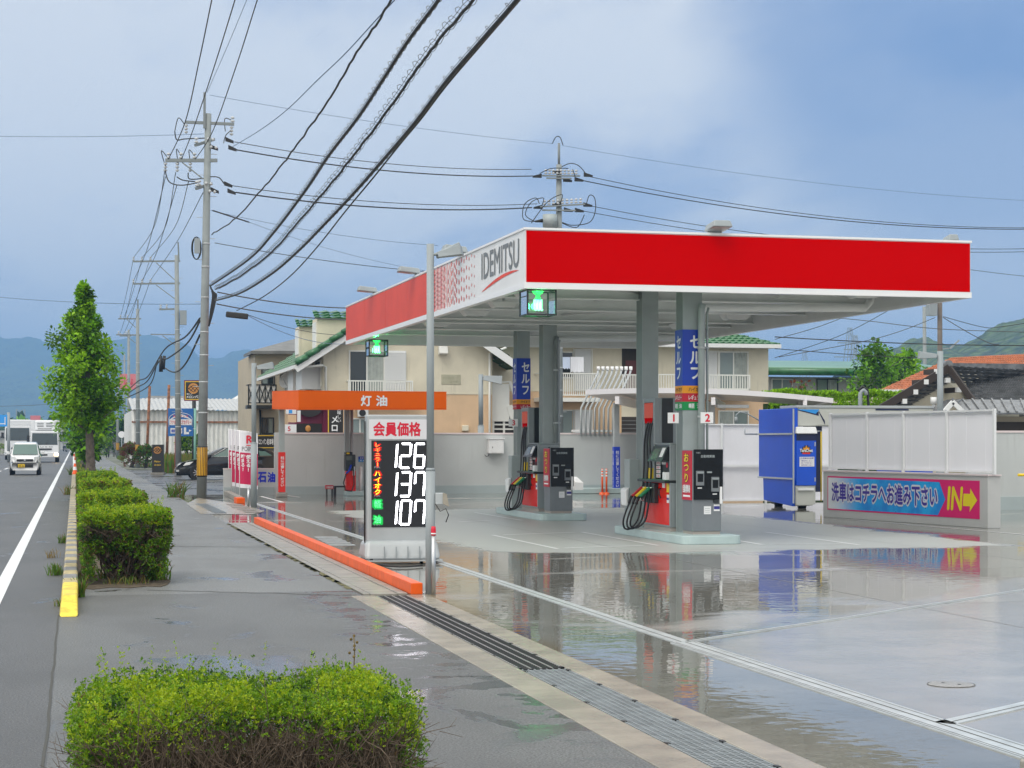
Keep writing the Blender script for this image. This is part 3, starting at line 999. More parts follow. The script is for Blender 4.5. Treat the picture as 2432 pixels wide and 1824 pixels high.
# downpipes fixed to the columns
def downpipe(x, y, w, z1, m, label, z0=.15):
 d = thing('downpipe', (x, y, z0), label, 'downpipe')
 mb = MB(d); mb.tube([(x, y, z0), (x, y, z1 - .1), (x + .02, y, z1)], w / 2, 10); mb.build('pipe', M[m], d)
 mb = MB(d)
 for z in (1.2, 2.05, 3.2): mb.tube([(x, y, z), (x, y, z + .04)], w / 2 + .012, 10)
 mb.build('clamps', M['pale_steel'], d)
downpipe(10.145, 28.93, .115, 3.95, 'grey_steel', 'grey downpipe in front of the near blue sign wrap')
downpipe(10.29, 29.05, .04, 3.9, 'grey_steel', 'thin grey conduit beside the near sign wrap')
downpipe(10.30, 38.9, .13, 3.9, 'pale_steel', 'bare zinc downpipe beside the far plain column')
downpipe(10.20, 38.62, .10, 3.95, 'dark_steel', 'dark square downpipe in front of the far plain column')
# ---------------------------------------------------------------- islands
def island(x0, x1, y0, y1, label):
 r = .17
 o = thing('pump_island', ((x0 + x1) / 2, (y0 + y1) / 2, 0), label, 'pump island', 'pump islands')
 pts = []
 for cx, cy, a0 in ((x1 - r, y1 - r, 0), (x0 + r, y1 - r, 90), (x0 + r, y0 + r, 180), (x1 - r, y0 + r, 270)):
  for k in range(7):
   a = R(a0 + 15 * k)
   pts.append((cx + r * math.cos(a), cy + r * math.sin(a), 0))
 mb = MB(o)
 mb.prism(pts, (0, 0, .14))
 mb.build('plinth', M['island_paint'], o, bevel=.012)
 return o
island(9.5, 10.52, 27.95, 31.95, 'pale blue green concrete island under the near pump')
island(9.5, 10.52, 37.15, 41.55, 'pale blue green concrete island under the far pump')
# ================================================================ pumps, terminals, price sign and other equipment
mat('pump_grey', (0.27, 0.30, 0.31), 0.38, metal=0.25, var=0.05, scale=3)
mat('pump_side', (0.20, 0.225, 0.235), 0.42, metal=0.2)
mat('pump_red', (0.72, 0.014, 0.005), 0.2, coat=0.05, spec=0.3, var=0.05, scale=2)
mat('pump_orange', (0.78, 0.07, 0.008), 0.35)
mat('screen', (0.10, 0.115, 0.10), 0.2)
mat('screen_frame', (0.02, 0.023, 0.023), 0.35)
mat('terminal_grey', (0.165, 0.18, 0.195), 0.45, var=0.05, scale=4)
mat('skirting', (0.34, 0.30, 0.27), 0.6)
mat('nozzle_red', (0.45, 0.01, 0.02), 0.4)
mat('nozzle_yellow', (0.75, 0.55, 0.0), 0.4)
mat('nozzle_green', (0.005, 0.20, 0.08), 0.4)
mat('sticker_white', (0.75, 0.75, 0.76), 0.5)
mat('sticker_pink', (0.60, 0.18, 0.20), 0.5)
mat('sticker_navy', (0.03, 0.03, 0.22), 0.5)
mat('chrome', (0.62, 0.63, 0.63), 0.22, metal=1.0)
mat('stainless', (0.50, 0.51, 0.52), 0.32, metal=0.9, var=0.1, scale=8)
def make_pump(label):
 # local frame: x towards the canopy centre, y away down the street, z up from the plinth; the served face looks to -x
 p = thing('fuel_pump', (9.76, 29.42, 0.14), label, 'fuel pump', 'fuel pumps')
 D = 0.50
 mb = MB(); mb.box(.02, D - .02, .02, 1.50, 0, .07); mb.build('skirting', M['skirting'], p)
 mb = MB()                                              # body, with the served face set back in a frame
 mb.box(.03, D, .0, 1.52, .07, .82)
 mb.box(.0, .03, 0, .05, .07, 1.46); mb.box(0, .03, 1.47, 1.52, .07, .82); mb.box(0, .03, .05, 1.47, .07, .10)
 mb.box(.03, D, 0, .86, .86, 1.46); mb.box(0, D, 0, .86, 1.46, 1.49)
 mb.build('body', M['pump_grey'], p, bevel=.008)
 mb = MB(); mb.box(.012, .03, .05, 1.47, .10, .82); mb.build('front_panel', M['pump_red'], p, bevel=.004)
 mb = MB(); mb.box(-.10, D - .02, -.005, 1.53, .82, .865); mb.build('shelf', M['screen_frame'], p, bevel=.01)
 mb = MB(); mb.box(-.09, -.01, .02, 1.45, .866, .872); mb.build('shelf_top', M['nozzle_green'], p)
 # tall hose mast on the far half
 mb = MB()
 mb.box(.10, D + .04, .87, 1.52, .866, 2.28); mb.box(0, .10, .87, .95, .866, 2.28); mb.box(0, .10, 1.44, 1.52, .866, 2.28); mb.box(0, .10, .95, 1.44, 2.20, 2.28)
 mb.build('mast', M['pump_grey'], p, bevel=.008)
 mb = MB(); mb.box(.14, .34, .857, .87, 1.50, 2.27); mb.build('black_strip', M['black_metal'], p)
 mb = MB(); mb.box(.095, .102, .95, 1.44, .87, 2.20); mb.build('recess', M['pump_side'], p)
 mb = MB(); mb.box(-.004, .09, .955, 1.435, 1.93, 2.195); mb.build('mast_cap', M['pump_orange'], p, bevel=.01)
 mb = MB(); mb.hexa([(.0, 1.02, 1.84), (.09, 1.02, 1.84), (.09, 1.40, 1.84), (.0, 1.40, 1.84)], [(0, .96, 1.93), (.09, .96, 1.93), (.09, 1.43, 1.93), (0, 1.43, 1.93)]); mb.build('hose_guide', M['sign_red'], p)
 # display head and control panel
 mb = MB(); mb.hexa([(.006, .10, 1.19), (.03, .10, 1.19), (.03, .82, 1.19), (.006, .82, 1.19)], [(-.11, .10, 1.20), (.03, .10, 1.43), (.03, .82, 1.43), (-.11, .82, 1.20)]) ; mb.build('display_hood', M['screen_frame'], p)
 mb = MB()
 mb.hexa([(-.135, .06, 1.18), (-.115, .06, 1.18), (-.115, .84, 1.18), (-.135, .84, 1.18)], [(-.02, .06, 1.44), (.0, .06, 1.44), (.0, .84, 1.44), (-.02, .84, 1.44)])
 o = mb.build('display', M['screen_frame'], p)
 mb = MB()
 def on_disp(y, f): return (-.137 + .115 * f, y, 1.18 + .26 * f)
 mb.face([on_disp(.72, .15), on_disp(.36, .15), on_disp(.36, .85), on_disp(.72, .85)]); mb.build('screen', M['screen'], o)
 mb = MB(); mb.face([on_disp(.30, .3), on_disp(.12, .3), on_disp(.12, .9), on_disp(.30, .9)]); mb.build('price_window', M['sticker_white'], o)
 mb = MB(); mb.box(.02, .032, .05, .85, .87, 1.19); o = mb.build('control_panel', M['black_gloss'], p)
 mb = MB()
 for k in range(4): mb.box(.016, .021, .58, .80, .90 + .072 * k, .958 + .072 * k)
 mb.build('price_cards', M['sticker_white'], o)
 mb = MB()
 for k in range(4): mb.text('%s' % ('126', '137', '107', '円')[k], (.0145, .76, .912 + .072 * k), (0, -1, 0), Z_, .14, .034, bold=.02)
 mb.build('price_digits', M['red_letter'], o)
 mb = MB(); mb.box(.016, .021, .28, .50, 1.13, 1.17); mb.build('notice', M['sticker_white'], o)
 mb = MB(); mb.tube([(.022, .22, 1.12), (.015, .22, 1.12)], .045, 12); mb.build('call_button', M['red_letter'], o)
 mb = MB(); mb.box(.012, .021, .34, .42, .92, 1.02); mb.box(.012, .021, .22, .30, .94, 1.0); mb.build('card_slot', M['screen'], o)
 mb = MB(); mb.box(-.06, .02, .06, .24, .866, 1.0); mb.build('receipt_box', M['sticker_white'], p, bevel=.01)
 mb = MB(); mb.box(-.03, .01, .90, 1.18, .88, 1.06); mb.build('caution_plate', M['yellow_paint'], p)
 # nozzle holster and three nozzles with their hoses
 mb = MB(); mb.box(-.075, .012, .66, 1.30, .46, .80); mb.build('holster', M['screen_frame'], p, bevel=.012)
 for k, (m, yy) in enumerate((('nozzle_red', 1.22), ('nozzle_yellow', 1.0), ('nozzle_green', .80))):
  mb = MB()
  mb.hexa([(-.31, yy - .035, .58), (-.27, yy - .035, .55), (-.27, yy + .035, .55), (-.31, yy + .035, .58)], [(-.12, yy - .03, .745), (-.09, yy - .03, .69), (-.09, yy + .03, .69), (-.12, yy + .03, .745)])
  nz = mb.build('nozzle', M[m], p, bevel=.016)
  mb = MB(); mb.tube([(-.28, yy, .56), (-.255, yy, .50), (-.225, yy, .50), (-.17, yy, .60)], .009, 6); mb.tube([(-.11, yy, .715), (-.02, yy, .73)], .014, 8); mb.build('lever', M['chrome'], nz)
  mb = MB(); mb.tube([(-.30, yy, .57), (-.335, yy, .49), (-.345, yy, .44)], .026, 8); mb.build('grip', M['rubber'], nz)
  mb = MB()
  h = []
  x0, z0 = -.345, .44
  pts = [(x0, yy, z0), (x0 - .06, yy + .02, .28), (x0 - .09, yy + .06, .12), (x0 - .05, yy + .10, .0 + .02 * k), (x0 + .07, yy + .12, .0 + .02 * k), (x0 + .19, yy + .10, .16), (-.11, yy + .06, .42), (-.085, yy + .03, .75), (-.075, yy, 1.1), (-.05, 1.02 + .15 * (1 - k) + .1, 1.5), (-.02, 1.09 + .12 * (1 - k), 1.78), (.03, 1.09 + .12 * (1 - k), 1.9)]
  # smooth the hose
  for q in range(len(pts) - 1):
   a, b, c, d = [Vector(pts[min(max(q + j, 0), len(pts) - 1)]) for j in (-1, 0, 1, 2)]
   for s in range(5):
    u = s / 5
    h.append(0.5 * ((2 * b) + (c - a) * u + (2 * a - 5 * b + 4 * c - d) * u * u + (3 * b - a - 3 * c + d) * u ** 3))
  mb.tube(h, .0165, 8); mb.build('hose', M['rubber'], p)
 mb = MB(); mb.box(.004, .013, .30, .44, .73, .81); mb.build('sticker', M['sticker_white'], p)
 mb = MB(); mb.box(.004, .013, .07, .20, .66, .81); mb.build('caution_sticker', M['yellow_paint'], p)
 mb = MB(); mb.box(.004, .013, .07, .19, .48, .62); o = mb.build('notice_sticker', M['sticker_white'], p)
 mb = MB(); mb.box(.002, .0045, .075, .185, .53, .57); mb.build('notice_band', M['sticker_navy'], o)
 mb = MB(); mb.tube([(-.01, .47, .72), (-.05, .44, .70), (-.055, .42, .62), (-.03, .42, .55)], .014, 6); mb.build('hook_strap', M['black_metal'], p)
 mb = MB(); mb.tube([(.25, -.004, 1.38), (.25, .004, 1.38)], .022, 10); mb.build('lock', M['black_metal'], p)
 return p
pump = make_pump('fuel pump with three hoses and a red front on the near island, beside plate 1')
dup(pump, (9.78, 29.42 + I2, 0.14), 'fuel pump with three hoses and a red front on the far island, beside plate 3')
def make_terminal(label):
 t = thing('payment_terminal', (9.81, 28.42, 0.14), label, 'payment terminal', 'payment terminals')
 w, d, h = .50, .50, 1.38
 mb = MB(); mb.box(.015, w - .015, .015, d, 0, .05); mb.build('skirting', M['skirting'], t)
 mb = MB(); mb.box(0, w, 0, d, .05, h); mb.build('body', M['terminal_grey'], t, bevel=.008)
 mb = MB(); mb.box(.02, w + .02, -.03, .0, .57, h + .012); fr = mb.build('glass_front', M['black_gloss'], t, bevel=.006)
 mb = MB()
 mb.text('NEC', (.06, -.0312, h - .055), X_, Z_, .07, .022, bold=.02)
 mb.text('自動精算機', (.14, -.0312, h - .125), X_, Z_, .235, .045, bold=.02)
 mb.build('lettering', M['lamp_grey'], fr)
 for (x0, z0, w2, h2) in ((.05, .80, .135, .24), (.31, .70, .135, .24)):
  mb = MB(); mb.box(x0, x0 + w2, -.062, -.03, z0, z0 + h2); b = mb.build('slot_unit', M['terminal_grey'], fr, bevel=.006)
  mb = MB(); mb.box(x0 + .02, x0 + w2 - .02, -.064, -.0615, z0 + .06, z0 + h2 - .05); mb.build('slot_window', M['black_gloss'], fr)
  mb = MB(); mb.box(x0 + .01, x0 + w2 - .01, -.075, -.062, z0 + h2 - .04, z0 + h2 - .02); mb.build('slot_lip', M['lamp_grey'], fr)
  mb = MB(); mb.box(x0 + .03, x0 + w2 - .03, -.032, -.0305, z0 - .05, z0 - .03); mb.build('caption', M['sticker_white'], fr)
 mb = MB(); mb.box(.24, .32, -.05, -.03, 1.005, 1.03); mb.build('card_reader', M['lamp_grey'], fr)
 mb = MB(); mb.box(.455, .495, -.075, -.03, .50, .78); mb.build('card_holder', M['sticker_white'], t, bevel=.008)
 mb = MB(); mb.box(.36, .44, -.035, 0, .52, .565); mb.build('coin_tray', M['screen_frame'], t)
 mb = MB(); mb.box(.20, .32, -.006, 0, .33, .46); o = mb.build('notice', M['sticker_white'], t)
 mb = MB()
 for k in range(3): mb.box(.215, .30, -.0075, -.006, .36 + .03 * k, .366 + .03 * k)
 mb.build('print', M['lamp_grey'], o)
 mb = MB(); mb.box(.37, .47, -.006, 0, .38, .49); o = mb.build('sticker', M['sticker_white'], t)
 mb = MB(); mb.box(.372, .468, -.0075, -.006, .41, .46); o2 = mb.build('sticker_band', M['sticker_navy'], o)
 # red sign folded on the road side
 mb = MB(); mb.box(-.02, -.001, .01, .46, .56, h - .01); o = mb.build('side_sign', M['maroon_sign'], t)
 o['label'] = 'red side sign with yellow curling letters'
 mb = MB(); mb.vtext('おつり', (-.0235, .36, h - .04), (0, -1, 0), Z_, .26, .50, bold=.07, d=0); mb.build('sign_outline', M['black_letter'], o)
 mb = MB(); mb.vtext('おつり', (-.0255, .36, h - .04), (0, -1, 0), Z_, .26, .50, bold=.03, d=0); mb.build('sign_letters', M['yellow_paint'], o)
 mb = MB(); mb.text('自動精算機', (-.0235, .41, .68), (0, -1, 0), Z_, .36, .13, bold=.03); mb.box(-.022, -.0202, .06, .41, .61, .64); mb.build('sign_caption', M['white_letter'], o)
 mb = MB()
 mb.box(.2, .32, .10, .3, h, h + .006)
 mb.build('lid', M['terminal_grey'], t)
 return t
term = make_terminal('grey payment terminal with a black glass front on the near island')
dup(term, (9.79, 28.42 + I2, 0.14), 'grey payment terminal with a black glass front on the far island')
# behind the pump: bin cabinet with a white cloth, on both islands
def cabinet(y, label):
 c = thing('towel_cabinet', (9.82, y, .14), label, 'cabinet', 'towel cabinets on the islands')
 mb = MB(); mb.box(-.12, .26, 0, .32, 0, 1.20); mb.build('body', M['grey_steel'], c, bevel=.01)
 mb = MB()
 mb.hexa([(-.19, -.02, .36), (-.13, .0, .36), (-.13, .28, .36), (-.19, .30, .36)], [(-.21, -.03, .66), (-.12, -.01, .70), (-.12, .3, .70), (-.2, .32, .66)])
 mb.build('paper_towel', M['white_letter'], c, bevel=.03)
 return c
cabinet(31.55, 'grey towel cabinet with white paper behind the near pump')
cabinet(31.55 + I2, 'grey towel cabinet with white paper behind the far pump')
# number plates on arms
def plate(px0, px1, py0, py1, Y, n, label):
 a, b = P(px0, py1, Y), P(px1, py0, Y)
 c = thing('number_plate', a, label, 'number plate', 'numbered plates at the fuelling places')
 w = (Vector((b.x - a.x, b.y - a.y, 0))).length
 r = Vector((CA, -SA, 0)); fw = Vector((SA, CA, 0))
 mb = MB(c)
 mb.prism([a, a + r * w, a + r * w + Z_ * (b.z - a.z), a + Z_ * (b.z - a.z)], fw * .02)
 mb.build('board', M['sticker_white'], c)
 mb = MB(c)
 h = b.z - a.z
 mb.text(n, a + r * w * .55 + Z_ * h * .16 - fw * .004, r, Z_, None, h * .66, bold=.03, align='C')
 mb.build('numeral', M['red_letter'], c)
plate(1586, 1612, 980, 1005, 30.4, '1', 'white plate with red numeral 1 left of the near column')
plate(1664, 1694, 979, 1005, 30.2, '2', 'white plate with red numeral 2 right of the near column')
plate(1208, 1230, 995, 1013, 42.0, '3', 'grey white plate with red numeral 3 at the far column')
# ---------------------------------------------------------------- price sign
mat('sign_body', (0.39, 0.415, 0.425), 0.35, var=0.05, scale=2)
mat('sign_header', (0.62, 0.62, 0.64), 0.4, emit=(0.8, 0.8, 0.84), estr=0.06)
mat('led_panel', (0.012, 0.012, 0.014), 0.35)
mat('led_white', (0.9, 0.9, 0.95), 0.4, emit=(0.93, 0.93, 1.0), estr=5.0)
mat('led_red', (0.9, 0.2, 0.1), 0.4, emit=(1.0, 0.14, 0.015), estr=5.0)
mat('led_amber', (0.9, 0.6, 0.1), 0.4, emit=(1.0, 0.52, 0.0), estr=4.5)
mat('led_green', (0.2, 0.9, 0.3), 0.4, emit=(0.04, 1.0, 0.12), estr=4.5)
mat('glow_red', (0.25, 0.0, 0.0), 0.4, emit=(0.75, 0.0, 0.0), estr=0.75)
mat('glow_green', (0.0, 0.2, 0.03), 0.4, emit=(0.0, 0.55, 0.09), estr=0.7)
p0 = G(871, 1338)
ps = thing('price_sign', (p0.x, p0.y, 0), 'tall wheeled price board with glowing LED digits behind the orange kerb bar', 'price sign', rz=-R(1.5))
S = math.hypot(p0.x * SA + p0.y * CA, 0) / FPX          # metres per pixel of the frame at this distance
w = 157 * S
z = lambda py: EYE + (HY - py) * S
mb = MB()                                              # rolling base of folded metal
b0, b1 = z(1328), z(1284)
mb.hexa([(-.065, -.28, b0), (w + .085, -.28, b0), (w + .085, .5, b0), (-.065, .5, b0)], [(-.035, -.16, b1), (w + .05, -.16, b1), (w + .05, .38, b1), (-.035, .38, b1)])
base = mb.build('base', M['sign_body'], ps, bevel=.06, seg=3)
mb = MB()
for k in range(4):
 x = .2 + .16 * k
 mb.box(x, x + .012, -.275, -.25, b0 + .03, b1 - .07)
mb.build('base_ribs', M['lamp_grey'], base)
mb = MB(); mb.box(-.08, w + .10, -.30, .52, b0 - .02, b0); mb.build('base_edge', M['sign_body'], ps)
for x in (.03, w - .08):
 for y in (-.2, .42):
  mb = MB(); mb.tube([(x - .02, y, .062), (x + .02, y, .062)], .06, 14); mb.build('wheel', M['rubber'], ps)
mb = MB(); mb.box(0, w, -.05, .22, b1 - .02, z(985)); mb.build('cabinet', M['sign_body'], ps, bevel=.02)
mb = MB(); mb.tube([(-.015, .1, z(1290)), (-.015, .1, z(1000))], .012, 6); mb.tube([(-.02, -.02, z(1310)), (-.02, -.02, z(1286))], .018, 6); mb.build('edge_rod', M['black_metal'], ps)
mb = MB(); mb.box(.025, w - .02, -.056, -.05, z(1043), z(996)); hd = mb.build('header', M['sign_header'], ps)
mb = MB(); mb.text('会員価格', (.085, -.0575, z(1035)), X_, Z_, 113 * S, 32 * S, bold=.035); mb.build('header_letters', M['red_letter'], hd)
px = lambda x: (x - 871) * S
mb = MB(); mb.box(px(881), px(1020), -.058, -.05, z(1252), z(1046)); led = mb.build('led_panel', M['led_panel'], ps)
YL = -.0605
def ledtext(txt, x0, x1, y0, y1, m, glow):
 if glow:
  mb = MB(); mb.vtext(txt, (px(x0 - 3), YL + .0012, z(y0 - 2)), X_, Z_, (x1 - x0 + 6) * S, (y1 - y0 + 5) * S, bold=.11); mb.build('glow', M[glow], led)
 mb = MB(); mb.vtext(txt, (px(x0), YL, z(y0)), X_, Z_, (x1 - x0) * S, (y1 - y0) * S, bold=.012); mb.build('led_lettering', M[m], led)
ledtext('レギュラー', 889, 902, 1051, 1108, 'led_red', 'glow_red')
ledtext('ハイオク', 888, 903, 1118, 1175, 'led_amber', 'glow_red')
ledtext('軽', 887, 904, 1187, 1206, 'led_green', 'glow_green')
ledtext('油', 887, 904, 1225, 1243, 'led_green', 'glow_green')
mb = MB()
for y in (1112, 1179.5, 1248): mb.text('円/L', (px(888), YL, z(y)), X_, Z_, 14 * S, 4.5 * S, bold=.02)
mb.build('unit_lettering', M['lamp_grey'], led)
SEG = {'1': 'bc', '2': 'abged', '3': 'abgcd', '6': 'acdefg', '0': 'abcdef', '7': 'abcf'}
def digit(ch, x0, x1, y0, y1, slant=4.0):
 """seven-segment digit of LED dots: two staggered rows per bar"""
 mb = MB()
 H2 = (y0 + y1) / 2
 A = {'a': ((x0, y0), (x1, y0)), 'g': ((x0, H2), (x1, H2)), 'd': ((x0, y1), (x1, y1)), 'f': ((x0, y0), (x0, H2)), 'b': ((x1, y0), (x1, H2)), 'e': ((x0, H2), (x0, y1)), 'c': ((x1, H2), (x1, y1))}
 for s in SEG[ch]:
  (ax, ay), (bx, by) = A[s]
  L = math.hypot(bx - ax, by - ay)
  ux, uy = (bx - ax) / L, (by - ay) / L
  n = int(L / 2.05)
  for i in range(1, n):
   for off in (-1.35, 1.35):
    f = (i + (0.25 if off > 0 else -0.25)) / n
    cx = ax + ux * L * f - uy * off
    cy = ay + uy * L * f + ux * off
    cx += (y1 - cy) / (y1 - y0) * slant
    r = .0082
    c = (px(cx), YL, z(cy))
    mb.face([(c[0] + r * math.cos(q * 1.0472), YL, c[2] + r * math.sin(q * 1.0472)) for q in range(6)])
 mb.build('led_digit', M['led_white'], led)
for row, (y0, y1) in zip(('126', '137', '107'), ((1054, 1111), (1122, 1178.5), (1189, 1245.5))):
 digit(row[0], 921, 939, y0, y1); digit(row[1], 949, 972, y0, y1); digit(row[2], 983, 1005.5, y0, y1)
# cable trailing under the sign
cb = thing('cable', (p0.x + .4, p0.y, 0), 'black cable lying below the price sign', 'cable')
mb = MB(cb); mb.tube([W((850 - HX) * S + k * .07, 24.2 + .25 * math.sin(k * .5), .02) for k in range(14)], .012, 6); mb.build('cord', M['rubber'], cb)
# ---------------------------------------------------------------- lamp posts
def lamp_post(base, ztop, r, mid, label, heads):
 l = thing('lamp_post', base, label, 'lamp post')
 mb = MB(); mb.tube([(0, 0, 0), (0, 0, mid)], r * 1.3, 16); mb.tube([(0, 0, mid), (0, 0, mid + .03)], [r * 1.34, r * 1.02], 16); mb.build('lower_tube', M['lamp_grey'], l)
 mb = MB(); mb.tube([(0, 0, mid + .0), (0, 0, ztop)], r, 16); mb.build('upper_tube', M['lamp_grey'], l)
 for (dx, dy, dz, tilt, s) in heads:
  mb = MB()
  mb.tube([(0, 0, ztop - .12), (dx * .14, dy * .14, ztop - .10)], .015, 6)
  d = Vector((dx, dy, dz)).normalized()
  c0 = Vector((dx * .10, dy * .10, ztop - .12))
  u = Vector((0, 0, 1)); u = (u - d * u.dot(d)).normalized(); s_ = d.cross(u)
  a, b = c0, c0 + d * .42 * s
  wd = .12 * s
  mb.hexa([a - s_ * wd * .7 - u * .05 * s, b - s_ * wd - u * .11 * s, b + s_ * wd - u * .11 * s, a + s_ * wd * .7 - u * .05 * s],
    [a - s_ * wd * .5 + u * .05 * s, b - s_ * wd * .8 + u * .06 * s, b + s_ * wd * .8 + u * .08 * s, a + s_ * wd * .5 + u * .05 * s])
  mb.build('lamp_head', M['lamp_grey'], l, bevel=.02)
 return l
b = G(1022, 1411)
hd_r = Vector((CA, -SA, 0)); hd_f = Vector((SA, CA, 0))
v1, v2 = hd_r * .9 - hd_f * .15, hd_r * .8 + hd_f * .5
lp = lamp_post(b, 3.80, .041, 1.34, 'tall grey steel lamp post with two floodlights in front of the price sign', [(v1.x, v1.y, .22, 0, .62), (v2.x, v2.y, .40, 0, .66)])
mb = MB(); mb.box(.06, .10, -.04, .10, .62 + .7, .85 + .7)
bx = thing('socket_box', b + hd_r * .10 + Z_ * .98, 'small pale socket box with a dangling cord on the tall lamp post', 'socket box')
mb = MB(); mb.box(-.05, .05, -.03, .03, -.01, .12); mb.build('box', M['pale_steel'], bx, bevel=.01)
mb = MB(); mb.hexa([(.03, -.05, .0), (.10, -.05, -.03), (.10, .03, -.03), (.03, .03, .0)], [(.03, -.04, .12), (.07, -.04, .11), (.07, .03, .11), (.03, .03, .12)]); mb.build('lid', M['concrete_strip'], bx)
mb = MB(); mb.tube([(-.05, -.02, .0), (.0, -.04, -.08), (.06, -.05, -.05), (.09, -.05, -.12), (.06, -.05, -.20)], .006, 6); mb.build('cord', M['rubber'], bx)
b = G(603, 1201)
lamp_post(b, EYE + (HY - 862) * 47.5 / FPX, .062, 1.62, 'grey lamp post with one floodlight beside the row of banners', [(hd_r.x * .9, hd_r.y * .9, .16, 0, 1.0)])
b = G(1142, 1166)
lamp_post(b, EYE + (HY - 884) * 60 / FPX, .08, 2.2, 'grey lamp post by the rear wall with a flat head', [(hd_r.x * .9, hd_r.y * .9, -.08, 0, 1.5)])
# bollards
def bollard(b, h, r, label, cap=True):
 o = thing('bollard', b, label, 'bollard')
 mb = MB(); mb.cyl(0, 0, 0, h * .88, r, n=16); mb.build('tube', M['stainless'], o)
 if cap:
  mb = MB(); mb.lathe([(r * 1.15, h * .87), (r * 1.15, h * .96), (r * .9, h), (.001, h)], (0, 0, 0), 16); mb.build('cap', M['red_letter'], o)
  mb = MB(); mb.cyl(0, 0, h * .885, h * .905, r * 1.17, n=16); mb.build('cap_band', M['white_letter'], o)
 else:
  mb = MB(); mb.lathe([(r, h * .88), (r, h * .97), (r * .6, h), (.001, h)], (0, 0, 0), 16); mb.build('top', M['stainless'], o)
 return o
bollard(G(1029.5, 1413), .74, .024, 'thin stainless bollard with a red cap beside the tall lamp post')
bollard(G(590, 1203), .50, .028, 'short plain steel post beside the row of banners', False)
# ================================================================ walls, kerosene stand, car wash
mat('wall_grey', (0.49, 0.515, 0.51), 0.5, var=0.05, scale=0.8, streak=0.22, bump=0.15)
mat('wall_skirt', (0.37, 0.43, 0.435), 0.45, var=0.05, scale=1)
mat('wall_cap', (0.70, 0.61, 0.61), 0.45)
mat('footing', (0.26, 0.245, 0.22), 0.7, var=0.2, scale=4, bump=0.5)
mat('blue_letter', (0.01, 0.03, 0.55), 0.35)
mat('kerosene_orange', (0.80, 0.12, 0.0), 0.5, spec=0.12, var=0.03, scale=1)
mat('blue_post', (0.01, 0.05, 0.55), 0.35)
mat('red_post', (0.70, 0.02, 0.01), 0.35)
mat('orange_post', (0.85, 0.12, 0.02), 0.4)
YW = 57.6
XW0, XW1, XW2 = PY(531, 1100, YW).x, PY(664, 1100, YW).x, PY(1668, 1100, YW).x
rw = thing('rear_wall', (XW1, YW, 0), 'long grey rendered wall closing the forecourt behind the pumps', 'wall')
mb = MB(rw); mb.box(XW1, XW2, YW, YW + .16, 0, 1.90); mb.build('panel', M['wall_grey'], rw)
mb = MB(rw); mb.box(XW1 - .02, XW2, YW - .02, YW + .18, 1.90, 1.95); mb.build('coping', M['wall_cap'], rw)
mb = MB(rw); mb.box(XW1, XW2, YW - .03, YW, 0, .26); mb.build('skirting', M['wall_skirt'], rw)
lw = thing('low_wall', (XW0, YW, 0), 'low grey wall with blue letters beside the row of banners', 'wall')
mb = MB(lw); mb.box(XW0, XW1 - .16, YW, YW + .16, 0, .80); mb.box(XW1 - .16, XW1 - .003, YW - .004, YW + .15, 0, 1.95); mb.build('panel', M['wall_grey'], lw)
mb = MB(lw); mb.box(XW0 - .01, XW1 - .162, YW - .01, YW + .17, .80, .83); mb.build('coping', M['wall_cap'], lw)
mb = MB(lw); mb.box(XW0 + .002, XW1 - .17, YW - .03, YW, 0, .24); mb.build('skirting', M['wall_skirt'], lw)
mb = MB(lw)
za, zc = PY(600, 1145, YW).z, PY(600, 1122, YW).z
for ch, a, b in (('山', 585, 610), ('石', 613, 632), ('油', 636, 653)):
 mb.text(ch, (PY(a, 1130, YW).x, YW - .006, za), X_, Z_, PY(b, 1130, YW).x - PY(a, 1130, YW).x, zc - za, bold=.05)
mb.build('lettering', M['blue_letter'], lw)
fo = thing('footing', (XW0, 51, 0), 'rough low concrete footing in front of the low wall', 'footing')
mb = MB(fo); mb.prism([(*G(563, 1192)[:2], 0), (*G(530, 1175)[:2], 0), (G(530, 1175).x + .18, G(530, 1175).y, 0), (G(563, 1192).x + .18, G(563, 1192).y, 0)], (0, 0, .14)); mb.build('kerb', M['footing'], fo, bevel=.01)
# opening beside the low wall shows the next lot: rear return wall on the right
rt = thing('side_wall', (24, 40, 0), 'grey wall right of the car wash sign', 'wall')
q0, q1 = PY(2300, 1236, 40.6), PY(2600, 1236, 40.6)
mb = MB(rt); mb.box(q0.x, q1.x + 6, 40.6, 40.76, 0, 1.88); mb.build('panel', M['wall_grey'], rt)
mb = MB(rt); mb.box(q0.x, q1.x + 6, 40.58, 40.78, 1.88, 1.93); mb.build('coping', M['wall_cap'], rt)
mb = MB(rt); mb.box(q0.x, q1.x + 6, 40.57, 40.6, 0, .32); mb.build('skirting', M['wall_skirt'], rt)
for px0, px1, py, dz, lab in ((2418, 2460, 1128, 0, 'yellow pipe rail by the frame edge'), (2363, 2397, 1229, 0, 'low yellow pipe stop at the foot of the grey side wall')):
 a, b = PY(px0, py, 39.6), PY(px1, py, 39.6)
 o = thing('yellow_rail', a, lab, 'rail')
 mb = MB(o); mb.tube([a, b], .035, 10); mb.build('pipe', M['yellow_paint'], o)
 mb = MB(o)
 for f in ((.1, .9) if py > 1200 else (1.5, 1.9)):
  c = a.lerp(b, f); mb.tube([(c.x, c.y, 0), c], .02, 8)
 mb.build('post', M['yellow_paint'], o)
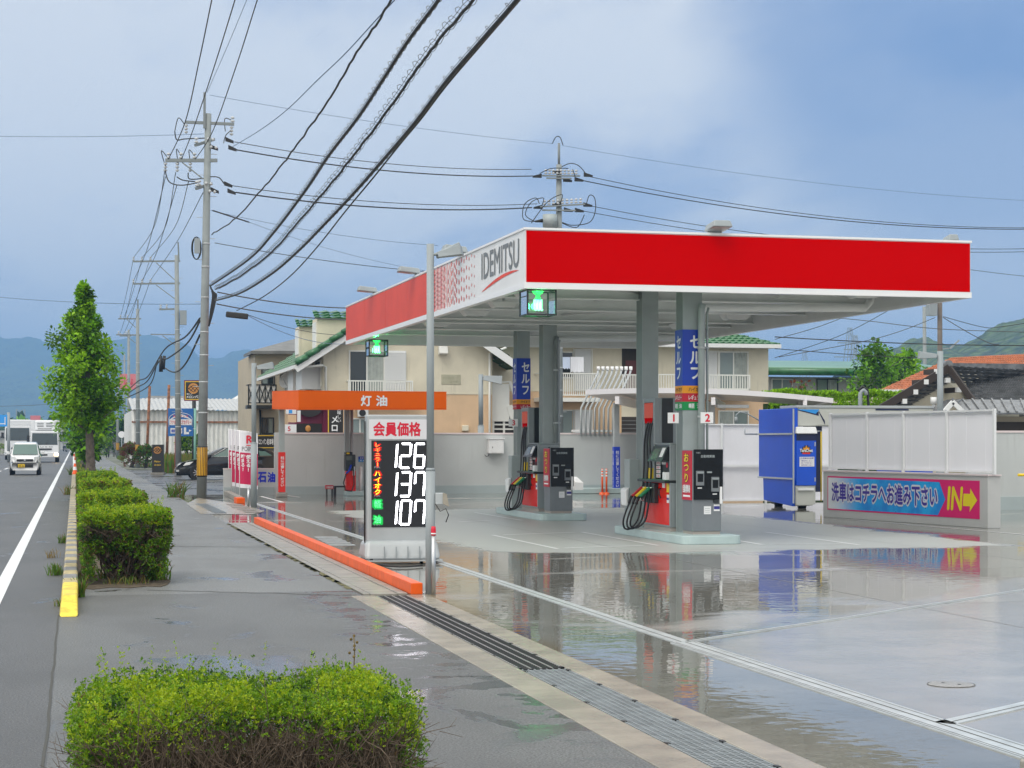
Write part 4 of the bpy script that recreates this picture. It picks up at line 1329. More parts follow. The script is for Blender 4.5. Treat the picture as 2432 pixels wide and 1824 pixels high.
# ---------------------------------------------------------------- kerosene stand
A, B, C = P(646, 950, 55.3), P(709, 950, 50.6), P(1060.6, 950, 55.0)
zA, zB, zC = (P(646, 969.5, 55.3).z, P(646, 931.5, 55.3).z), (P(709, 971, 50.6).z, P(709, 930, 50.6).z), (P(1060, 971, 55).z, P(1060, 933, 55).z)
D = A + C - B
zD = (zA[0] + zC[0] - zB[0], zA[1] + zC[1] - zB[1])
ks = thing('kerosene_shelter', (B.x, B.y, 0), 'flat orange shelter with white lettering in front of the rear wall', 'shelter')
bot = [Vector((p.x, p.y, z_[0])) for p, z_ in ((A, zA), (B, zB), (C, zC), (D, zD))]
top = [Vector((p.x, p.y, z_[1])) for p, z_ in ((A, zA), (B, zB), (C, zC), (D, zD))]
mb = MB(ks); mb.hexa(bot, top); mb.build('roof_band', M['kerosene_orange'], ks, bevel=.015)
mb = MB(ks); e = Vector((0, 0, .035)); mb.hexa([p for p in top], [p + e for p in top]); mb.hexa([p - e * .8 for p in bot], [p for p in bot]); mb.build('edge_trim', M['kerosene_orange'], ks)
mb = MB(ks)
d = (bot[2] - bot[1]); dl = d.length; dn = d.normalized(); nr = dn.cross(Z_)
def onfront(px):
 f = (px - 709) / (1060.6 - 709)
 return f * dl * 50.6 / (50.6 * f + 55.0 * (1 - f))     # perspective-correct position along the front
for ch, a, b in (('灯', 857, 881), ('油', 893, 918)):
 s0, s1 = onfront(a), onfront(b)
 o = bot[1] + d * (s0 / dl) + Vector((0, 0, (zB[1] - zB[0]) * .18)) + nr * .012
 mb.text(ch, o, dn, Z_, s1 - s0, (zB[1] - zB[0]) * .62, bold=.035)
mb.build('lettering', M['white_letter'], ks)
cl = P(669, 1150, 55.0); cr = P(824, 1150, 57.2)
for c in (cl, cr):
 mb = MB(ks); mb.box(c.x - .08, c.x + .08, c.y - .08, c.y + .08, 0, 2.7); mb.build('post', M['grey_steel'], ks)
mb = MB(ks); mb.tube([(cr.x + .15, cr.y, 0), (cr.x + .15, cr.y, 2.7)], .05, 10); mb.build('downpipe', M['pale_steel'], ks)
mb = MB(ks); mb.box(cl.x - .16, cl.x + .16, cl.y - .16, cl.y + .16, 0, .13); mb.build('base', M['footing'], ks, bevel=.02)
def post_wrap(c, w, z0, z1, m, label, n=1):
 o = thing('post_wrap', (c.x, c.y, z0), label, 'post cover')
 mb = MB(o); mb.box(c.x - w / 2, c.x + w / 2, c.y - w / 2, c.y + w / 2, z0, z1); mb.build('sheet', M[m], o)
 mb = MB(o)
 mb.vtext('柱に注意してください', (c.x - w * .22, c.y - w / 2 - .004, z1 - .12), X_, Z_, w * .56, z1 - z0 - .28, bold=.02)
 if n > 1: mb.vtext('柱に注意してください', (c.x - w / 2 - .004, c.y + w * .3, z1 - .12), (0, -1, 0), Z_, w * .56, z1 - z0 - .28, bold=.02)
 mb.build('lettering', M['white_letter'], o)
post_wrap(cl, .20, .15, EYE + (HY - 1074) * 55 / FPX, 'red_post', 'red warning cover with white characters on the shelter post')
# kerosene pump and its island
pk = P(828, 1177, 56.3); pk.z = 0
ki = thing('kerosene_island', pk, 'small pale concrete island under the kerosene pump', 'pump island')
mb = MB(); mb.box(-.12, .62, -.25, .35, 0, .15); mb.build('plinth', M['island_paint'], ki, bevel=.02)
kp = thing('kerosene_pump', (pk.x, pk.y, .15), 'slim red and black kerosene pump at the rear wall', 'fuel pump')
mb = MB(); mb.box(-.10, .20, -.16, .16, 0, .62); mb.build('front_panel', M['pump_red'], kp, bevel=.01)
mb = MB(); mb.box(-.13, .19, -.18, .16, .62, 1.12); mb.box(-.12, .10, -.18, .16, 1.12, 1.2); mb.build('head', M['screen_frame'], kp, bevel=.02)
mb = MB(); mb.box(-.10, .08, -.19, -.18, .95, 1.08); mb.build('screen', M['screen'], kp)
mb = MB(); mb.box(-.09, .0, -.19, -.18, 1.13, 1.18); mb.build('caution_sticker', M['yellow_paint'], kp)
mb = MB(); mb.box(.10, .17, -.19, -.17, .48, .75); mb.build('notice', M['sticker_white'], kp)
mb = MB(); mb.tube([(.05, -.2, .8), (-.02, -.25, .62), (-.1, -.22, .55)], .03, 8); mb.build('nozzle', M['blue_post'], kp)
mb = MB(); mb.tube([(-.1, -.22, .55), (-.2, -.25, .25), (-.12, -.26, .02), (.05, -.26, .0), (.13, -.25, .2), (.12, -.22, .6), (.1, -.2, .9)], .018, 8); mb.build('hose', M['rubber'], kp)
bb = P(856.5, 1166, 56.4)
bo = thing('bollard', (bb.x, bb.y, .15), 'thick white steel post beside the kerosene pump', 'bollard')
mb = MB(); mb.cyl(0, 0, 0, .72, .058, n=16); mb.lathe([(.058, .72), (.04, .745), (.001, .75)], (0, 0, 0), 16); mb.build('tube', M['white_metal'], bo)
a, b = PY(851, 1097, YW), PY(869, 1084, YW)
o = thing('self_service_sign', (a.x, YW - .03, a.z), 'small blue self service kerosene sign on the rear wall', 'sign')
mb = MB(o); mb.box(a.x, b.x, YW - .03, YW - .002, a.z, b.z); mb.build('board', M['blue_sign'], o)
mat('light_blue', (0.03, 0.30, 0.75), 0.4)
mb = MB(o); mb.box(a.x + .005, b.x - .005, YW - .034, YW - .0305, a.z + .005, (a.z + b.z) / 2 - .01); mb.build('lower_band', M['light_blue'], o)
mb = MB(o); mb.text('セルフ', (a.x + .05, YW - .0315, (a.z + b.z) / 2 + .01), X_, Z_, (b.x - a.x) * .6, .055, bold=.02); mb.text('灯 油', (a.x + .05, YW - .036, a.z + .02), X_, Z_, (b.x - a.x) * .6, .05, bold=.02); mb.build('lettering', M['white_letter'], o)
# bench and red box by the wall
a = P(773, 1176, 56.6)
o = thing('red_crate_stool', (a.x, a.y, 0), 'low black stool with a red striped cover by the rear wall', 'stool')
mb = MB(); mb.box(0, .23, -.12, .12, .20, .32); mb.build('cover', M['maroon_sign'], o)
mb = MB()
for k in range(5): mb.box(.02 + .042 * k, .042 + .042 * k, -.124, -.12, .22, .29)
mb.build('stripes', M['sticker_white'], o)
for x in (.02, .19):
 mb = MB(); mb.box(x, x + .03, -.1, .1, 0, .2); mb.build('leg', M['black_metal'], o)
o = thing('bench', (a.x + .26, a.y, 0), 'small black bench beside the red striped stool', 'bench')
mb = MB(); mb.box(0, .40, -.13, .13, .25, .30); mb.build('seat', M['black_metal'], o)
for x in (.0, .34):
 mb = MB(); mb.box(x, x + .06, -.11, .11, 0, .25); mb.build('leg', M['black_metal'], o)
# white box and cable on the rear wall
a, b = PY(1161, 1077, YW - .25), PY(1197, 1043, YW - .25)
o = thing('meter_box', (a.x, YW - .25, a.z), 'white metal box hung on the rear wall beside a lamp post', 'meter box')
mb = MB(o); mb.box(a.x, b.x, YW - .25, YW - .002, a.z, b.z); mb.build('cabinet', M['white_metal'], o, bevel=.01)
mb = MB(o); mb.box(a.x - .02, b.x + .02, YW - .28, YW - .002, b.z, b.z + .03); mb.build('rain_cap', M['white_trim'], o)
mb = MB(o); mb.box(a.x + .08, b.x - .03, YW - .256, YW - .25, a.z + .03, b.z - .03); d_ = mb.build('door', M['white_metal'], o)
mb = MB(o); mb.box(a.x + .11, a.x + .13, YW - .265, YW - .256, a.z + .17, a.z + .22); mb.build('handle', M['black_metal'], d_)
mb = MB(o); mb.tube([(a.x + .04, YW - .1, a.z), (a.x + .02, YW - .1, a.z - .08), (a.x - .05, YW - .1, a.z - .10), (a.x - .10, YW - .08, a.z - .04)], .012, 6); mb.build('cable_tail', M['rubber'], o)
# kerb platform at the foot of the rear wall with a white tank cover
a, b = PY(1345, 1160, YW - 1.2), PY(1480, 1160, YW - 1.2)
o = thing('wall_plinth', (a.x, YW - 1.2, 0), 'pale concrete ledge at the foot of the rear wall', 'ledge')
mb = MB(o); mb.box(a.x, b.x, YW - 1.2, YW - .04, 0, .17); mb.build('ledge', M['island_paint'], o, bevel=.02)
a, b = P(1358, 1142, 57), P(1377, 1115, 57)
o = thing('tank_cover', (a.x, a.y - .2, .17), 'small white box with a sloping lid on the concrete ledge', 'box')
mb = MB(); mb.hexa([(0, -.2, 0), (.26, -.2, 0), (.26, .2, 0), (0, .2, 0)], [(0, -.2, .24), (.26, -.2, .22), (.16, .2, .40), (0, .2, .40)]); mb.build('box', M['white_metal'], o)
# orange delineators and the blue wrapped car wash post
for k, px_ in enumerate((1430.5, 1440.5)):
 p = G(px_, 1172.5)
 o = thing('delineator', p, ('left' if k == 0 else 'right') + ' one of the two orange flexible posts in the middle of the forecourt', 'delineator', 'orange flexible posts')
 mb = MB(); mb.cyl(0, 0, .03, .80, .032, n=12); mb.build('post', M['orange_post'], o)
 mb = MB(); mb.lathe([(.10, 0), (.09, .03), (.035, .05)], (0, 0, 0), 14); mb.build('foot', M['orange_post'], o)
 for z0 in (.55, .64, .73):
  mb = MB(); mb.cyl(0, 0, z0, z0 + .045, .034, n=12); mb.build('reflector', M['white_letter'], o)
# vent pipes on the rear wall
vp0 = PY(1380, 1010, YW + .35)
for k in range(8):
 a = PY(1380 + k * 10.8, 1034, YW - .08); b = PY(1380 + k * 10.8, 970, YW - .08); c = PY(1419 + k * 11.0, 888, YW - .08); d_ = PY(1421 + k * 11.0, 879, YW - .08)
 o = thing('vent_pipe', (a.x, a.y, 0), ['first', 'second', 'third', 'fourth', 'fifth', 'sixth', 'seventh', 'eighth'][k] + ' grey vent pipe of the bent row, counted from the far column', 'vent pipe', 'tank vent pipes on the rear wall')
 mb = MB(o); mb.tube([(a.x, a.y, 1.85), b, c, d_], .034, 10); mb.build('pipe', M['pale_steel'], o)
 mb = MB(o); mb.tube([d_, d_ + Z_ * .12], .055, 10); mb.build('cap', M['white_metal'], o)
o = thing('pipe_bracket', (vp0.x, YW, 1.95), 'white horizontal bracket rail holding the vent pipes', 'bracket')
a, b = PY(1358, 1026, YW - .05), PY(1456, 1026, YW - .05)
mb = MB(o); mb.box(a.x, b.x, YW - .06, YW - .0, 1.98, 2.05); mb.build('rail', M['white_metal'], o)
a, b = PY(1396, 925, YW - .05), PY(1478, 925, YW - .05)
mb = MB(o); mb.box(a.x, b.x, YW - .05, YW - .0, a.z - .03, a.z + .02); mb.build('upper_rail', M['white_metal'], o)
# ---------------------------------------------------------------- car wash shelter
mat('roof_white', (0.80, 0.77, 0.78), 0.32, var=0.03, scale=1)
Lp, Rp, BL = P(1391, 942, 52.4), P(1979, 950, 55.6), P(1458, 956, 60.6)
BR = BL + (Rp - Lp)
cs = thing('car_wash_shelter', (Lp.x, Lp.y, 0), 'low white shelter with a gently arched roof beside the car wash', 'shelter')
mb = MB(cs)
n = 14
lo, hi = [], []
for i in range(n + 1):
 f = i / n
 arch = .15 * (1 - (2 * f - 0.72) ** 2) 
 for e, (p, q) in enumerate(((Lp, Rp), (BL, BR))):
  c = p.lerp(q, f)
  lo.append(Vector((c.x, c.y, 2.93 + arch)))
for i in range(n):
 a, b, c, d_ = lo[2 * i], lo[2 * i + 2], lo[2 * i + 3], lo[2 * i + 1]
 mb.face([d_, c, b, a], True)                             # soffit
 up = Z_ * .15
 mb.face([a + up, b + up, c + up, d_ + up], True)
 mb.face([a, b, b + up, a + up]); mb.face([c, d_, d_ + up, c + up])
mb.face([lo[0], lo[0] + up, lo[1] + up, lo[1]]); mb.face([lo[-2], lo[-1], lo[-1] + up, lo[-2] + up])
mb.build('roof', M['roof_white'], cs)
mb = MB(cs)
for f in (.12, .5, .88):
 a, b = Lp.lerp(Rp, f), BL.lerp(BR, f)
 mb.beam(Vector((a.x, a.y, 2.86)), Vector((b.x, b.y, 2.86)), .12, .22)
mb.build('rafters', M['roof_white'], cs)
c1 = P(1463.5, 1150, 59.2)
for c in (c1, P(1690, 1000, 57.5), P(1902, 1000, 58.6)):
 mb = MB(cs); mb.box(c.x - .085, c.x + .085, c.y - .085, c.y + .085, 0, 2.92); mb.build('post', M['white_metal'] if c is not c1 else M['pale_steel'], cs)
a, b = P(1912, 972, 57.0), P(1968, 952, 55.6)
mb = MB(cs); mb.tube([(a.x, a.y, a.z), (b.x, b.y, b.z)], .045, 8); mb.build('rain_pipe', M['white_metal'], cs)
post_wrap(c1, .20, .02, EYE + (HY - 1061) * 59.2 / FPX, 'blue_post', 'blue warning cover with white characters on the shelter post beside the orange posts', 2)
o = thing('strip_lamp', P(1740, 965, 55), 'white strip lamp under the car wash shelter', 'lamp')
mb = MB(); mb.box(-.5, .5, -.08, .08, -.05, .05); mb.build('housing', M['white_metal'], o, bevel=.02)
# ---------------------------------------------------------------- white slatted fences
mat('fence_white', (0.80, 0.80, 0.84), 0.5, var=0.03, scale=1.2, streak=0.06)
def panel_fence(a, b, z0, z1, nposts, label, corr=0.09, f0=None):
 o = thing('panel_fence', (a.x, a.y, z0), label, 'fence')
 d = b - a; d.z = 0
 L = d.length; r = d.normalized(); n_ = r.cross(Z_)
 mb = MB(o)
 k = int(L / corr)
 for i in range(k):
  s0, s1 = L * i / k, L * (i + 1) / k
  off = .003 if i % 2 else 0
  p, q = a + r * s0 + n_ * off, a + r * s1 + n_ * off
  mb.face([(p.x, p.y, z0 + .06), (q.x, q.y, z0 + .06), (q.x, q.y, z1 - .03), (p.x, p.y, z1 - .03)])
  if i < k - 1:
   q2 = a + r * s1 + n_ * (.003 if (i + 1) % 2 else 0)
   mb.face([(q.x, q.y, z0 + .06), (q2.x, q2.y, z0 + .06), (q2.x, q2.y, z1 - .03), (q.x, q.y, z1 - .03)])
 mb.build('sheeting', mat('screen_white', (.88, .88, .92), .5) if corr > .2 else M['fence_white'], o)
 fr = f0 or [i / (nposts - 1) for i in range(nposts)]
 for f in fr:
  p = a + d * f + n_ * .035
  mb = MB(o); mb.beam((p.x, p.y, z0), (p.x, p.y, z1 + .02), .055, .05, up=n_); mb.build('post', M['white_trim'], o)
 for zz in (z0 + .05, z1 - .01):
  p, q = a + n_ * .03, b + n_ * .03
  mb = MB(o); mb.beam((p.x, p.y, zz), (q.x, q.y, zz), .04, .035); mb.build('rail', M['white_trim'], o)
 return o
panel_fence(PY(1660, 1190, 47.5), PY(1985, 1190, 47.5), 0, 2.14, 4, 'white corrugated fence behind the blue car wash machine', .10, [.16, .48, .74, 1.0])
a = PY(1660, 1100, 47.5)
o = thing('fence_rail', (a.x, a.y - .05, 1.1), 'white horizontal rail across the fence behind the blue machine', 'rail')
b = PY(1985, 1100, 47.5)
mb = MB(o); mb.box(a.x, b.x, a.y - .10, a.y - .05, .98, 1.03); mb.build('bar', M['white_trim'], o)
# ---------------------------------------------------------------- car wash sign wall
sA, sB = G(1955, 1227.5), G(2346, 1255)
sw = thing('sign_wall', sA, 'thick grey wall carrying the blue and pink car wash banner', 'wall')
d = (sB - sA); d.z = 0; L = d.length; r = d.normalized(); nrm = r.cross(Z_)     # nrm points to the street
mb = MB(sw); bk = -nrm * .30
mb.prism([sA, sB, sB + bk, sA + bk], (0, 0, 1.00)); mb.build('panel', M['concrete_pale'] if 'concrete_pale' in M else mat('concrete_pale', (0.52, 0.525, 0.515), 0.5, var=0.04, scale=1, streak=0.1), sw, bevel=.008)
mb = MB(sw); e = r * .03
mb.prism([sA - e + nrm * .02 + Z_ * 1.0, sB + e + nrm * .02 + Z_ * 1.0, sB + e + bk + Z_ * 1.0, sA - e + bk + Z_ * 1.0], (0, 0, .03)); mb.build('coping', M['wall_cap'], sw)
def onwall(px):
 """distance along the sign wall seen at column px"""
 dd = ray(px, 1100)
 # solve sA + r*s = t*(dd.x, dd.y)
 det = dd.x * (-r.y) + r.x * dd.y
 t_ = (sA.x * (-r.y) + r.x * sA.y) / det
 return (dd.x * t_ - sA.x) * r.x + (dd.y * t_ - sA.y) * r.y
s0, s1 = onwall(1966), onwall(2327)
mat('banner_pink', (0.70, 0.003, 0.15), 0.45)
mat('banner_yellow', (0.80, 0.66, 0.0), 0.45)
mat('banner_purple', (0.045, 0.02, 0.33), 0.45)
mat('banner_white', (0.72, 0.72, 0.76), 0.45)
def banner_blue():
 m = bpy.data.materials.new('banner_blue'); m.use_nodes = True; t = NT(m.node_tree); b = m.node_tree.nodes['Principled BSDF']
 u = t.n('ShaderNodeTexCoord').outputs['Generated']
 x = t.n('ShaderNodeSeparateXYZ', i_0=u).outputs[1]
 pos = t.n('ShaderNodeNewGeometry').outputs['Position']
 n1 = t.noise(pos, 2.2, 4, 0.6)
 c = t.mix(t.ramp(n1, .35, .65), (0.005, 0.24, 0.72), (0.01, 0.42, 0.88))
 v = t.n('ShaderNodeTexVoronoi', i_Vector=pos, i_Scale=9.0).outputs['Distance']
 c = t.mix(t.math('MULTIPLY', t.ramp(v, .10, .16, 1, 0), t.ramp(n1, .5, .55)), c, (0.0, 0.09, 0.38))
 sp = t.n('ShaderNodeSeparateXYZ', i_0=pos)
 dst = t.math('ADD', t.math('MULTIPLY', t.math('SUBTRACT', sp.outputs[0], sA.x), r.x), t.math('MULTIPLY', t.math('SUBTRACT', sp.outputs[1], sA.y), r.y))
 c = t.mix(t.ramp(dst, s0 + .05, s0 + 1.35), (0.74, 0.76, 0.80), c)
 t.set(b.inputs['Base Color'], c); b.inputs['Roughness'].default_value = .45
 M['banner_blue'] = m
banner_blue()
bn = thing('car_wash_banner', sA + r * s0 + Z_ * .2, 'long pink and blue car wash banner with a yellow arrow on the grey wall', 'banner')
zlo, zhi = .165, .905
def bp(s, z_, dd=0.0): p = sA + r * s + nrm * dd; return Vector((p.x, p.y, z_))
mb = MB(bn); mb.prism([bp(s0, zlo, .001), bp(s1, zlo, .001), bp(s1, zhi, .001), bp(s0, zhi, .001)], nrm * .006); mb.build('sheet', M['banner_pink'], bn)
sk, st = onwall(2232), onwall(2246)
mb = MB(bn); mb.face([bp(s0 + .03, zlo + .03, .009), bp(sk - .05, zlo + .03, .009), bp(st, (zlo + zhi) / 2 - .02, .009), bp(sk, zhi - .05, .009), bp(s0 + .03, zhi - .03, .009)]); mb.build('blue_arrow', M['banner_blue'], bn)
t0, t1 = onwall(1975), onwall(2229)
W_ = t1 - t0
mb = MB(bn); mb.text('洗車はコチラへお進み下さい', bp(t0 + .03, zlo + .20, .0105), r, Z_, W_ - .06, .40, bold=.115); mb.build('letter_outline', M['banner_white'], bn)
mb = MB(bn); mb.text('洗車はコチラへお進み下さい', bp(t0 + .03, zlo + .20, .0145), r, Z_, W_ - .06, .40, bold=.03); mb.build('lettering', M['banner_purple'], bn)
u0, u1 = onwall(2251), onwall(2284)
mb = MB(bn); mb.text('IN', bp(u0, zlo + .16, .0105), (r + Z_ * 0.0), (Z_ + r * .10), u1 - u0, .44, bold=.03); mb.build('in_lettering', M['banner_yellow'], bn)
a0, a1 = onwall(2288), onwall(2322)
zm = (zlo + zhi) / 2 - .01; w_ = a1 - a0
mb = MB(bn); mb.face([bp(a0, zm - .12, .0105), bp(a0 + w_ * .5, zm - .12, .0105), bp(a0 + w_ * .46, zm - .23, .0105), bp(a1, zm + .0, .0105), bp(a0 + w_ * .52, zm + .23, .0105), bp(a0 + w_ * .5, zm + .12, .0105), bp(a0 + .02, zm + .12, .0105)]); mb.build('arrow', M['banner_yellow'], bn)
f0, f1 = sA + r * onwall(1963) - nrm * .12, sA + r * (onwall(2354) - .02) - nrm * .12
pf = [(onwall(p) - onwall(1963)) / (onwall(2354) - .02 - onwall(1963)) for p in (1964, 2051, 2137, 2240, 2353)]
panel_fence(f0, f1, 1.03, 2.27, 5, 'white corrugated screen standing on the car wash sign wall', .30, pf)
# ---------------------------------------------------------------- car wash machine
mat('wash_blue', (0.002, 0.078, 0.60), 0.32, var=0.04, scale=2, coat=0.2)
mat('wash_beige', (0.52, 0.53, 0.485), 0.4, var=0.04, scale=2)
mat('wash_navy', (0.004, 0.01, 0.06), 0.3)
cw = thing('car_wash_machine', (17.34, 42.5, 0), 'blue and beige gantry car wash machine behind the sign wall', 'car wash')
pn, pf_ = PX(1886, 1100, 17.34), PX(1802, 1100, 17.34)
yn, yf = pn.y, pf_.y
zt, zbm = PX(1886, 969, 17.34).z, PX(1886, 1203, 17.34).z
zl = PX(1886, 1138, 17.34).z
xe = PY(1936, 1100, yn).x
mb = MB(cw)
mb.box(17.34, 17.34 + .10, yn, yf, zl, zt)
mb.prism([(17.34, yn, zl), (17.34, yf - .30, zl), (17.34, yf - .34, zbm + .10), (17.34, yn + .12, zbm)], (.10, 0, 0))
mb.build('cover', M['wash_blue'], cw, bevel=.012)
mb = MB(cw)
for zz in (PX(1850, 1031, 17.34).z, PX(1850, 1136, 17.34).z): mb.box(17.31, 17.34, yn - .01, yf + .01, zz - .015, zz + .025)
mb.box(17.31, 17.34, yn - .012, yn + .025, zl - .6, zt - .02)
mb.build('cover_strips', M['pale_steel'], cw)
zd1, zd0 = PY(1910, 1031, yn).z, PY(1910, 1153, yn).z
mb = MB(cw); mb.box(17.44, xe + .02, yn + .01, yf - .3, zbm + .05, PY(1900, 1014, yn).z); mb.build('column', M['wash_beige'], cw, bevel=.02)
mb = MB(cw); mb.hexa([(17.40, yn, zbm + .02), (xe - .05, yn, zbm + .02), (xe - .05, yn + .1, zbm + .02), (17.40, yn + .1, zbm + .02)], [(17.38, yn - .02, zd0), (xe + .0, yn - .02, zd0), (xe + .0, yn + .1, zd0), (17.38, yn + .1, zd0)]); mb.build('lower_cover', M['wash_beige'], cw, bevel=.02)
mb = MB(cw); mb.box(17.385, xe + .01, yn - .05, yn + .01, zd0, zd1); door = mb.build('door', M['wash_blue'], cw, bevel=.012)
mb = MB(cw); mb.box(17.38, xe + .015, yn - .055, yn - .05, zd1 - .16, zd1); mb.build('black_band', M['wash_navy'], door)
mb = MB(cw); mb.box(xe - .04, xe - .015, yn - .065, yn - .05, zd1 - .3, zd1 - .2); mb.box(xe - .04, xe - .015, yn - .065, yn - .05, zd0 + .1, zd0 + .2); mb.build('hinges', M['pale_steel'], door)
mb = MB(cw); mb.hexa([(17.36, yn - .12, zd1 + .01), (xe + .02, yn - .12, zd1 + .01), (xe + .02, yn + .1, zd1 + .01), (17.36, yn + .1, zd1 + .01)], [(17.38, yn - .06, zd1 + .18), (xe, yn - .06, zd1 + .18), (xe, yn + .1, zd1 + .18), (17.38, yn + .1, zd1 + .18)]); mb.build('visor', M['white_metal'], cw, bevel=.02)
# emblem and notice on the door
cx = (17.385 + xe) / 2; ze = PY(1914, 1068, yn).z
mb = MB(cw)
pts = []
for k in range(11):
 a = math.pi * k / 10
 rr = .085 if k % 2 else .13
 pts.append((cx - rr * 1.1 * math.cos(a), yn - .052, ze + rr * math.sin(a)))
pts += [(cx + .14, yn - .052, ze - .09), (cx - .14, yn - .052, ze - .09)]
mb.face(pts); mb.build('emblem_back', M['black_letter'], door)
mb = MB(cw); mb.face([(cx - .08, yn - .0535, ze), (cx + .08, yn - .0535, ze), (cx + .075, yn - .0535, ze + .06), (cx + .035, yn - .0535, ze + .04), (cx, yn - .0535, ze + .105), (cx - .035, yn - .0535, ze + .04), (cx - .075, yn - .0535, ze + .06)]); mb.build('emblem_crown', M['orange_sign'], door)
mb = MB(cw); mb.text('TiaraCrest', (cx - .17, yn - .056, ze - .055), X_, Z_, .34, .075, bold=.03); mb.build('emblem_lettering', M['white_letter'], door)
mb = MB(cw); mb.box(cx - .10, cx + .10, yn - .0545, yn - .053, ze - .11, ze - .07); mb.build('emblem_ribbon', M['red_post'], door)
n0, n1 = PY(1897, 1108, yn), PY(1932, 1085, yn)
mb = MB(cw); mb.box(n0.x, n1.x, yn - .053, yn - .05, n0.z, n1.z); mb.build('notice', M['sticker_white'], door)
mb = MB(cw); mb.text('⚠洗車中の注意', (n0.x + .02, yn - .0545, n1.z - .058), X_, Z_, n1.x - n0.x - .04, .045, bold=.01)
for k, s_ in enumerate(('●乗車しない', '●ドアを開けない', '●車を動かさない')): mb.text(s_, (n0.x + .05, yn - .0545, n1.z - .115 - .052 * k), X_, Z_, n1.x - n0.x - .10, .032)
mb.build('notice_lettering', M['banner_purple'], door)
# gantry head over the bay, and the other leg
xg = PY(2175, 990, yn).x
zg1, zg0 = PY(1886, 968, yn).z, PY(1886, 1012, yn).z
mb = MB(cw); mb.box(17.44, xg + .5, yn + .02, yn + 1.0, zg0, zg1); mb.build('gantry', M['wash_beige'], cw, bevel=.03)
mb = MB(cw); mb.box(17.40, xg + .5, yn, yn + 1.1, zg1, zg1 + .06); mb.build('gantry_lid', M['pale_steel'], cw)
mb = MB(cw)
for (a, b, c, dd) in ((1889, 1945, 973, 978), (1945, 1960, 978, 1000)):
 p, q = PY(a, c, yn), PY(b, dd, yn)
 mb.face([(p.x, yn + .016, p.z), (q.x, yn + .016, q.z - .10), (q.x, yn + .016, q.z), (p.x, yn + .016, p.z + .03)])
p = PY(2080, 975, yn); mb.box(p.x, p.x + .9, yn + .012, yn + .017, zg1 - .06, zg1 - .02)
mb.build('gantry_stripes', M['wash_navy'], cw)
p, q = PY(1889, 973, yn), PY(1938, 985, yn)
mb = MB(cw); mb.face([(p.x, yn + .014, p.z + .01), (q.x + .1, yn + .014, p.z + .01), (q.x, yn + .014, q.z + .02), (p.x + .25, yn + .014, p.z - .03)]); mb.build('gantry_decal', M['light_blue'], cw)
mb = MB(cw); mb.box(xg - .1, xg + .5, yn + .05, yf - .3, 0.08, zg0); mb.build('far_leg', M['wash_blue'], cw, bevel=.02)
mb = MB(cw); mb.box(17.95, 18.25, yn + .4, yn + .9, .4, zg0); mb.build('brush', M['wash_navy'], cw)
mb = MB(cw); mb.box(xe + .02, xe + .30, yn + .3, yn + .36, PY(1945, 1048, yn).z, zg0); mb.build('curtain', M['wash_navy'], cw)
for y_ in (yn + .25, yf - .6):
 mb = MB(cw); mb.tube([(17.55, y_, .05), (17.75, y_, .05)], .05, 12); mb.build('wheel', M['rubber'], cw)
 mb = MB(cw); mb.box(17.5, 17.8, y_ - .12, y_ + .12, .06, zbm + .12); mb.build('wheel_box', M['black_metal'], cw)
mb = MB(cw); mb.tube([(17.32, yf + .02, PX(1800, 1031, 17.34).z), (17.0, yf + .1, PX(1800, 1031, 17.34).z), (17.0, yf + .1, PX(1800, 1025, 17.34).z + .1)], .025, 6); mb.build('sensor_arm', M['pale_steel'], cw)
mb = MB(cw); mb.tube([PY(1935, 1024, yn), PY(1950, 1024, yn + .1)], .015, 6); mb.build('guide_arm', M['pale_steel'], cw)
a, b = PY(1950, 1024, yn + .1), PY(1950, 1190, yn + .1)
mb = MB(cw); mb.tube([a, b], .015, 6); mb.build('guide_rod', M['yellow_paint'], cw)
mb = MB(cw); mb.box(17.42, xe - .05, yn - .07, yn - .02, zbm + .40, zbm + .46); mb.build('latch', M['white_metal'], cw)
# hooked hose mast behind the machine
a = PY(2043, 972, 48); b = PY(2043, 930, 48)
o = thing('hose_mast', (a.x, 48, 0), 'grey bent hose mast behind the car wash gantry', 'hose mast')
mb = MB(o); mb.tube([(a.x, 48, 0), (b.x, 48, b.z - .1), (b.x + .02, 48, b.z), (b.x + .10, 48, b.z + .05), (b.x + .17, 48, b.z - .02), (b.x + .18, 48, b.z - .1)], .06, 10); mb.build('tube', M['lamp_grey'], o)
mb = MB(o); mb.tube([(b.x - .07, 48.0, b.z + .02), (b.x + .06, 48, b.z + .13), (b.x + .22, 48, b.z + .05), (b.x + .26, 48, b.z - .5), (b.x + .24, 48, b.z - 1.2)], .04, 8); mb.build('hose', M['rubber'], o)
a = PY(1745, 1006, 46.5); b = PY(1752, 968, 46.5)
o = thing('air_hose', (a.x, 46.5, 0), 'thin bent hose arm with a black grip left of the blue machine', 'hose')
mb = MB(o); mb.tube([PY(1805, 1000, 46.5), PY(1775, 982, 46.5), PY(1757, 978, 46.5), PY(1749, 985, 46.5), PY(1748, 992, 46.5)], .018, 6); mb.tube([PY(1748, 990, 46.5), PY(1749, 1004, 46.5)], .04, 8); mb.build('arm', M['lamp_grey'], o)
# lamp post of the lot on the right
b = W((2233 - HX) / FPX * 46, 46)
lamp_post(b, EYE + (HY - 834) * 46 / FPX, .075, 1.6, 'grey lamp post rising behind the white screen in front of the tiled house', [(-hd_r.x, -hd_r.y, .10, 0, 1.05)])
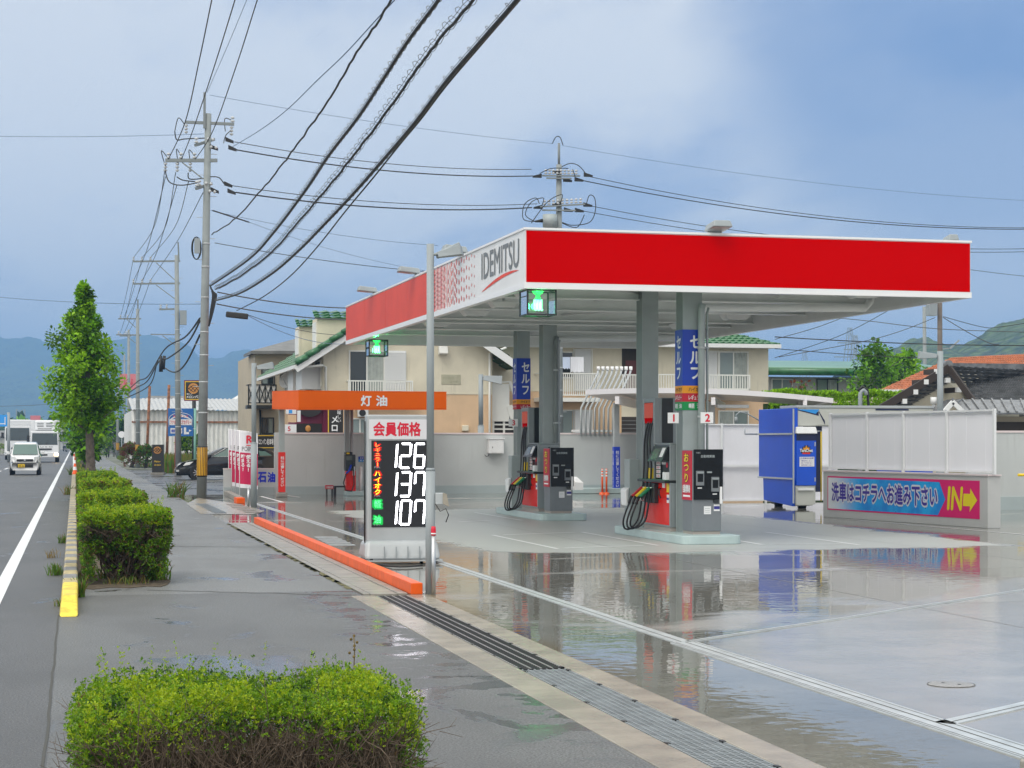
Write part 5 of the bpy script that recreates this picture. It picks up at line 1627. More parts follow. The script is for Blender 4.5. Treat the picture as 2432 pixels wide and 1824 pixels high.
# ================================================================ houses behind the station
mat('cream_wall', (0.68, 0.625, 0.485), 0.75, var=0.06, scale=1.2, streak=0.28, bump=0.3, bscale=30)
mat('peach_wall', (0.66, 0.46, 0.285), 0.75, var=0.06, scale=1.2, streak=0.25, bump=0.3, bscale=30)
mat('taupe_wall', (0.46, 0.40, 0.30), 0.75, var=0.06, scale=1.2, streak=0.2)
mat('grey_wall', (0.46, 0.455, 0.43), 0.75, var=0.08, scale=1.2, streak=0.3)
mat('roof_green', (0.024, 0.125, 0.042), 0.28, var=0.25, scale=3, spec=0.6)
mat('roof_green_pale', (0.10, 0.24, 0.16), 0.3, var=0.12, scale=0.6)
mat('roof_grey', (0.15, 0.15, 0.145), 0.5, var=0.2, scale=2)
mat('roof_black', (0.12, 0.125, 0.13), 0.25, var=0.4, scale=4, spec=0.8)
mat('roof_orange', (0.52, 0.20, 0.09), 0.5, var=0.3, scale=4)
mat('dark_wood', (0.035, 0.024, 0.018), 0.6)
mat('glass_dark', (0.02, 0.026, 0.025), 0.06, spec=0.8)
mat('glass_pale', (0.22, 0.27, 0.26), 0.12, spec=0.7)
mat('curtain', (0.36, 0.39, 0.36), 0.8, var=0.12, scale=5)
mat('shutter_white', (0.75, 0.76, 0.75), 0.5)
mat('frame_white', (0.76, 0.76, 0.71), 0.4)
mat('cloth_white', (0.75, 0.76, 0.80), 0.8)
mat('corrugated', (0.68, 0.68, 0.65), 0.5, var=0.08, scale=2, streak=0.35)
mat('rust', (0.24, 0.10, 0.045), 0.8, var=0.5, scale=6)
def zpx(py, Y):
 return EYE + (HY - py) / FPX * Y
def window(root, px0, px1, py0, py1, y, panes=('glass_dark', 'curtain'), fr=.05, frame='frame_white'):
 """sash window in a wall whose face is the plane y; panes listed from left to right"""
 a, b = PY(px0, py1, y), PY(px1, py0, y)
 mb = MB(root)
 x0, x1, z0, z1 = a.x, b.x, a.z, b.z
 mb.box(x0 - fr, x1 + fr, y - .06, y, z1, z1 + fr); mb.box(x0 - fr, x1 + fr, y - .08, y, z0 - fr, z0)
 mb.box(x0 - fr, x0, y - .06, y, z0, z1); mb.box(x1, x1 + fr, y - .06, y, z0, z1)
 n = len(panes)
 for k in range(1, n):
  xm = x0 + (x1 - x0) * k / n
  mb.box(xm - fr / 2, xm + fr / 2, y - .05, y - .002, z0, z1)
 w = mb.build('window', M[frame], root)
 for k, m in enumerate(panes):
  mb = MB(root)
  xa, xb = x0 + (x1 - x0) * k / n + .02, x0 + (x1 - x0) * (k + 1) / n - .02
  if m == 'curtain':
   q = 9
   for j in range(q):
    u0, u1 = xa + (xb - xa) * j / q, xa + (xb - xa) * (j + 1) / q
    mb.face([(u0, y - .012 - .02 * (j % 2), z0), (u1, y - .012 - .02 * ((j + 1) % 2), z0), (u1, y - .012 - .02 * ((j + 1) % 2), z1), (u0, y - .012 - .02 * (j % 2), z1)])
   mb.build('curtain', M[m], w)
  elif m == 'shutter_white':
   q = max(6, int((z1 - z0) / .07))
   for j in range(q):
    za, zc = z0 + (z1 - z0) * j / q, z0 + (z1 - z0) * (j + 1) / q
    mb.face([(xa, y - .05, za), (xb, y - .05, za), (xb, y - .025, zc), (xa, y - .025, zc)])
   mb.build('shutter', M[m], w)
  else:
   mb.box(xa, xb, y - .02, y - .008, z0, z1)
   mb.build('pane', M[m], w)
 return w
def railing(root, px0, px1, py0, py1, y, depth, n, m='frame_white', slab=True, cross=False):
 """balcony: slab, top rail and bars standing depth in front of the plane y"""
 a, b = PY(px0, py1, y - depth), PY(px1, py0, y - depth)
 x0, x1, z0, z1 = a.x, b.x, a.z, b.z
 yf = y - depth
 mb = MB(root)
 mb.box(x0, x1, yf, yf + .05, z1 - .05, z1); mb.box(x0, x1, yf, yf + .05, z0 + .08, z0 + .13)
 for s in (x0, x1 - .05):
  mb.box(s, s + .05, yf + .05, y - .001, z1 - .049, z1); mb.box(s, s + .05, yf, yf + .05, z0, z1 - .05)
 for k in range(1, n):
  x = x0 + (x1 - x0) * k / n
  if cross:
   xp, xn = x0 + (x1 - x0) * (k - 1) / n, x
   mb.box(x - .02, x + .02, yf + .01, yf + .04, z0 + .13, z1 - .05)
  else:
   mb.box(x - .016, x + .016, yf + .012, yf + .036, z0 + .13, z1 - .05)
 if cross:
  for k in range(n):
   xa, xb = x0 + (x1 - x0) * k / n, x0 + (x1 - x0) * (k + 1) / n
   mb.beam((xa, yf + .025, z0 + .1), (xb, yf + .025, z1 - .05), .03, .05, up=Y_); mb.beam((xb, yf + .026, z0 + .1), (xa, yf + .026, z1 - .05), .03, .05, up=Y_)
 o = mb.build('balcony_railing', M[m], root)
 if slab:
  mb = MB(root); mb.box(x0 - .03, x1 + .03, yf - .03, y - .001, z0 - .16, z0); mb.build('slab', M[m], o)
 return x0, x1, z0, z1
def tiled(mb, p00, p10, p01, p11, rows, cols, lift=.05, roll=.035):
 """pantile slope between eave p00-p10 and ridge p01-p11: stepped rows of rounded tiles"""
 p00, p10, p01, p11 = map(Vector, (p00, p10, p01, p11))
 n = (p10 - p00).cross(p01 - p00).normalized()
 for i in range(rows):
  f0, f1 = i / rows, (i + 1) / rows
  a0, b0 = p00.lerp(p01, f0), p10.lerp(p11, f0)
  a1, b1 = p00.lerp(p01, f1), p10.lerp(p11, f1)
  k = cols * 3
  lo, hi = [], []
  for j in range(k + 1):
   g = j / k
   r = roll * math.sin(2 * math.pi * j / 3)
   lo.append(a0.lerp(b0, g) + n * (lift + r)); hi.append(a1.lerp(b1, g) + n * r)
  base = len(mb.v)
  ed = [a0.lerp(b0, j / k) for j in range(k + 1)]
  mb.add(lo + hi + ed, [(j, j + 1, k + 2 + j, k + 1 + j) for j in range(k)] + [(2 * k + 2 + j, 2 * k + 3 + j, j + 1, j) for j in range(k)], False)
# ---- apartment house: left block with a gable towards the station, right block with balconies
YA, YB = 70.0, 72.5
ap = thing('apartment_house', (12, YA, 0), 'two storey cream and peach apartment house with green tiled roofs behind the rear wall', 'apartment house')
xl, xr = PY(768, 900, YA).x, PY(1169, 900, YA).x
yfar = PX(676, 900, xl).y
zf = zpx(936, 72.5)
ze, zr = zpx(823, 70.5), zpx(705, 74)
xm = (xl + xr) / 2
mb = MB(ap); mb.box(xl, xr, YA, yfar, 0, zf); mb.build('lower_wall', M['peach_wall'], ap)
mb = MB(ap); mb.prism([(xl, YA - .012, zf), (xr, YA - .012, zf), (xr, YA - .012, ze), (xm, YA - .012, zr - .25), (xl, YA - .012, ze)], (0, yfar - YA + .024, 0)); mb.build('upper_wall', M['cream_wall'], ap)
mb = MB(ap)
ov = 1.15
sl = (zr - ze) / (xm - xl)
y0 = YA - .7
L0, L1 = (xl - ov, y0, ze - ov * sl), (xl - ov, yfar + .5, ze - ov * sl)
tiled(mb, L1, L0, (xm, yfar + .5, zr), (xm, y0, zr), 14, 26)
tiled(mb, (xr + ov, y0, ze - ov * sl), (xr + ov, yfar + .5, ze - ov * sl), (xm, y0, zr), (xm, yfar + .5, zr), 14, 26)
mb.build('roof', M['roof_green'], ap)
mb = MB(ap)
for k in range(10):                                             # rounded verge tiles
 a, b = Vector((xl - ov, y0, ze - ov * sl)).lerp(Vector((xm, y0, zr)), k / 10), Vector((xl - ov, y0, ze - ov * sl)).lerp(Vector((xm, y0, zr)), (k + 1) / 10)
 mb.tube([a + Z_ * .06, b + Z_ * .03], .12, 8)
mb.build('verge_tiles', M['roof_green'], ap)
mb = MB(ap)
mb.beam((xl - ov, y0 + .02, ze - ov * sl - .16), (xm, y0 + .02, zr - .16), .05, .28); mb.beam((xr + ov, y0 + .02, ze - ov * sl - .16), (xm, y0 + .02, zr - .16), .05, .28)
mb.face([(xl - ov, y0, ze - ov * sl - .06), (xl + .02, y0, ze - .06), (xl + .02, yfar + .5, ze - .06), (xl - ov, yfar + .5, ze - ov * sl - .06)])
mb.box(xl - ov - .06, xl - ov + .06, y0, yfar + .5, ze - ov * sl - .14, ze - ov * sl - .01)
mb.build('barge_board', M['shutter_white'], ap)
mb = MB(ap); mb.tube([(xl - ov, y0 + .1, ze - ov * sl - .12), (xl - .1, y0 + .4, ze - .75), (xl + .08, YA - .08, ze - .8), (xl + .1, YA - .08, 0)], .05, 8); mb.build('rain_pipe', M['frame_white'], ap)
mb = MB(ap); mb.box(xl - .015, xr + .01, YA - .02, YA - .012, zf - .04, zf + .02); mb.build('string_course', M['cream_wall'], ap)
# dormers facing the road
for px0, px1, py0, py1, yy in ((711, 750, 761, 812, YA + 4.2), (753, 842, 741, 800, YA + 2.2)):
 a = PY(px0, py0, yy); b = PY(px1, py1, yy)
 zc = PY(px0, py0 + 14, yy).z
 mb = MB(ap); mb.box(a.x, b.x, yy, yy + 1.4, b.z - .9, zc); dm = mb.build('dormer', M['cream_wall'], ap)
 mb = MB(ap); tiled(mb, (a.x - .12, yy - .15, zc - .02), (b.x + .1, yy - .15, zc - .02), (a.x - .12, yy + .7, a.z + .1), (b.x + .1, yy + .7, a.z + .1), 3, max(3, int((b.x - a.x) * 3))); mb.build('dormer_roof', M['roof_green'], dm)
 mb = MB(ap); mb.box(a.x - .04, a.x, yy + .2, yy + 1.2, b.z - .5, zc - .15); mb.build('dormer_vent', M['shutter_white'], dm)
window(ap, 831, 911, 836, 936, YA - .012, ('glass_dark', 'curtain'))
a, b = PY(913, 932, YA - .012), PY(962, 835, YA - .012)
mb = MB(ap)
for j in range(26):
 za, zc = a.z + (b.z - a.z) * j / 26, a.z + (b.z - a.z) * (j + 1) / 26
 mb.face([(a.x, YA - .10, za), (b.x, YA - .10, za), (b.x, YA - .06, zc), (a.x, YA - .06, zc)])
mb.box(a.x - .04, b.x + .04, YA - .055, YA - .013, a.z - .03, b.z + .03)
mb.build('shutter', M['shutter_white'], ap)
railing(ap, 827, 981, 904, 938, YA - .012, .55, 26)
a, b = PY(1040, 844, YA), PY(1061, 822, YA)
mb = MB(ap); mb.hexa([(a.x, YA - .35, a.z + .06), (b.x, YA - .35, a.z + .06), (b.x, YA - .013, a.z), (a.x, YA - .013, a.z)], [(a.x, YA - .25, b.z), (b.x, YA - .25, b.z), (b.x, YA - .013, b.z), (a.x, YA - .013, b.z)]); mb.build('vent_hood', M['frame_white'], ap, bevel=.03)
mb = MB(ap); a, b = PY(1096, 1024, YA), PY(1111, 1010, YA); mb.box(a.x, b.x, YA - .2, YA, a.z, b.z); mb.build('vent_hood', M['cream_wall'], ap, bevel=.03)
a, b = PY(1048, 913, YA), PY(1094, 890, YA)
mat('faded_sign', (0.42, 0.40, 0.29), 0.7, var=0.1, scale=4)
mb = MB(ap); mb.box(a.x, b.x, YA - .03, YA - .0125, a.z, b.z); sg = mb.build('name_board', M['faded_sign'], ap)
mat('faded_letter', (0.24, 0.25, 0.15), 0.8)
mb = MB(ap); mb.text('グリーンハイツ', (a.x + .06, YA - .032, a.z + .2), X_, Z_, .42, .1); mb.text('コーポ', (a.x + .34, YA - .032, a.z + .06), X_, Z_, .3, .1); mb.build('faded_lettering', M['faded_letter'], sg)
window(ap, 833, 876, 996, 1030, YA, ('glass_pale', 'glass_pale'))
mb = MB(ap); a, b = PY(848, 990, YA), PY(872, 972, YA); mb.box(a.x, b.x, YA - .35, YA - .02, a.z, b.z); u_ = mb.build('air_conditioner', M['shutter_white'], ap, bevel=.02)
mb = MB(ap); mb.tube([((a.x + b.x) / 2 - .04, YA - .36, (a.z + b.z) / 2), ((a.x + b.x) / 2 - .04, YA - .352, (a.z + b.z) / 2)], .13, 16); mb.build('fan', M['black_metal'], u_)
# windows and balconies of the side towards the road
def side_window(py_mid, ya, yb, z0, z1, m):
 mb = MB(ap)
 mb.box(xl - .06, xl - .002, ya, yb, z1, z1 + .05); mb.box(xl - .06, xl - .002, ya, ya + .05, z0, z1); mb.box(xl - .06, xl - .002, yb - .05, yb, z0, z1); mb.box(xl - .05, xl - .002, (ya + yb) / 2 - .03, (ya + yb) / 2 + .03, z0, z1)
 w_ = mb.build('window', M['frame_white'], ap)
 for s0, s1, mm in ((ya + .05, (ya + yb) / 2 - .03, m), ((ya + yb) / 2 + .03, yb - .05, 'curtain')):
  mb = MB(ap); mb.box(xl - .03, xl - .005, s0, s1, z0, z1); mb.build('pane', M[mm], w_)
for k, ya in enumerate((YA + .5, YA + 3.4, YA + 7.6, YA + 11.2)):
 side_window(0, ya, ya + 1.7, zf + .25, ze - .55, ('glass_dark', 'shutter_white', 'glass_pale', 'shutter_white')[k])
for ya, yb in ((YA + .7, YA + 2.6), (YA + 3.6, YA + 5.4)):
 mb = MB(ap); mb.box(xl - .75, xl - .003, ya, yb, zf + .15, zf + .25); mb.box(xl - .75, xl - .70, ya, yb, zf + .25, zf + 1.05); mb.box(xl - .70, xl - .003, ya, ya + .05, zf + .25, zf + 1.05); mb.box(xl - .77, xl - .003, ya - .02, yb + .02, zf + 1.05, zf + 1.09)
 mb.build('balcony', M['shutter_white'], ap)
mb = MB(ap); c = Vector((xl - .55, YA + 7.2, zpx(903, 76)))
n_ = Vector((-.55, -.75, .35)).normalized()
mb.lathe([(.001, -.02), (.16, .0), (.30, .06), (.36, .11)], c, 20, n_); dsh = mb.build('satellite_dish', M['white_metal'], ap)
mb = MB(ap); mb.tube([c + n_ * .0 - Z_ * .3, c + n_ * .4 - Z_ * .05], .015, 6); mb.tube([c, Vector((xl, YA + 7.4, c.z - .4))], .03, 6); mb.build('dish_arm', M['pale_steel'], dsh)
# right block
xb0, xb1 = xr - .02, PY(1824, 900, YB).x
zfl = zpx(930, 75)
zeB = zpx(815, 75)
mb = MB(ap); mb.box(xb0, xb1, YB, YB + 8, 0, zfl); mb.build('lower_wall', M['peach_wall'], ap)
mb = MB(ap); mb.box(xb0, xb1 + .012, YB - .012, YB + 8, zfl, zeB); mb.build('upper_wall', M['cream_wall'], ap)
mb = MB(ap)
xe1 = PY(1853, 815, YB - .9).x
ridge_y, zrB = YB + 3.6, zpx(748, 79)
tiled(mb, (xb0, YB - .9, zeB + .02), (xe1, YB - .9, zeB + .02), (xb0, ridge_y, zrB), (xe1 - 3.9, ridge_y, zrB), 12, 44)
tiled(mb, (xe1, YB - .9, zeB + .02), (xe1, YB + 8.6, zeB + .02), (xe1 - 3.9, ridge_y, zrB), (xe1 - 3.9, ridge_y + .6, zrB), 12, 16)
mb.face([(xb0, YB + 8.6, zeB), (xe1, YB + 8.6, zeB), (xe1 - 3.9, ridge_y, zrB), (xb0, ridge_y, zrB)])
mb.build('roof', M['roof_green'], ap)
mb = MB(ap); mb.box(xb0, xe1 + .03, YB - .95, YB - .86, zeB - .14, zeB + .02); mb.box(xb0, xe1, YB - .86, YB + .0, zeB - .12, zeB - .05); mb.build('eaves', M['shutter_white'], ap)
window(ap, 1334, 1360, 838, 896, YB - .012, ('glass_dark',)); window(ap, 1364, 1404, 832, 925, YB - .012, ('shutter_white',))
window(ap, 1666, 1704, 836, 924, YB - .012, ('shutter_white',)); window(ap, 1709, 1774, 838, 922, YB - .012, ('glass_pale', 'curtain'))
window(ap, 1336, 1360, 976, 1030, YB, ('glass_pale',)); window(ap, 1364, 1404, 976, 1030, YB, ('shutter_white',))
window(ap, 1708, 1775, 978, 1012, YB, ('curtain', 'glass_pale')); window(ap, 1660, 1694, 978, 1012, YB, ('curtain',))
railing(ap, 1282, 1424, 886, 944, YB - .012, .9, 30); railing(ap, 1540, 1782, 890, 930, YB - .012, .9, 40)
a, b = PY(1477, 945, YB - .02), PY(1522, 822, YB - .02)
mat('stair_dark', (0.045, 0.036, 0.03), 0.8)
mat('door_red', (0.10, 0.018, 0.016), 0.5)
mb = MB(ap); mb.box(a.x, b.x, YB - .03, YB - .013, a.z, b.z); ent = mb.build('entrance_recess', M['stair_dark'], ap)
mb = MB(ap); mb.box(a.x + .15, b.x, YB - .05, YB - .031, a.z, b.z - .6); mb.build('door', M['door_red'], ent)
railing(ap, 1478, 1526, 889, 930, YB - .03, .5, 12, slab=False)
a, b = PY(1476, 1028, YB - .02), PY(1524, 990, YB - .02)
mb = MB(ap); mb.box(a.x, b.x, YB - .03, YB - .003, a.z, b.z + .9); g_ = mb.build('cream_panel', M['cream_wall'], ap)
mb = MB(ap); mb.box(a.x, b.x, YB - .05, YB - .031, a.z, b.z); mb.build('opening', M['stair_dark'], g_)
mb = MB(ap)
for k in range(4): mb.box(a.x, b.x, YB - .08, YB - .051, a.z + .16 * k, a.z + .16 * k + .035)
mb.build('grille', M['roof_grey'], g_)
# outdoor stair between the blocks
xs0, xs1 = PY(1171, 900, YA + .6).x, PY(1232, 900, YA + .6).x
mb = MB(ap); a, b = PY(1171, 1030, YA + .6), PY(1222, 976, YA + .6)
mb.box(a.x, b.x, YA + .62, YA + .66, a.z, b.z); lat = mb.build('stair_screen', M['stair_dark'], ap)
mb = MB(ap)
for k in range(6): mb.box(a.x, b.x, YA + .55, YA + .61, a.z + (b.z - a.z) * k / 5 - .03, a.z + (b.z - a.z) * k / 5 + .03)
for k in range(3): mb.box(a.x + (b.x - a.x) * k / 2 - .04, a.x + (b.x - a.x) * k / 2 + .04, YA + .552, YA + .608, a.z, b.z)
mb.build('lattice', M['frame_white'], lat)
mb = MB(ap)
p, q = PY(1211, 906, YA + .5), PY(1230, 965, YA + .5)
mb.beam(p, q, .05, .10); mb.beam(PY(1210, 963, YA + .5), PY(1226, 1020, YA + .5), .05, .22); mb.beam(PY(1170, 910, YA + .5), p, .04, .06); mb.box(p.x - .9, p.x - .02, YA + .5, YA + .54, q.z - .6, p.z - .1)
mb.build('stair_rail', M['frame_white'], ap)
mb = MB(ap); a = PY(1163, 840, YA - .1); mb.tube([(a.x, YA - .1, 0), (a.x, YA - .1, a.z), (a.x + .7, YA + .1, a.z + .25)], .05, 8); mb.build('rain_pipe', M['frame_white'], ap)
# laundry on the balcony
for k, (a_, b_, y_, m_, lab) in enumerate(((1334, 1354, 877, 'light_cloth', 'pale blue towel hung to dry on the balcony'), (1355, 1386, 885, 'cloth_white', 'white sheet hung to dry on the balcony'))):
 if m_ == 'light_cloth': mat('light_cloth', (0.55, 0.63, 0.78), 0.8)
 p, q = PY(a_, y_, YB - .75), PY(b_, 848, YB - .75)
 o = thing('laundry', (p.x, YB - .75, q.z), lab, 'laundry')
 mb = MB(o)
 for j in range(6):
  u0, u1 = p.x + (q.x - p.x) * j / 6, p.x + (q.x - p.x) * (j + 1) / 6
  s = lambda t_: .03 * math.sin(t_ * 9)
  mb.face([(u0, YB - .75 + s(u0), p.z + .05 * (j % 2)), (u1, YB - .75 + s(u1), p.z + .05 * ((j + 1) % 2)), (u1, YB - .75, q.z), (u0, YB - .75, q.z)])
 mb.build('cloth', M[m_], o)
# ---- taupe house with black balcony left of it
YC = 86.0
th = thing('taupe_house', (2, YC, 0), 'taupe two storey house with a grey roof and a black crossed balcony', 'house')
a, b = PY(605, 1030, YC), PY(745, 850, YC)
mb = MB(th); mb.box(a.x, b.x, YC, YC + 9, 0, zpx(846, 88.5)); mb.build('wall', M['taupe_wall'], th)
e1, e2 = Vector((a.x - .25, YC - .7, zpx(848, 88))), Vector((b.x + .5, YC - .7, zpx(846, 88)))
r1, r2 = Vector((a.x + 3.9, YC + 5, zpx(800, 94))), Vector((b.x + .5, YC + 5, zpx(800, 94)))
mb = MB(th)
mb.hexa([e1, e2, r2, r1], [p + Z_ * .14 for p in (e1, e2, r2, r1)])
k1 = Vector((a.x - .25, YC + 3.0, e1.z)); mb.hexa([k1, e1, r1, r1 + Vector((0, .2, 0))], [p + Z_ * .139 for p in (k1, e1, r1, r1 + Vector((0, .2, 0)))])
mb.build('roof', M['roof_grey'], th)
window(th, 623, 650, 871, 911, YC, ('glass_pale', 'glass_dark'), frame='black_metal'); window(th, 624, 648, 994, 1028, YC, ('glass_dark', 'glass_pale'), frame='black_metal'); window(th, 667, 674, 868, 905, YC, ('glass_dark',), frame='black_metal')
x0, x1, z0, z1 = railing(th, 589, 657, 913, 962, YC, 1.0, 5, 'black_metal', True, True)
mb = MB(th); mb.box(x0 + .05, x1 - .05, YC - .95, YC - .92, z0 + .1, z1 - .06); mb.build('balcony_panel', M['corrugated'], th)
mb = MB(th); p = PY(618, 900, YC - .08); mb.tube([(p.x, YC - .08, 0), (p.x, YC - .08, z0 - .2)], .05, 6); mb.build('rain_pipe', M['black_metal'], th)
# ---- melon bread shop front seen over the rear wall
mat('maroon', (0.17, 0.012, 0.05), 0.5)
mat('shop_black', (0.02, 0.018, 0.016), 0.5)
mat('shop_yellow', (0.75, 0.50, 0.03), 0.5)
mat('bun', (0.55, 0.25, 0.06), 0.6)
YS = 64.0
sh = thing('bread_stall', (9, YS, 0), 'maroon bread stall with a round black sign seen over the rear wall', 'stall')
a, b = PY(700, 1030, YS), PY(778, 966, YS)
mb = MB(sh); mb.box(a.x, b.x, YS, YS + 2, 0, b.z + .4); mb.build('body', M['maroon'], sh)
mb = MB(sh); c, d_ = PY(704, 1029, YS), PY(764, 1006, YS); mb.box(c.x, d_.x, YS - .03, YS - .002, c.z, d_.z); sv = mb.build('serving_hatch', M['shop_black'], sh)
mb = MB(sh); c = PY(731, 1018, YS); mb.ball((c.x, YS - .08, c.z), .10, 10, (1, .3, 1.2)); mb.build('bread_picture', M['bun'], sv)
mb = MB(sh); c = PY(736, 968, YS - .2); mb.tube([(c.x, YS - .22, c.z + .15), (c.x, YS - .12, c.z + .15)], .48, 28); rs = mb.build('round_sign', M['shop_black'], sh)
mb = MB(sh); mb.text('メロンパン', (c.x - .34, YS - .225, c.z - .05), X_, Z_, .68, .14, bold=.02); mb.build('sign_lettering', M['shop_yellow'], rs)
mb = MB(sh); c, d_ = PY(767, 1030, YS), PY(779, 960, YS); mb.box(c.x, d_.x, YS - .05, YS - .003, c.z, d_.z + .4); mb.build('maroon_post', M['maroon'], sh)
a, b = PY(781, 1029, YS - .6), PY(815, 966, YS - .6)
o = thing('shop_banner', (a.x, YS - .6, a.z), 'tall black shop banner with white characters beside the maroon stall', 'banner')
mb = MB(o); mb.box(a.x, b.x, YS - .6, YS - .57, a.z - .5, b.z + .5); mb.build('sheet', M['shop_black'], o)
mb = MB(o); mb.box(a.x - .03, a.x, YS - .605, YS - .57, a.z - .5, b.z + .5); mb.build('edge', M['shop_yellow'], o)
mb = MB(o); mb.vtext('美味しい', (PY(801, 969, YS - .61).x, YS - .604, PY(801, 966, YS - .61).z), X_, Z_, .14, .56, bold=.01); mb.vtext('メロ', (PY(786, 969, YS - .61).x, YS - .604, PY(801, 986, YS - .61).z), X_, Z_, .26, .60, bold=.03); mb.build('lettering', M['white_letter'], o)
for k, (x0_, x1_, y0_, y1_, m_, lab) in enumerate(((677, 704, 1008, 1029, 'sticker_white', 'white board with red numeral 5 at the end of the rear wall'), (679, 704, 972, 983, 'sticker_white', 'white notice board with a blue corner above the rear wall'), (706, 714, 975, 1002, 'sticker_white', 'narrow white paper pinned beside the round black sign'), (684, 704, 985, 1003, 'peach_wall', 'brown board below the white notice board'))):
 a, b = PY(x0_, y1_, YS - .9), PY(x1_, y0_, YS - .9)
 o = thing('notice_board', (a.x, YS - .9, a.z), lab, 'board')
 mb = MB(o); mb.box(a.x, b.x, YS - .9, YS - .87, a.z - .3 * (k == 0), b.z); mb.build('sheet', M[m_], o)
 if k == 0:
  mb = MB(o); mb.text('5', (a.x + .1, YS - .905, a.z + .08), X_, Z_, None, .15, bold=.03); mb.build('numeral', M['red_letter'], o)
 if k == 1:
  mb = MB(o); mb.box(a.x + .1, a.x + .22, YS - .905, YS - .901, a.z + .02, b.z - .02); mb.build('blue_corner', M['light_blue'], o)
# black parking banner on a block wall
YP = 84.5
o = thing('block_wall', PY(560, 1110, YP), 'grey concrete block wall behind the parked black car', 'wall')
a, b = PY(598, 1110, YP), PY(668, 1058, YP)
mb = MB(o); mb.box(a.x, b.x + 3, YP, YP + .15, 0, b.z); mb.build('blocks', M['concrete_gutter'], o)
a, b = PY(596, 1066, YP - .3), PY(659, 1032, YP - .3)
o = thing('parking_banner', (a.x, YP - .3, a.z), 'black parking banner with yellow edges and white characters', 'banner')
mb = MB(o); mb.box(a.x, b.x, YP - .3, YP - .28, a.z, b.z); mb.build('sheet', M['shop_black'], o)
mb = MB(o); mb.box(a.x, b.x, YP - .305, YP - .301, b.z - .07, b.z - .03); mb.box(a.x, b.x, YP - .305, YP - .301, a.z + .03, a.z + .07); mb.build('yellow_edge', M['shop_yellow'], o)
c = PY(610, 1055, YP - .31)
mb = MB(o); mb.text('メロンパン駐車場！', (c.x, YP - .306, a.z + .19), X_, Z_, PY(651, 1055, YP - .31).x - c.x, .27, bold=.02); mb.build('lettering', M['white_letter'], o)
c = PY(655, 1052, YP - .31); mb = MB(o); mb.ball((c.x, YP - .31, c.z - .05), .07, 8, (1, .2, 1.4)); mb.build('bun_mark', M['bun'], o)
for x in (a.x + .02, b.x - .04):
 mb = MB(o); mb.box(x, x + .04, YP - .27, YP - .23, 0, b.z); mb.build('post', M['black_metal'], o)
# ---- long grey building with a green vaulted roof
YG = 95.0
gb = thing('green_roofed_building', (45, YG, 0), 'long grey building with a rounded green roof edge behind the hedge', 'building')
a, b = PY(1800, 930, YG), PY(2240, 930, YG)
mb = MB(gb); mb.box(a.x, b.x, YG, YG + 12, 0, zpx(893, 100)); mb.build('wall', M['grey_wall'], gb)
prof = [(YG - 1.0, 888), (YG - 1.25, 883), (YG - 1.2, 878), (YG - .8, 873), (YG + .2, 868), (YG + 4, 860), (YG + 7, 858)]
mb = MB(gb)
pz = [(y_, zpx(p_, y_ / .931)) for y_, p_ in prof]
for (y0_, z0_), (y1_, z1_) in zip(pz[:-1], pz[1:]):
 mb.face([(a.x - .5, y0_, z0_), (b.x, y0_, z0_), (b.x, y1_, z1_), (a.x - .5, y1_, z1_)], True)
mb.face([(a.x - .5, YG - 1.0, pz[0][1]), (a.x - .5, YG + .0, pz[0][1]), (b.x, YG + .0, pz[0][1]), (b.x, YG - 1.0, pz[0][1])])
mb.build('roof', M['roof_green_pale'], gb)
mb = MB(gb); mb.tube([(a.x - .5, YG - 1.2, pz[1][1]), (b.x, YG - 1.2, pz[1][1])], .22, 10); mb.build('roof_edge', M['roof_green'], gb)
window(gb, 1834, 1880, 902, 928, YG, ('glass_pale', 'glass_pale')); window(gb, 1941, 1988, 902, 928, YG, ('glass_pale', 'curtain'), frame='black_metal')
railing(gb, 1944, 1990, 929, 938, YG, .3, 14, slab=False)
# ---- tiled house on the right
YH = 53.0
HD = Vector((.86, .51, 0))
hs = thing('tiled_house', (27, YH, 0), 'cream house with a black tiled gable roof beyond the white screen', 'house')
ax = PY(2226, 868, YH); lx = PY(2105, 978, YH); 
el, er = PY(2120, 985, YH), PY(2330, 985, YH)
mb = MB(hs); mb.prism([(el.x, YH, 0), (PY(2322, 985, YH).x, YH, 0), (PY(2322, 985, YH).x, YH, zpx(975, 57)), (PY(2228, 885, YH).x, YH, zpx(881, 57)), (el.x, YH, zpx(972, 57))], HD * 2.5); mb.build('wall', M['cream_wall'], hs)
rg0 = Vector((ax.x, YH - .8, zpx(866, 56))); rg1 = rg0 + HD * 10
lf0 = PY(2060, 985, YH - .8); lf0.y = YH - .8
lf1 = lf0 + HD * 10
rt0 = PY(2372, 962, YH - .8); rt1 = Vector((rt0.x, YH + 10, rt0.z))
mb = MB(hs)
tiled(mb, lf1, lf0, rg1, rg0, 14, 24, .04, .03)
mb.build('roof', M['roof_black'], hs)
mb = MB(hs)
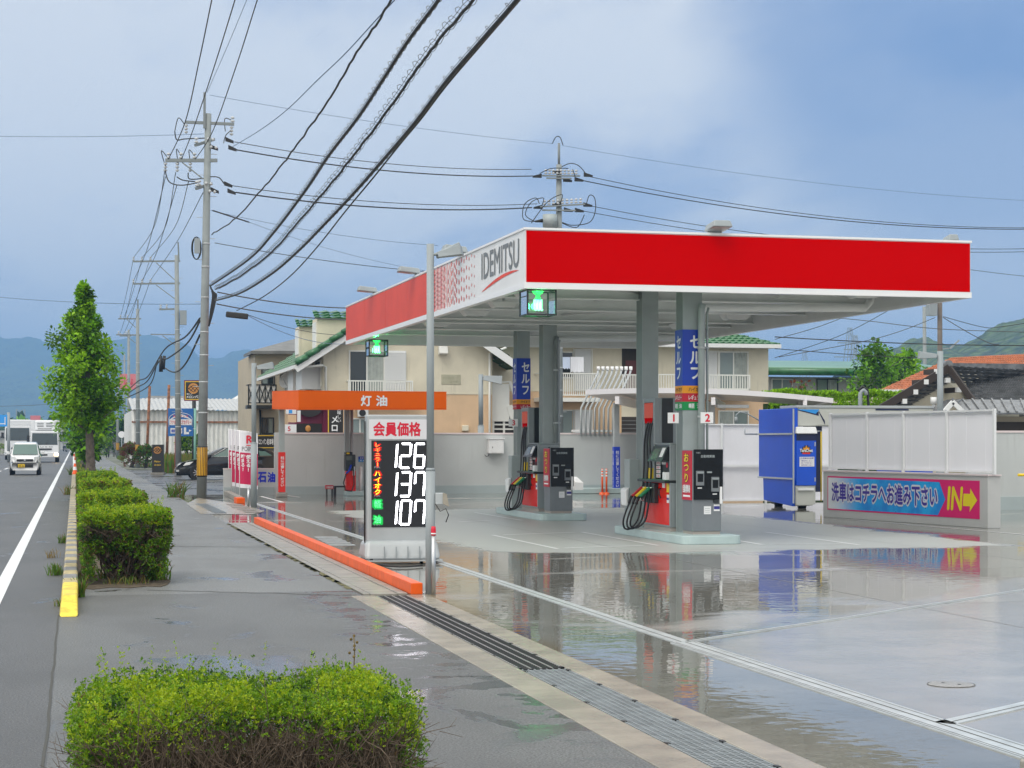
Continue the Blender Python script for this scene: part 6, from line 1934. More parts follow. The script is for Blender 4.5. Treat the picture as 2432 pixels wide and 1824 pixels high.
# the right slope is wide and faces the station: hipped towards the viewer
e0, e1 = PY(2318, 962, YH - 1.8), PY(2500, 962, YH - 1.8)
rr0, rr1 = PY(2240, 880, YH + 2.5), PY(2520, 880, YH + 2.5)
rr0.z = rr1.z = zpx(874, 60.5)
tiled(mb, e0, e1, rr0, rr1, 15, 40, .05, .035)
mb.build('hip_roof', M['roof_black'], hs)
mb = MB(hs); mb.beam(rr0 + Z_ * .05, rr1 + Z_ * .05, .3, .22); mb.tube([rg0 + Z_ * .05, rr0 + Z_ * .1], .13, 8); mb.build('ridge', M['roof_black'], hs)
mb = MB(hs)
mb.beam(lf0 - Z_ * .06, rg0 - Z_ * .06, .08, .24); mb.beam(rg0 - Z_ * .06, e0 - Z_ * .0, .08, .2)
mb.face([lf0 + Vector((0, .1, -.1)), rg0 + Vector((0, .1, -.1)), Vector((rg0.x, YH, rg0.z - .25)), Vector((lf0.x + .3, YH, lf0.z - .05))])
mb.build('barge_board', M['dark_wood'], hs)
for px_, py_ in ((2228, 882), (2200, 907), (2175, 931), (2149, 953), (2252, 903), (2278, 926)):
 p = PY(px_, py_, YH - .85)
 mb = MB(hs); mb.box(p.x - .075, p.x + .075, YH - .86, YH - .72, p.z - .075, p.z + .075); e_ = mb.build('purlin_end', M['shutter_white'], hs)
 mb = MB(hs); mb.box(p.x - .08, p.x + .08, YH - .72, YH, p.z - .08, p.z + .08); mb.build('purlin', M['dark_wood'], e_)
# lean-to porch with standing seams
pr = thing('porch', (30, YH - 2.5, 0), 'small porch with a dark seamed metal roof in front of the tiled house', 'porch')
p0_, p1_ = PY(2240, 978, YH - 3.2), PY(2263, 952, YH - 3.2)
ea, eb = PY(2290, 984, YH - 3.2), PY(2560, 984, YH - 3.2)
ra, rb = PY(2262, 951, YH - 1.9), PY(2560, 951, YH - 1.9)
ra.z = rb.z = PY(2262, 951, YH - 2.6).z
mb = MB(pr); mb.hexa([ea, eb, rb, ra], [v + Z_ * .05 for v in (ea, eb, rb, ra)])
for k in range(14):
 f = k / 13
 mb.beam(ea.lerp(eb, f) + Z_ * .07, ra.lerp(rb, f) + Z_ * .07, .05, .05)
mb.hexa([PY(2232, 990, YH - 3.2), PY(2232, 990, YH - 3.2) + Y_ * 1.5, ra + Y_ * .4, ra - Y_ * .6], [v + Z_ * .05 for v in (PY(2232, 990, YH - 3.2), PY(2232, 990, YH - 3.2) + Y_ * 1.5, ra + Y_ * .4, ra - Y_ * .6)])
mb.build('roof', M['roof_black'], pr)
mb = MB(pr); mb.beam(PY(2234, 988, YH - 3.3), PY(2263, 955, YH - 3.3), .06, .14); mb.beam(PY(2263, 955, YH - 3.3), PY(2292, 984, YH - 3.3), .06, .14); mb.build('barge_board', M['shutter_white'], pr)
mb = MB(pr); a = PY(2345, 1100, YH - 2.6); mb.box(a.x, a.x + 9, YH - 2.6, YH - 2.5, 0, ea.z - .05); w_ = mb.build('wall', M['taupe_wall'], pr)
mb = MB(pr); b = PY(2363, 1000, YH - 2.62); mb.box(b.x, b.x + 9, YH - 2.64, YH - 2.61, 0.8, PY(2363, 1002, YH - 2.62).z); mb.build('dark_opening', M['stair_dark'], w_)
mb = MB(pr); a = PY(2217, 960, YH - .9); mb.tube([a + Z_ * -.8 + X_ * .25, a, ], .06, 8); mb.tube([a, a + Z_ * .22], .10, 10); mb.build('flue', M['shutter_white'], pr)
# ---- orange tiled house behind
YO = 72.0
oh = thing('orange_house', (40, YO, 0), 'house with an orange pantile roof behind the black tiled roof', 'house')
o0, o1 = PY(2093, 926, YO), PY(2520, 926, YO)
t0_, t1_ = PY(2262, 850, YO + 6), PY(2540, 835, YO + 6)
mb = MB(oh); tiled(mb, o0, o1, t0_, t1_, 16, 50, .05, .035); mb.build('roof', M['roof_orange'], oh)
mb = MB(oh); mb.box(o0.x + .6, o1.x, YO + .5, YO + 9, 0, o0.z - .15); mb.build('wall', M['cream_wall'], oh)
mb = MB(oh); mb.box(o0.x - .1, o1.x, YO - .12, YO, o0.z - .12, o0.z + .02); mb.box(o0.x, o1.x, YO, YO + .5, o0.z - .14, o0.z - .06); mb.build('gutter', M['shutter_white'], oh)
# ---- white warehouse and dark roofed house far left
YWh = 128.0
wh = thing('warehouse', PY(420, 1070, YWh), 'long white corrugated warehouse behind the blue dance school sign', 'warehouse')
a, b = PY(313, 1075, YWh), PY(640, 976, YWh)
mb = MB(wh)
k = 60
for j in range(k):
 u0, u1 = a.x + (b.x - a.x) * j / k, a.x + (b.x - a.x) * (j + 1) / k
 mb.face([(u0, YWh - .12 * (j % 2), 0), (u1, YWh - .12 * ((j + 1) % 2), 0), (u1, YWh - .12 * ((j + 1) % 2), b.z), (u0, YWh - .12 * (j % 2), b.z)])
mb.face([(a.x, YWh, 0), (a.x, YWh, b.z), (a.x, YWh + 20, b.z), (a.x, YWh + 20, 0)])
mb.build('wall', M['corrugated'], wh)
mb = MB(wh); rz_ = zpx(955, 140)
for j in range(k):
 u0, u1 = a.x + (b.x - a.x) * j / k, a.x + (b.x - a.x) * (j + 1) / k
 h0, h1 = .08 * (j % 2), .08 * ((j + 1) % 2)
 mb.face([(u0, YWh - .5, b.z + h0), (u1, YWh - .5, b.z + h1), (u1, YWh + 9, b.z + 1.0 + h1), (u0, YWh + 9, b.z + 1.0 + h0)])
mb.build('roof', mat('roof_sheet', (0.42, 0.43, 0.43), 0.5, var=.1, scale=2), wh)
mb = MB(wh); c, d_ = PY(313, 1004, YWh - .3), PY(640, 998, YWh - .3); mb.box(c.x, d_.x, YWh - .2, YWh - .13, c.z, c.z + .12); mb.build('band', M['rust'], wh)
YD = 160.0
dh = thing('dark_roofed_house', PY(400, 1000, YD), 'house with a dark grey gable roof showing above the warehouse', 'house')
a, b = PY(336, 972, YD), PY(452, 944, YD)
mb = MB(dh); mb.prism([(a.x - .5, YD, 0), (b.x + 1.2, YD, 0), (b.x + 1.2, YD, a.z), (a.x - .5, YD, a.z)], (0, 9, 0)); mb.build('wall', M['cream_wall'], dh)
mb = MB(dh); mb.hexa([(a.x - 1, YD - 1, a.z - .3), (b.x + 2, YD - 1, a.z - .3), (b.x + .5, YD + 5, b.z), (a.x + .8, YD + 5, b.z)], [(a.x - 1, YD - 1, a.z), (b.x + 2, YD - 1, a.z), (b.x + .5, YD + 5, b.z + .25), (a.x + .8, YD + 5, b.z + .25)])
mb.build('roof', M['roof_grey'], dh)
mb = MB(dh); c = PY(445, 955, YD - 1.5); mb.prism([(c.x - 1.6, YD - 1.5, a.z - 1), (c.x + 1.6, YD - 1.5, a.z - 1), (c.x + .0, YD - 1.5, c.z)], (0, 3, 0)); mb.build('side_gable', M['cream_wall'], dh)
pk_ = thing('pitched_white_house', PY(566, 960, 150), 'pale house with a low sloping roof left of the black balcony', 'house')
a, b, c = PY(557, 990, 150), PY(640, 990, 150), PY(556, 950, 150)
mb = MB(pk_); mb.prism([(a.x, 150, 0), (b.x, 150, 0), (b.x, 150, zpx(915, 150)), (PY(595, 930, 150).x, 150, zpx(928, 150)), (a.x, 150, c.z)], (0, 8, 0)); mb.build('wall', M['corrugated'], pk_)
# ================================================================ poles and overhead lines
mat('concrete_pole', (0.25, 0.275, 0.275), 0.7, var=0.10, scale=2.5, streak=0.15)
mat('old_pole', (0.15, 0.125, 0.105), 0.8, var=0.15, scale=2)
mat('arm_steel', (0.20, 0.225, 0.23), 0.5)
mat('insulator', (0.50, 0.52, 0.53), 0.25)
mat('cable_black', (0.018, 0.018, 0.018), 0.55)
mat('cable_grey', (0.07, 0.075, 0.08), 0.5)
mat('cable_blue', (0.12, 0.20, 0.33), 0.5)
mat('guard_yellow', (0.72, 0.38, 0.01), 0.5)
def spline(pts, k=8):
 pts = [Vector(p) for p in pts]
 out = []
 for q in range(len(pts) - 1):
  a, b, c, d = [pts[min(max(q + j, 0), len(pts) - 1)] for j in (-1, 0, 1, 2)]
  for s in range(k):
   u = s / k
   out.append(0.5 * ((2 * b) + (c - a) * u + (2 * a - 5 * b + 4 * c - d) * u * u + (3 * b - a - 3 * c + d) * u ** 3))
 return out + [pts[-1]]
def line(pts, r, label, m='cable_black', group=None, name='power_line', sag=0.0, k=8, spiral=None, wob=0.0):
 if len(pts) == 2 and sag:
  a, b = Vector(pts[0]), Vector(pts[1])
  pts = [a.lerp(b, i / 12) - Z_ * sag * 4 * (i / 12) * (1 - i / 12) for i in range(13)]
  k = 2
 p = spline(pts, k)
 o = thing(name, p[0], label, 'overhead line', group)
 mb = MB(o)
 if wob:
  p = [q + Z_ * rnd.uniform(-wob, wob) for q in p]
 mb.tube(p, r, 5)
 mb.build('cable', M[m], o)
 if spiral:
  R_, pitch = spiral
  L = [0.0]
  for a, b in zip(p[:-1], p[1:]): L.append(L[-1] + (b - a).length)
  n = int(L[-1] / pitch * 7)
  j = 0
  h = []
  for i in range(n):
   s = L[-1] * i / n
   while L[j + 1] < s: j += 1
   f = (s - L[j]) / max(1e-6, L[j + 1] - L[j])
   c = p[j].lerp(p[j + 1], f)
   t = 2 * math.pi * i / 7
   h.append(c + X_ * R_ * math.cos(t) + Z_ * (R_ * math.sin(t) + R_ * .55))
  mb = MB(o); mb.tube(h, .004, 3, caps=False); mb.build('spiral_hanger', M['cable_grey'], o)
  mb = MB(o); mb.tube([q + Z_ * R_ * 1.1 for q in p], .004, 4); mb.build('messenger_wire', M['cable_grey'], o)
 return o
def ins(mb, c, ax=(0, 0, 1), n=2, r=.06, s=.10):
 ax = Vector(ax).normalized()
 for k in range(n):
  mb.lathe([(.015, 0), (r, .02), (r * .95, .05), (.02, .08)], Vector(c) + ax * (s * k), 10, ax)
def pole(base, top, r0, r1, label, m='concrete_pole', group=None, guard=None, steps=True, name='utility_pole'):
 o = thing(name, base, label, 'utility pole', group)
 b, t = Vector(base), Vector(top)
 mb = MB(o); mb.tube([b, b.lerp(t, .5), t], [r0, (r0 + r1) / 2, r1], 16); mb.build('shaft', M[m], o)
 if steps:
  mb = MB(o)
  for i in range(14):
   c = b.lerp(t, .18 + .055 * i)
   d = X_ * (1 if i % 2 else -1)
   mb.tube([c + d * r1 * .8, c + d * (r1 + .19)], .009, 5)
  for f in (.22, .30, .37, .43, .52, .60, .66):
   c = b.lerp(t, f); r = r0 + (r1 - r0) * f
   mb.tube([c, c + Z_ * .04], r + .008, 14)
  mb.build('step_bolts', M['pale_steel'], o)
 if guard:
  c0, c1 = b.lerp(t, guard[0]), b.lerp(t, guard[1])
  mb = MB(o); mb.tube([c0, c1], r0 + .004, 20); g = mb.build('guard_sheet', M['black_metal'], o)
  mb = MB(o)
  for k in range(20):
   a0, a1 = 2 * math.pi * k / 20, 2 * math.pi * (k + .55) / 20
   r = r0 + .009
   mb.face([c0 + Vector((r * math.cos(a0), r * math.sin(a0), .04)), c0 + Vector((r * math.cos(a1), r * math.sin(a1), .04)), c1 + Vector((r * math.cos(a1), r * math.sin(a1), -.04)), c1 + Vector((r * math.cos(a0), r * math.sin(a0), -.04))])
  mb.build('yellow_stripes', M['guard_yellow'], g)
 return o
def arm(o, a, b, pins=(), hang=(), brace=None, h=.08):
 mb = MB(o); mb.beam(a, b, .08, h); x = mb.build('crossarm', M['arm_steel'], o)
 if pins or hang:
  mb = MB(o)
  for f in pins: ins(mb, Vector(a).lerp(Vector(b), f) + Z_ * .05)
  for f in hang: ins(mb, Vector(a).lerp(Vector(b), f) - Z_ * .06, (0, .4, -1), 3, .055)
  mb.build('insulators', M['insulator'], x)
 if brace:
  mb = MB(o); mb.beam(brace[0], brace[1], .04, .04); mb.build('brace', M['arm_steel'], o)
Y1 = 54.1
b1 = G(478.6, 1182.6); t1 = P(494.5, 270, Y1)
G1 = 'concrete utility poles along the pavement'
p1 = pole(b1, t1, .147, .093, 'tall concrete utility pole with yellow striped guard beside the far entrance', group=G1, guard=(.055, .135))
arm(p1, P(440, 290, Y1), P(556, 295, Y1), (.97,), (.02, .95))
arm(p1, P(393, 381, Y1), P(516, 381, Y1), (.06, .30, .56), (.0, .23, .48), (P(433, 386, Y1), P(482, 425, Y1)), .10)
arm(p1, P(464, 345, Y1 - .4), P(508, 331, Y1 + .4), (.05,), ()); arm(p1, P(466, 448, Y1 - .4), P(502, 436, Y1 + .4), (.05, .2), ())
mb = MB(p1); a = P(485, 306, Y1); b = P(485.5, 221, Y1); mb.beam(a - Y_ * .1, b - Y_ * .1, .07, .07, up=Y_); mb.build('top_spike', M['arm_steel'], p1)
mb = MB(p1)
for (q0, q1, q2) in (((441, 300), (424, 280), (415, 312)), ((393, 395), (383, 358), (398, 374)), ((424, 392), (419, 354), (431, 372)), ((453, 392), (449, 356), (463, 372)), ((549, 285), (534, 282), (535, 312)), ((548, 310), (536, 322), (531, 340))):
 mb.tube(spline([P(*q0, Y1), P(*q1, Y1), P(*q2, Y1)], 6), .014, 5)
for q in (((415, 312), (420, 332), (440, 330), (490, 328)), ((392, 405), (402, 432), (430, 440), (470, 434)), ((420, 420), (435, 428), (470, 432)), ((447, 410), (450, 425), (480, 424), (500, 420), (520, 422), (532, 436))):
 mb.tube(spline([P(*v, Y1) for v in q], 6), .018, 5)
mb.build('jumper_loops', M['cable_black'], p1)
mb = MB(p1)
for (xx, yy) in ((528, 331), (535, 350), (523, 436), (532, 455)):
 c = P(xx, yy, Y1); ins(mb, c - X_ * .45, (1, -.0, -.1), 2, .05, .14)
mb.build('strain_insulators', M['insulator'], p1)
mb = MB(p1)
for (xx, yy) in ((545, 333), (552, 352), (542, 438), (550, 455), (508, 350), (510, 452)):
 c = P(xx, yy, Y1); mb.hexa([c + Vector(v) for v in ((-.12, -.04, -.03), (.12, -.04, -.09), (.12, .04, -.09), (-.12, .04, -.03))], [c + Vector(v) for v in ((-.12, -.04, .09), (.12, -.04, -.02), (.12, .04, -.02), (-.12, .04, .09))])
mb.build('clamp_covers', M['cable_black'], p1)
mb = MB(p1)
c = P(466, 590, Y1); 
for k in range(3): mb.tube([c + Vector(((.11 + .015 * k) * math.cos(t), -.05 - .02 * k, .33 * math.sin(t))) for t in [2 * math.pi * i / 20 for i in range(21)]], .016, 5)
mb.build('cable_coil', M['cable_black'], p1)
mb = MB(p1); c = P(466, 585, Y1); mb.box(c.x - .06, c.x + .1, c.y - .2, c.y - .08, c.z - .22, c.z + .22); mb.build('splice_box', M['lamp_grey'], p1)
mb = MB(p1)
for k in range(4): mb.tube(spline([P(498 + k * 2, 676 + k * 8, Y1 - .2), P(505 + k * 3, 700, Y1 - .2), P(500 + 2 * k, 740, Y1 - .2), P(496, 775, Y1 - .15)], 6), .025, 5)
mb.build('riser_cables', M['cable_black'], p1)
Y2 = 90.0
b2 = P(424, 1130, Y2); b2.z = 0; t2 = P(419.5, 606, Y2)
p2 = pole(b2, t2, .15, .10, 'concrete utility pole behind the blue dance school sign', group=G1)
arm(p2, P(315, 621, Y2), P(428, 620, Y2), (.02, .20, .38), (), (P(371, 624, Y2), P(416, 666, Y2)))
arm(p2, P(315, 674, Y2), P(428, 673, Y2), (.02, .20, .38), (), (P(371, 677, Y2), P(418, 712, Y2)))
arm(p2, P(378, 735, Y2), P(414, 734, Y2), (.1, .5), ()); arm(p2, P(358, 794, Y2), P(430, 795, Y2), (), (), (P(386, 797, Y2), P(416, 820, Y2)), .05)
mb = MB(p2); mb.beam(P(425, 622, Y2), P(423, 575, Y2), .07, .07, up=Y_); mb.build('top_spike', M['arm_steel'], p2)
mb = MB(p2); c = P(433, 757, Y2); mb.box(c.x - .12, c.x + .2, c.y - .2, c.y + .1, c.z - .3, c.z + .4); mb.build('switch_box', M['lamp_grey'], p2)
Y3 = 117.7
b3 = P(327.5, 1111, Y3); b3.z = 0
p3 = pole(b3, P(327, 734, Y3), .15, .10, 'concrete utility pole with a striped guard in front of the reddish bush', group=G1, guard=(.07, .15))
arm(p3, P(281, 757, Y3), P(335, 757, Y3), (.1, .4), (), (P(300, 757, Y3), P(322, 778, Y3))); arm(p3, P(276, 795, Y3), P(335, 796, Y3), (.1, .4), (), (P(300, 797, Y3), P(322, 815, Y3)))
mb = MB(p3); mb.beam(P(327.5, 740, Y3), P(327.5, 711, Y3), .09, .09, up=Y_); mb.build('top_spike', M['arm_steel'], p3)
for Y_q, px_, top_, lab, gd in ((155, 306, 783, 'slim concrete pole rising right beside the street tree', None), (191, 279.5, 905, 'distant pole with a yellow guard beyond the pedestrian', (.1, .2)), (230, 296, 842, 'farthest thin pole seen between the nearer ones', None)):
 b_ = P(px_, 1100, Y_q); b_.z = 0
 q_ = pole(b_, P(px_ - .5, top_, Y_q), .16, .10, lab, group=G1, guard=gd, steps=False)
 if not gd: arm(q_, P(px_ - 22, top_ + 15, Y_q), P(px_ + 6, top_ + 15, Y_q), (.1, .4), ())
# pole behind the canopy
YR = 66.0
br = P(1327.5, 1050, YR); br.z = 0
pr_ = pole(br, P(1327.5, 391, YR), .16, .098, 'concrete utility pole with a transformer rising behind the canopy')
mb = MB(pr_); mb.tube([P(1327.5, 395, YR), P(1327.5, 340, YR)], .045, 10); mb.build('top_spike', M['arm_steel'], pr_)
for py_, dx0, dx1 in ((414, -40, 50), (420, -30, 30), (488, -45, 62), (496, -40, 40)):
 arm(pr_, P(1327.5 + dx0, py_ + 3, YR - .2), P(1327.5 + dx1, py_ - 3 if dx1 > 55 else py_ + 4, YR - .15), tuple(.1 + .1 * k for k in range(9)) if dx1 > 45 else (), (), None, .05)
mb = MB(pr_)
for (xx, yy) in ((1276, 418), (1322, 408), (1397, 416), (1375, 427), (1348, 428), (1278, 492), (1322, 484), (1396, 487), (1376, 500), (1350, 499)):
 c = P(xx, yy, YR - .1); s = -1 if xx < 1327 else 1
 mb.hexa([c + Vector(v) for v in ((-.16, -.04, -.06), (.16, -.04, -.06), (.16, .04, -.06), (-.16, .04, -.06))], [c + Vector(v) for v in ((-.16, -.04, .09 if s > 0 else .0), (.16, -.04, .0 if s > 0 else .09), (.16, .04, .0 if s > 0 else .09), (-.16, .04, .09 if s > 0 else .0))])
mb.build('clamp_covers', M['cable_black'], pr_)
c = P(1306, 523, YR - .3)
mb = MB(pr_); mb.cyl(c.x, c.y, c.z - .22, c.z + .2, .26, n=18); mb.lathe([(.26, -.22), (.2, -.3), (.001, -.3)], c, 18); mb.build('transformer', M['grey_steel'], pr_)
mb = MB(pr_); mb.tube([P(1289, 524, YR - .3), P(1270, 526, YR - .3)], [.07, .03], 8); mb.build('bushing', M['cable_black'], pr_)
mb = MB(pr_)
for q in (((1270, 526), (1243, 520), (1246, 485), (1272, 470), (1281, 484)), ((1270, 526), (1248, 510), (1262, 480), (1290, 470), (1288, 486)), ((1262, 530), (1300, 480), (1334, 462), (1332, 480)), ((1335, 528), (1360, 535), (1400, 528), (1414, 500), (1412, 470), (1400, 464), (1393, 483)), ((1335, 530), (1370, 540), (1388, 510)), ((1282, 412), (1310, 400), (1350, 400)), ((1334, 396), (1355, 388), (1375, 394), (1391, 412)), ((1360, 402), (1366, 420)), ((1312, 341), (1320, 326), (1330, 326), (1337, 345))):
 mb.tube(spline([P(*v, YR - .3) for v in q], 6), .016, 5)
mb.build('jumper_loops', M['cable_black'], pr_)
# old brown pole on the right and a thin one behind it
YQ = 95.0
bq = P(2233, 1050, YQ); bq.z = 0
pq = pole(bq, P(2232, 700, YQ), .14, .125, 'dark brown utility pole with a grey box behind the tiled house', 'old_pole', steps=False)
mb = MB(pq); a, b = P(2203, 750, YQ - .3), P(2224, 714, YQ - .3); mb.box(a.x, b.x, a.y - .2, a.y + .2, a.z, b.z); mb.build('equipment_box', M['lamp_grey'], pq)
mb = MB(pq); mb.beam(P(2234, 829, YQ), P(2258, 827, YQ), .06, .06); mb.beam(P(2256, 828, YQ - .2), P(2278, 808, YQ - .2), .12, .08); mb.build('street_lamp_arm', M['lamp_grey'], pq)
bq2 = P(2199, 1050, 130); bq2.z = 0
pole(bq2, P(2195, 728, 130), .17, .12, 'thin far utility pole left of the brown one', steps=False)
# ---- lines along the pavement (they all hang over the strip beside the gutter)
XL = 3.6
def along(pts, x=XL): return [PX(a, b, x) for a, b in pts]
GB = 'bundled telephone cables over the pavement'
line(along([(501, 678), (589, 617), (648, 554), (725, 452), (779, 371), (849, 280), (906, 194), (969, 97), (1041, 0), (1120, -120)]), .022, 'thick cable in spiral hangers, leftmost of three bundles over the pavement', group=GB, spiral=(.045, .30))
line(along([(512, 687), (571, 655), (644, 599), (693, 545), (779, 445), (838, 371), (901, 289), (969, 194), (1032, 108), (1123, 0), (1220, -120)], 3.75), .018, 'thick cable in loose spiral hangers, middle one of the three bundles over the pavement', group=GB, spiral=(.06, .34), wob=.012)
line(along([(512, 714), (571, 696), (644, 651), (707, 597), (770, 533), (838, 461), (906, 384), (983, 294), (1059, 194), (1141, 99), (1227, 0), (1320, -120)], 3.9), .024, 'thick cable with clipped hangers, rightmost of the three bundles over the pavement', group=GB, spiral=(.045, .42))
line(along([(562, 738), (625, 705), (689, 656), (752, 588), (820, 502), (888, 420), (951, 341), (1000, 282), (1060, 203), (1145, 103), (1240, -8), (1330, -120)], 3.98), .012, 'single black cable hanging just below the rightmost bundle', name='telephone_line')
line(along([(503, 556), (553, 524), (612, 461), (662, 402), (698, 353), (748, 285), (793, 217), (838, 140), (892, 59), (928, 0), (990, -110)]), .016, 'single wavy black cable left of the three bundles', name='telephone_line', wob=.02, k=6)
line(along([(553, 348), (616, 310), (680, 262), (752, 192), (820, 127), (897, 43), (937, 0), (1010, -80)], 4.1), .010, 'thin bluish wire running beside the wavy cable', 'cable_blue')
G3 = 'bare high voltage wires above the pole'
for k, (pp, lab) in enumerate((([(400, 378), (440, 289), (474, 140), (503, 0), (525, -100)], 'leftmost'), ([(431, 378), (455, 318), (505, 170), (558, 0), (590, -110)], 'middle one'), ([(464, 378), (505, 312), (560, 160), (611, 0), (650, -120)], 'rightmost'))):
 line(along(pp, (2.4, 2.9, 3.4)[k]), .012, lab + ' of the three bare wires rising from the striped pole out of view', group=G3)
line(along([(492, 219), (540, 110), (586, 0), (630, -105)], 3.62), .007, 'faint blue ground wire rising from the pole spike', 'cable_blue')
# pole 1 to pole 2
G2 = 'wires between the two nearest poles'
for k, (a, mid, c) in enumerate((((392, 401), (366, 539), (317, 612)), ((417, 410), (390, 545), (337, 612)), ((448, 430), (415, 540), (357, 612)), ((393, 420), (350, 590), (318, 665)), ((420, 440), (372, 600), (338, 665)), ((482, 458), (420, 575), (358, 665)))):
 m_ = P(*mid, 72); line([P(*a, Y1), m_, P(*c, Y2)], .012, ('first', 'second', 'third', 'fourth', 'fifth', 'sixth')[k] + ' bare wire from the striped pole to the next pole', group=G2)
for k in range(6):
 a = (317 + 20 * (k % 3), 612 if k < 3 else 665); c = (285 + 9 * (k % 3), 754 if k < 3 else 792)
 line([P(*a, Y2), P(*c, Y3)], .012, ('upper left', 'upper middle', 'upper right', 'lower left', 'lower middle', 'lower right')[k] + ' bare wire beyond the blue sign pole', group='wires between the second and third poles', sag=.25)
for k, pp in enumerate((((475, 756), (440, 800), (392, 829), (352, 893), (328, 905), (301, 930)), ((475, 762), (445, 815), (400, 850), (378, 858), (350, 905), (325, 920), (303, 935)), ((475, 795), (440, 865), (413, 884), (386, 870), (374, 860), (355, 915), (300, 945)))):
 line([P(*v, Y1 + (Y3 - Y1) * i / (len(pp) - 1)) for i, v in enumerate(pp)], .032, ('upper', 'middle', 'lower')[k] + ' of the three thick black cables sagging to the farther poles', group='thick cables to the farther poles', name='telephone_line')
o = thing('cable_joint', P(380, 858, 80), 'bunch of cable joints where the three sagging cables meet', 'cable joint')
mb = MB(o); a = P(382, 845, 80); mb.tube([a, a - Z_ * .7], [.05, .09], 8); mb.tube([a + X_ * .15, a + X_ * .1 - Z_ * .6], .07, 8); mb.build('sleeve', M['cable_black'], o)
# pole 1 across to the pole behind the canopy
G4 = 'lines crossing to the pole behind the canopy'
for a, c, s, r, lab in (((557, 337), (1262, 402), .25, .012, 'upper thin wire of the top pair'), ((562, 356), (1267, 418), .25, .020, 'upper doubled cable'), ((551, 441), (1276, 484), .25, .012, 'thin wire of the lower pair'), ((560, 457), (1263, 493), .25, .022, 'lower doubled cable')):
 line([P(*a, Y1), P(*c, YR)], r, lab + ' from striped pole to canopy pole', group=G4, sag=s)
line([P(499, 226, Y1), P(1313, 341, YR)], .008, 'thin blue ground wire crossing from spike to spike', 'cable_blue', sag=.12)
for a, c, s, r, m_, lab in (((1337, 346), (2470, 478), .3, .008, 'cable_blue', 'thin blue ground wire from the canopy pole to the right edge'), ((1402, 420), (2470, 541), .5, .013, 'cable_black', 'upper cable from the canopy pole to the right edge'), ((1380, 428), (2470, 544), .5, .018, 'cable_black', 'second cable from the canopy pole to the right edge'), ((1402, 489), (2470, 590), .5, .012, 'cable_black', 'third cable from the canopy pole behind the red fascia'), ((1384, 501), (2470, 597), .5, .012, 'cable_black', 'lowest cable from the canopy pole behind the red fascia')):
 line([P(*a, YR), P(*c, 78)], r, lab, m_, sag=s)
# service drops to the houses
for a, c, Ya, Yc, s, r, m_, lab in (((500, 500), (1040, 583), Y1, 62, .15, .008, 'cable_blue', 'thin blue wire with one insulator running from the pole towards the canopy'), ((590, 527), (1060, 650), Y1, 66, .2, .007, 'cable_blue', 'faint wire continuing the short thick cable'), ((510, 577), (1050, 648), Y1, 64, .1, .011, 'cable_black', 'wavy dark drop wire passing left of the tall lamp'), ((517, 694), (860, 732), Y1, 64, .12, .020, 'cable_grey', 'upper lattice cable running to the far corner of the canopy'), ((515, 722), (860, 760), Y1, 66, .12, .020, 'cable_grey', 'lower lattice cable running to the dormers'), ((590, 748), (850, 795), Y1, 70, .2, .010, 'cable_black', 'drop wire from the black closure to the gable'), ((590, 750), (840, 815), Y1, 70, .3, .010, 'cable_blue', 'lower drop wire from the black closure to the gable')):
 line([P(*a, Ya), P(*c, Yc)], r, lab, m_, sag=s, name='drop_wire')
line([P(505, 500, Y1), P(592, 528, Y1 + 1)], .022, 'short thick black cable end leaving the pole to the right', name='drop_wire')
o = thing('cable_closure', P(562, 748, Y1), 'black box shaped cable closure hanging right of the pole', 'cable closure')
mb = MB(o); a, b = P(537, 748, Y1), P(589, 748, Y1); mb.beam(a + Z_ * .02, b - Z_ * .05, .16, .17); mb.build('shell', M['cable_black'], o, bevel=.03)
line([P(430, 318, 80), P(484, 320, Y1)], .008, 'blue wire joining the pole from the left', 'cable_blue') if False else None
line([P(-40, 323, 60), P(484, 318, Y1)], .009, 'thin blue wire crossing the left sky to the pole top', 'cable_blue', sag=.05)
line([P(-40, 702, 70), P(478, 722, Y1)], .012, 'blue grey wire crossing the left sky behind the tree', 'cable_blue', sag=.1)
line([P(-40, 965, 260), P(150, 958, 230)], .03, 'thin dark wire low over the road', 'cable_grey', sag=.1)
for k, (pp, r) in enumerate(((((1840, 800), (2000, 809), (2228, 818), (2470, 821)), .025), (((1930, 750), (2060, 762), (2228, 781), (2470, 790)), .018), (((1840, 828), (2069, 845), (2238, 850), (2470, 852)), .018), (((1840, 806), (1950, 774), (2060, 730)), .018), (((1840, 850), (2000, 795), (2140, 720)), .016), (((2221, 754), (2140, 786), (2045, 812), (1850, 848)), .018), (((2240, 752), (2330, 776), (2370, 777), (2470, 762)), .016), (((2240, 754), (2300, 790), (2350, 815), (2372, 818)), .020), (((2300, 640), (2380, 650), (2470, 660)), .012))):
 line([P(a, b, 88 if max(q[0] for q in pp) > 2300 else 92) for a, b in pp], r, ('thick wire level behind the brown pole', 'wire passing the brown pole at half height', 'wire skimming the orange roof', 'steep wire rising to the canopy edge', 'second steep wire rising to the rain pipe', 'wire falling left from the brown pole box', 'slack wire looping right of the brown pole', 'dark drop wire falling right from the brown pole', 'thin wire leaving the right end of the red fascia')[k], 'cable_grey' if k % 2 else 'cable_black', 'wires round the brown pole')
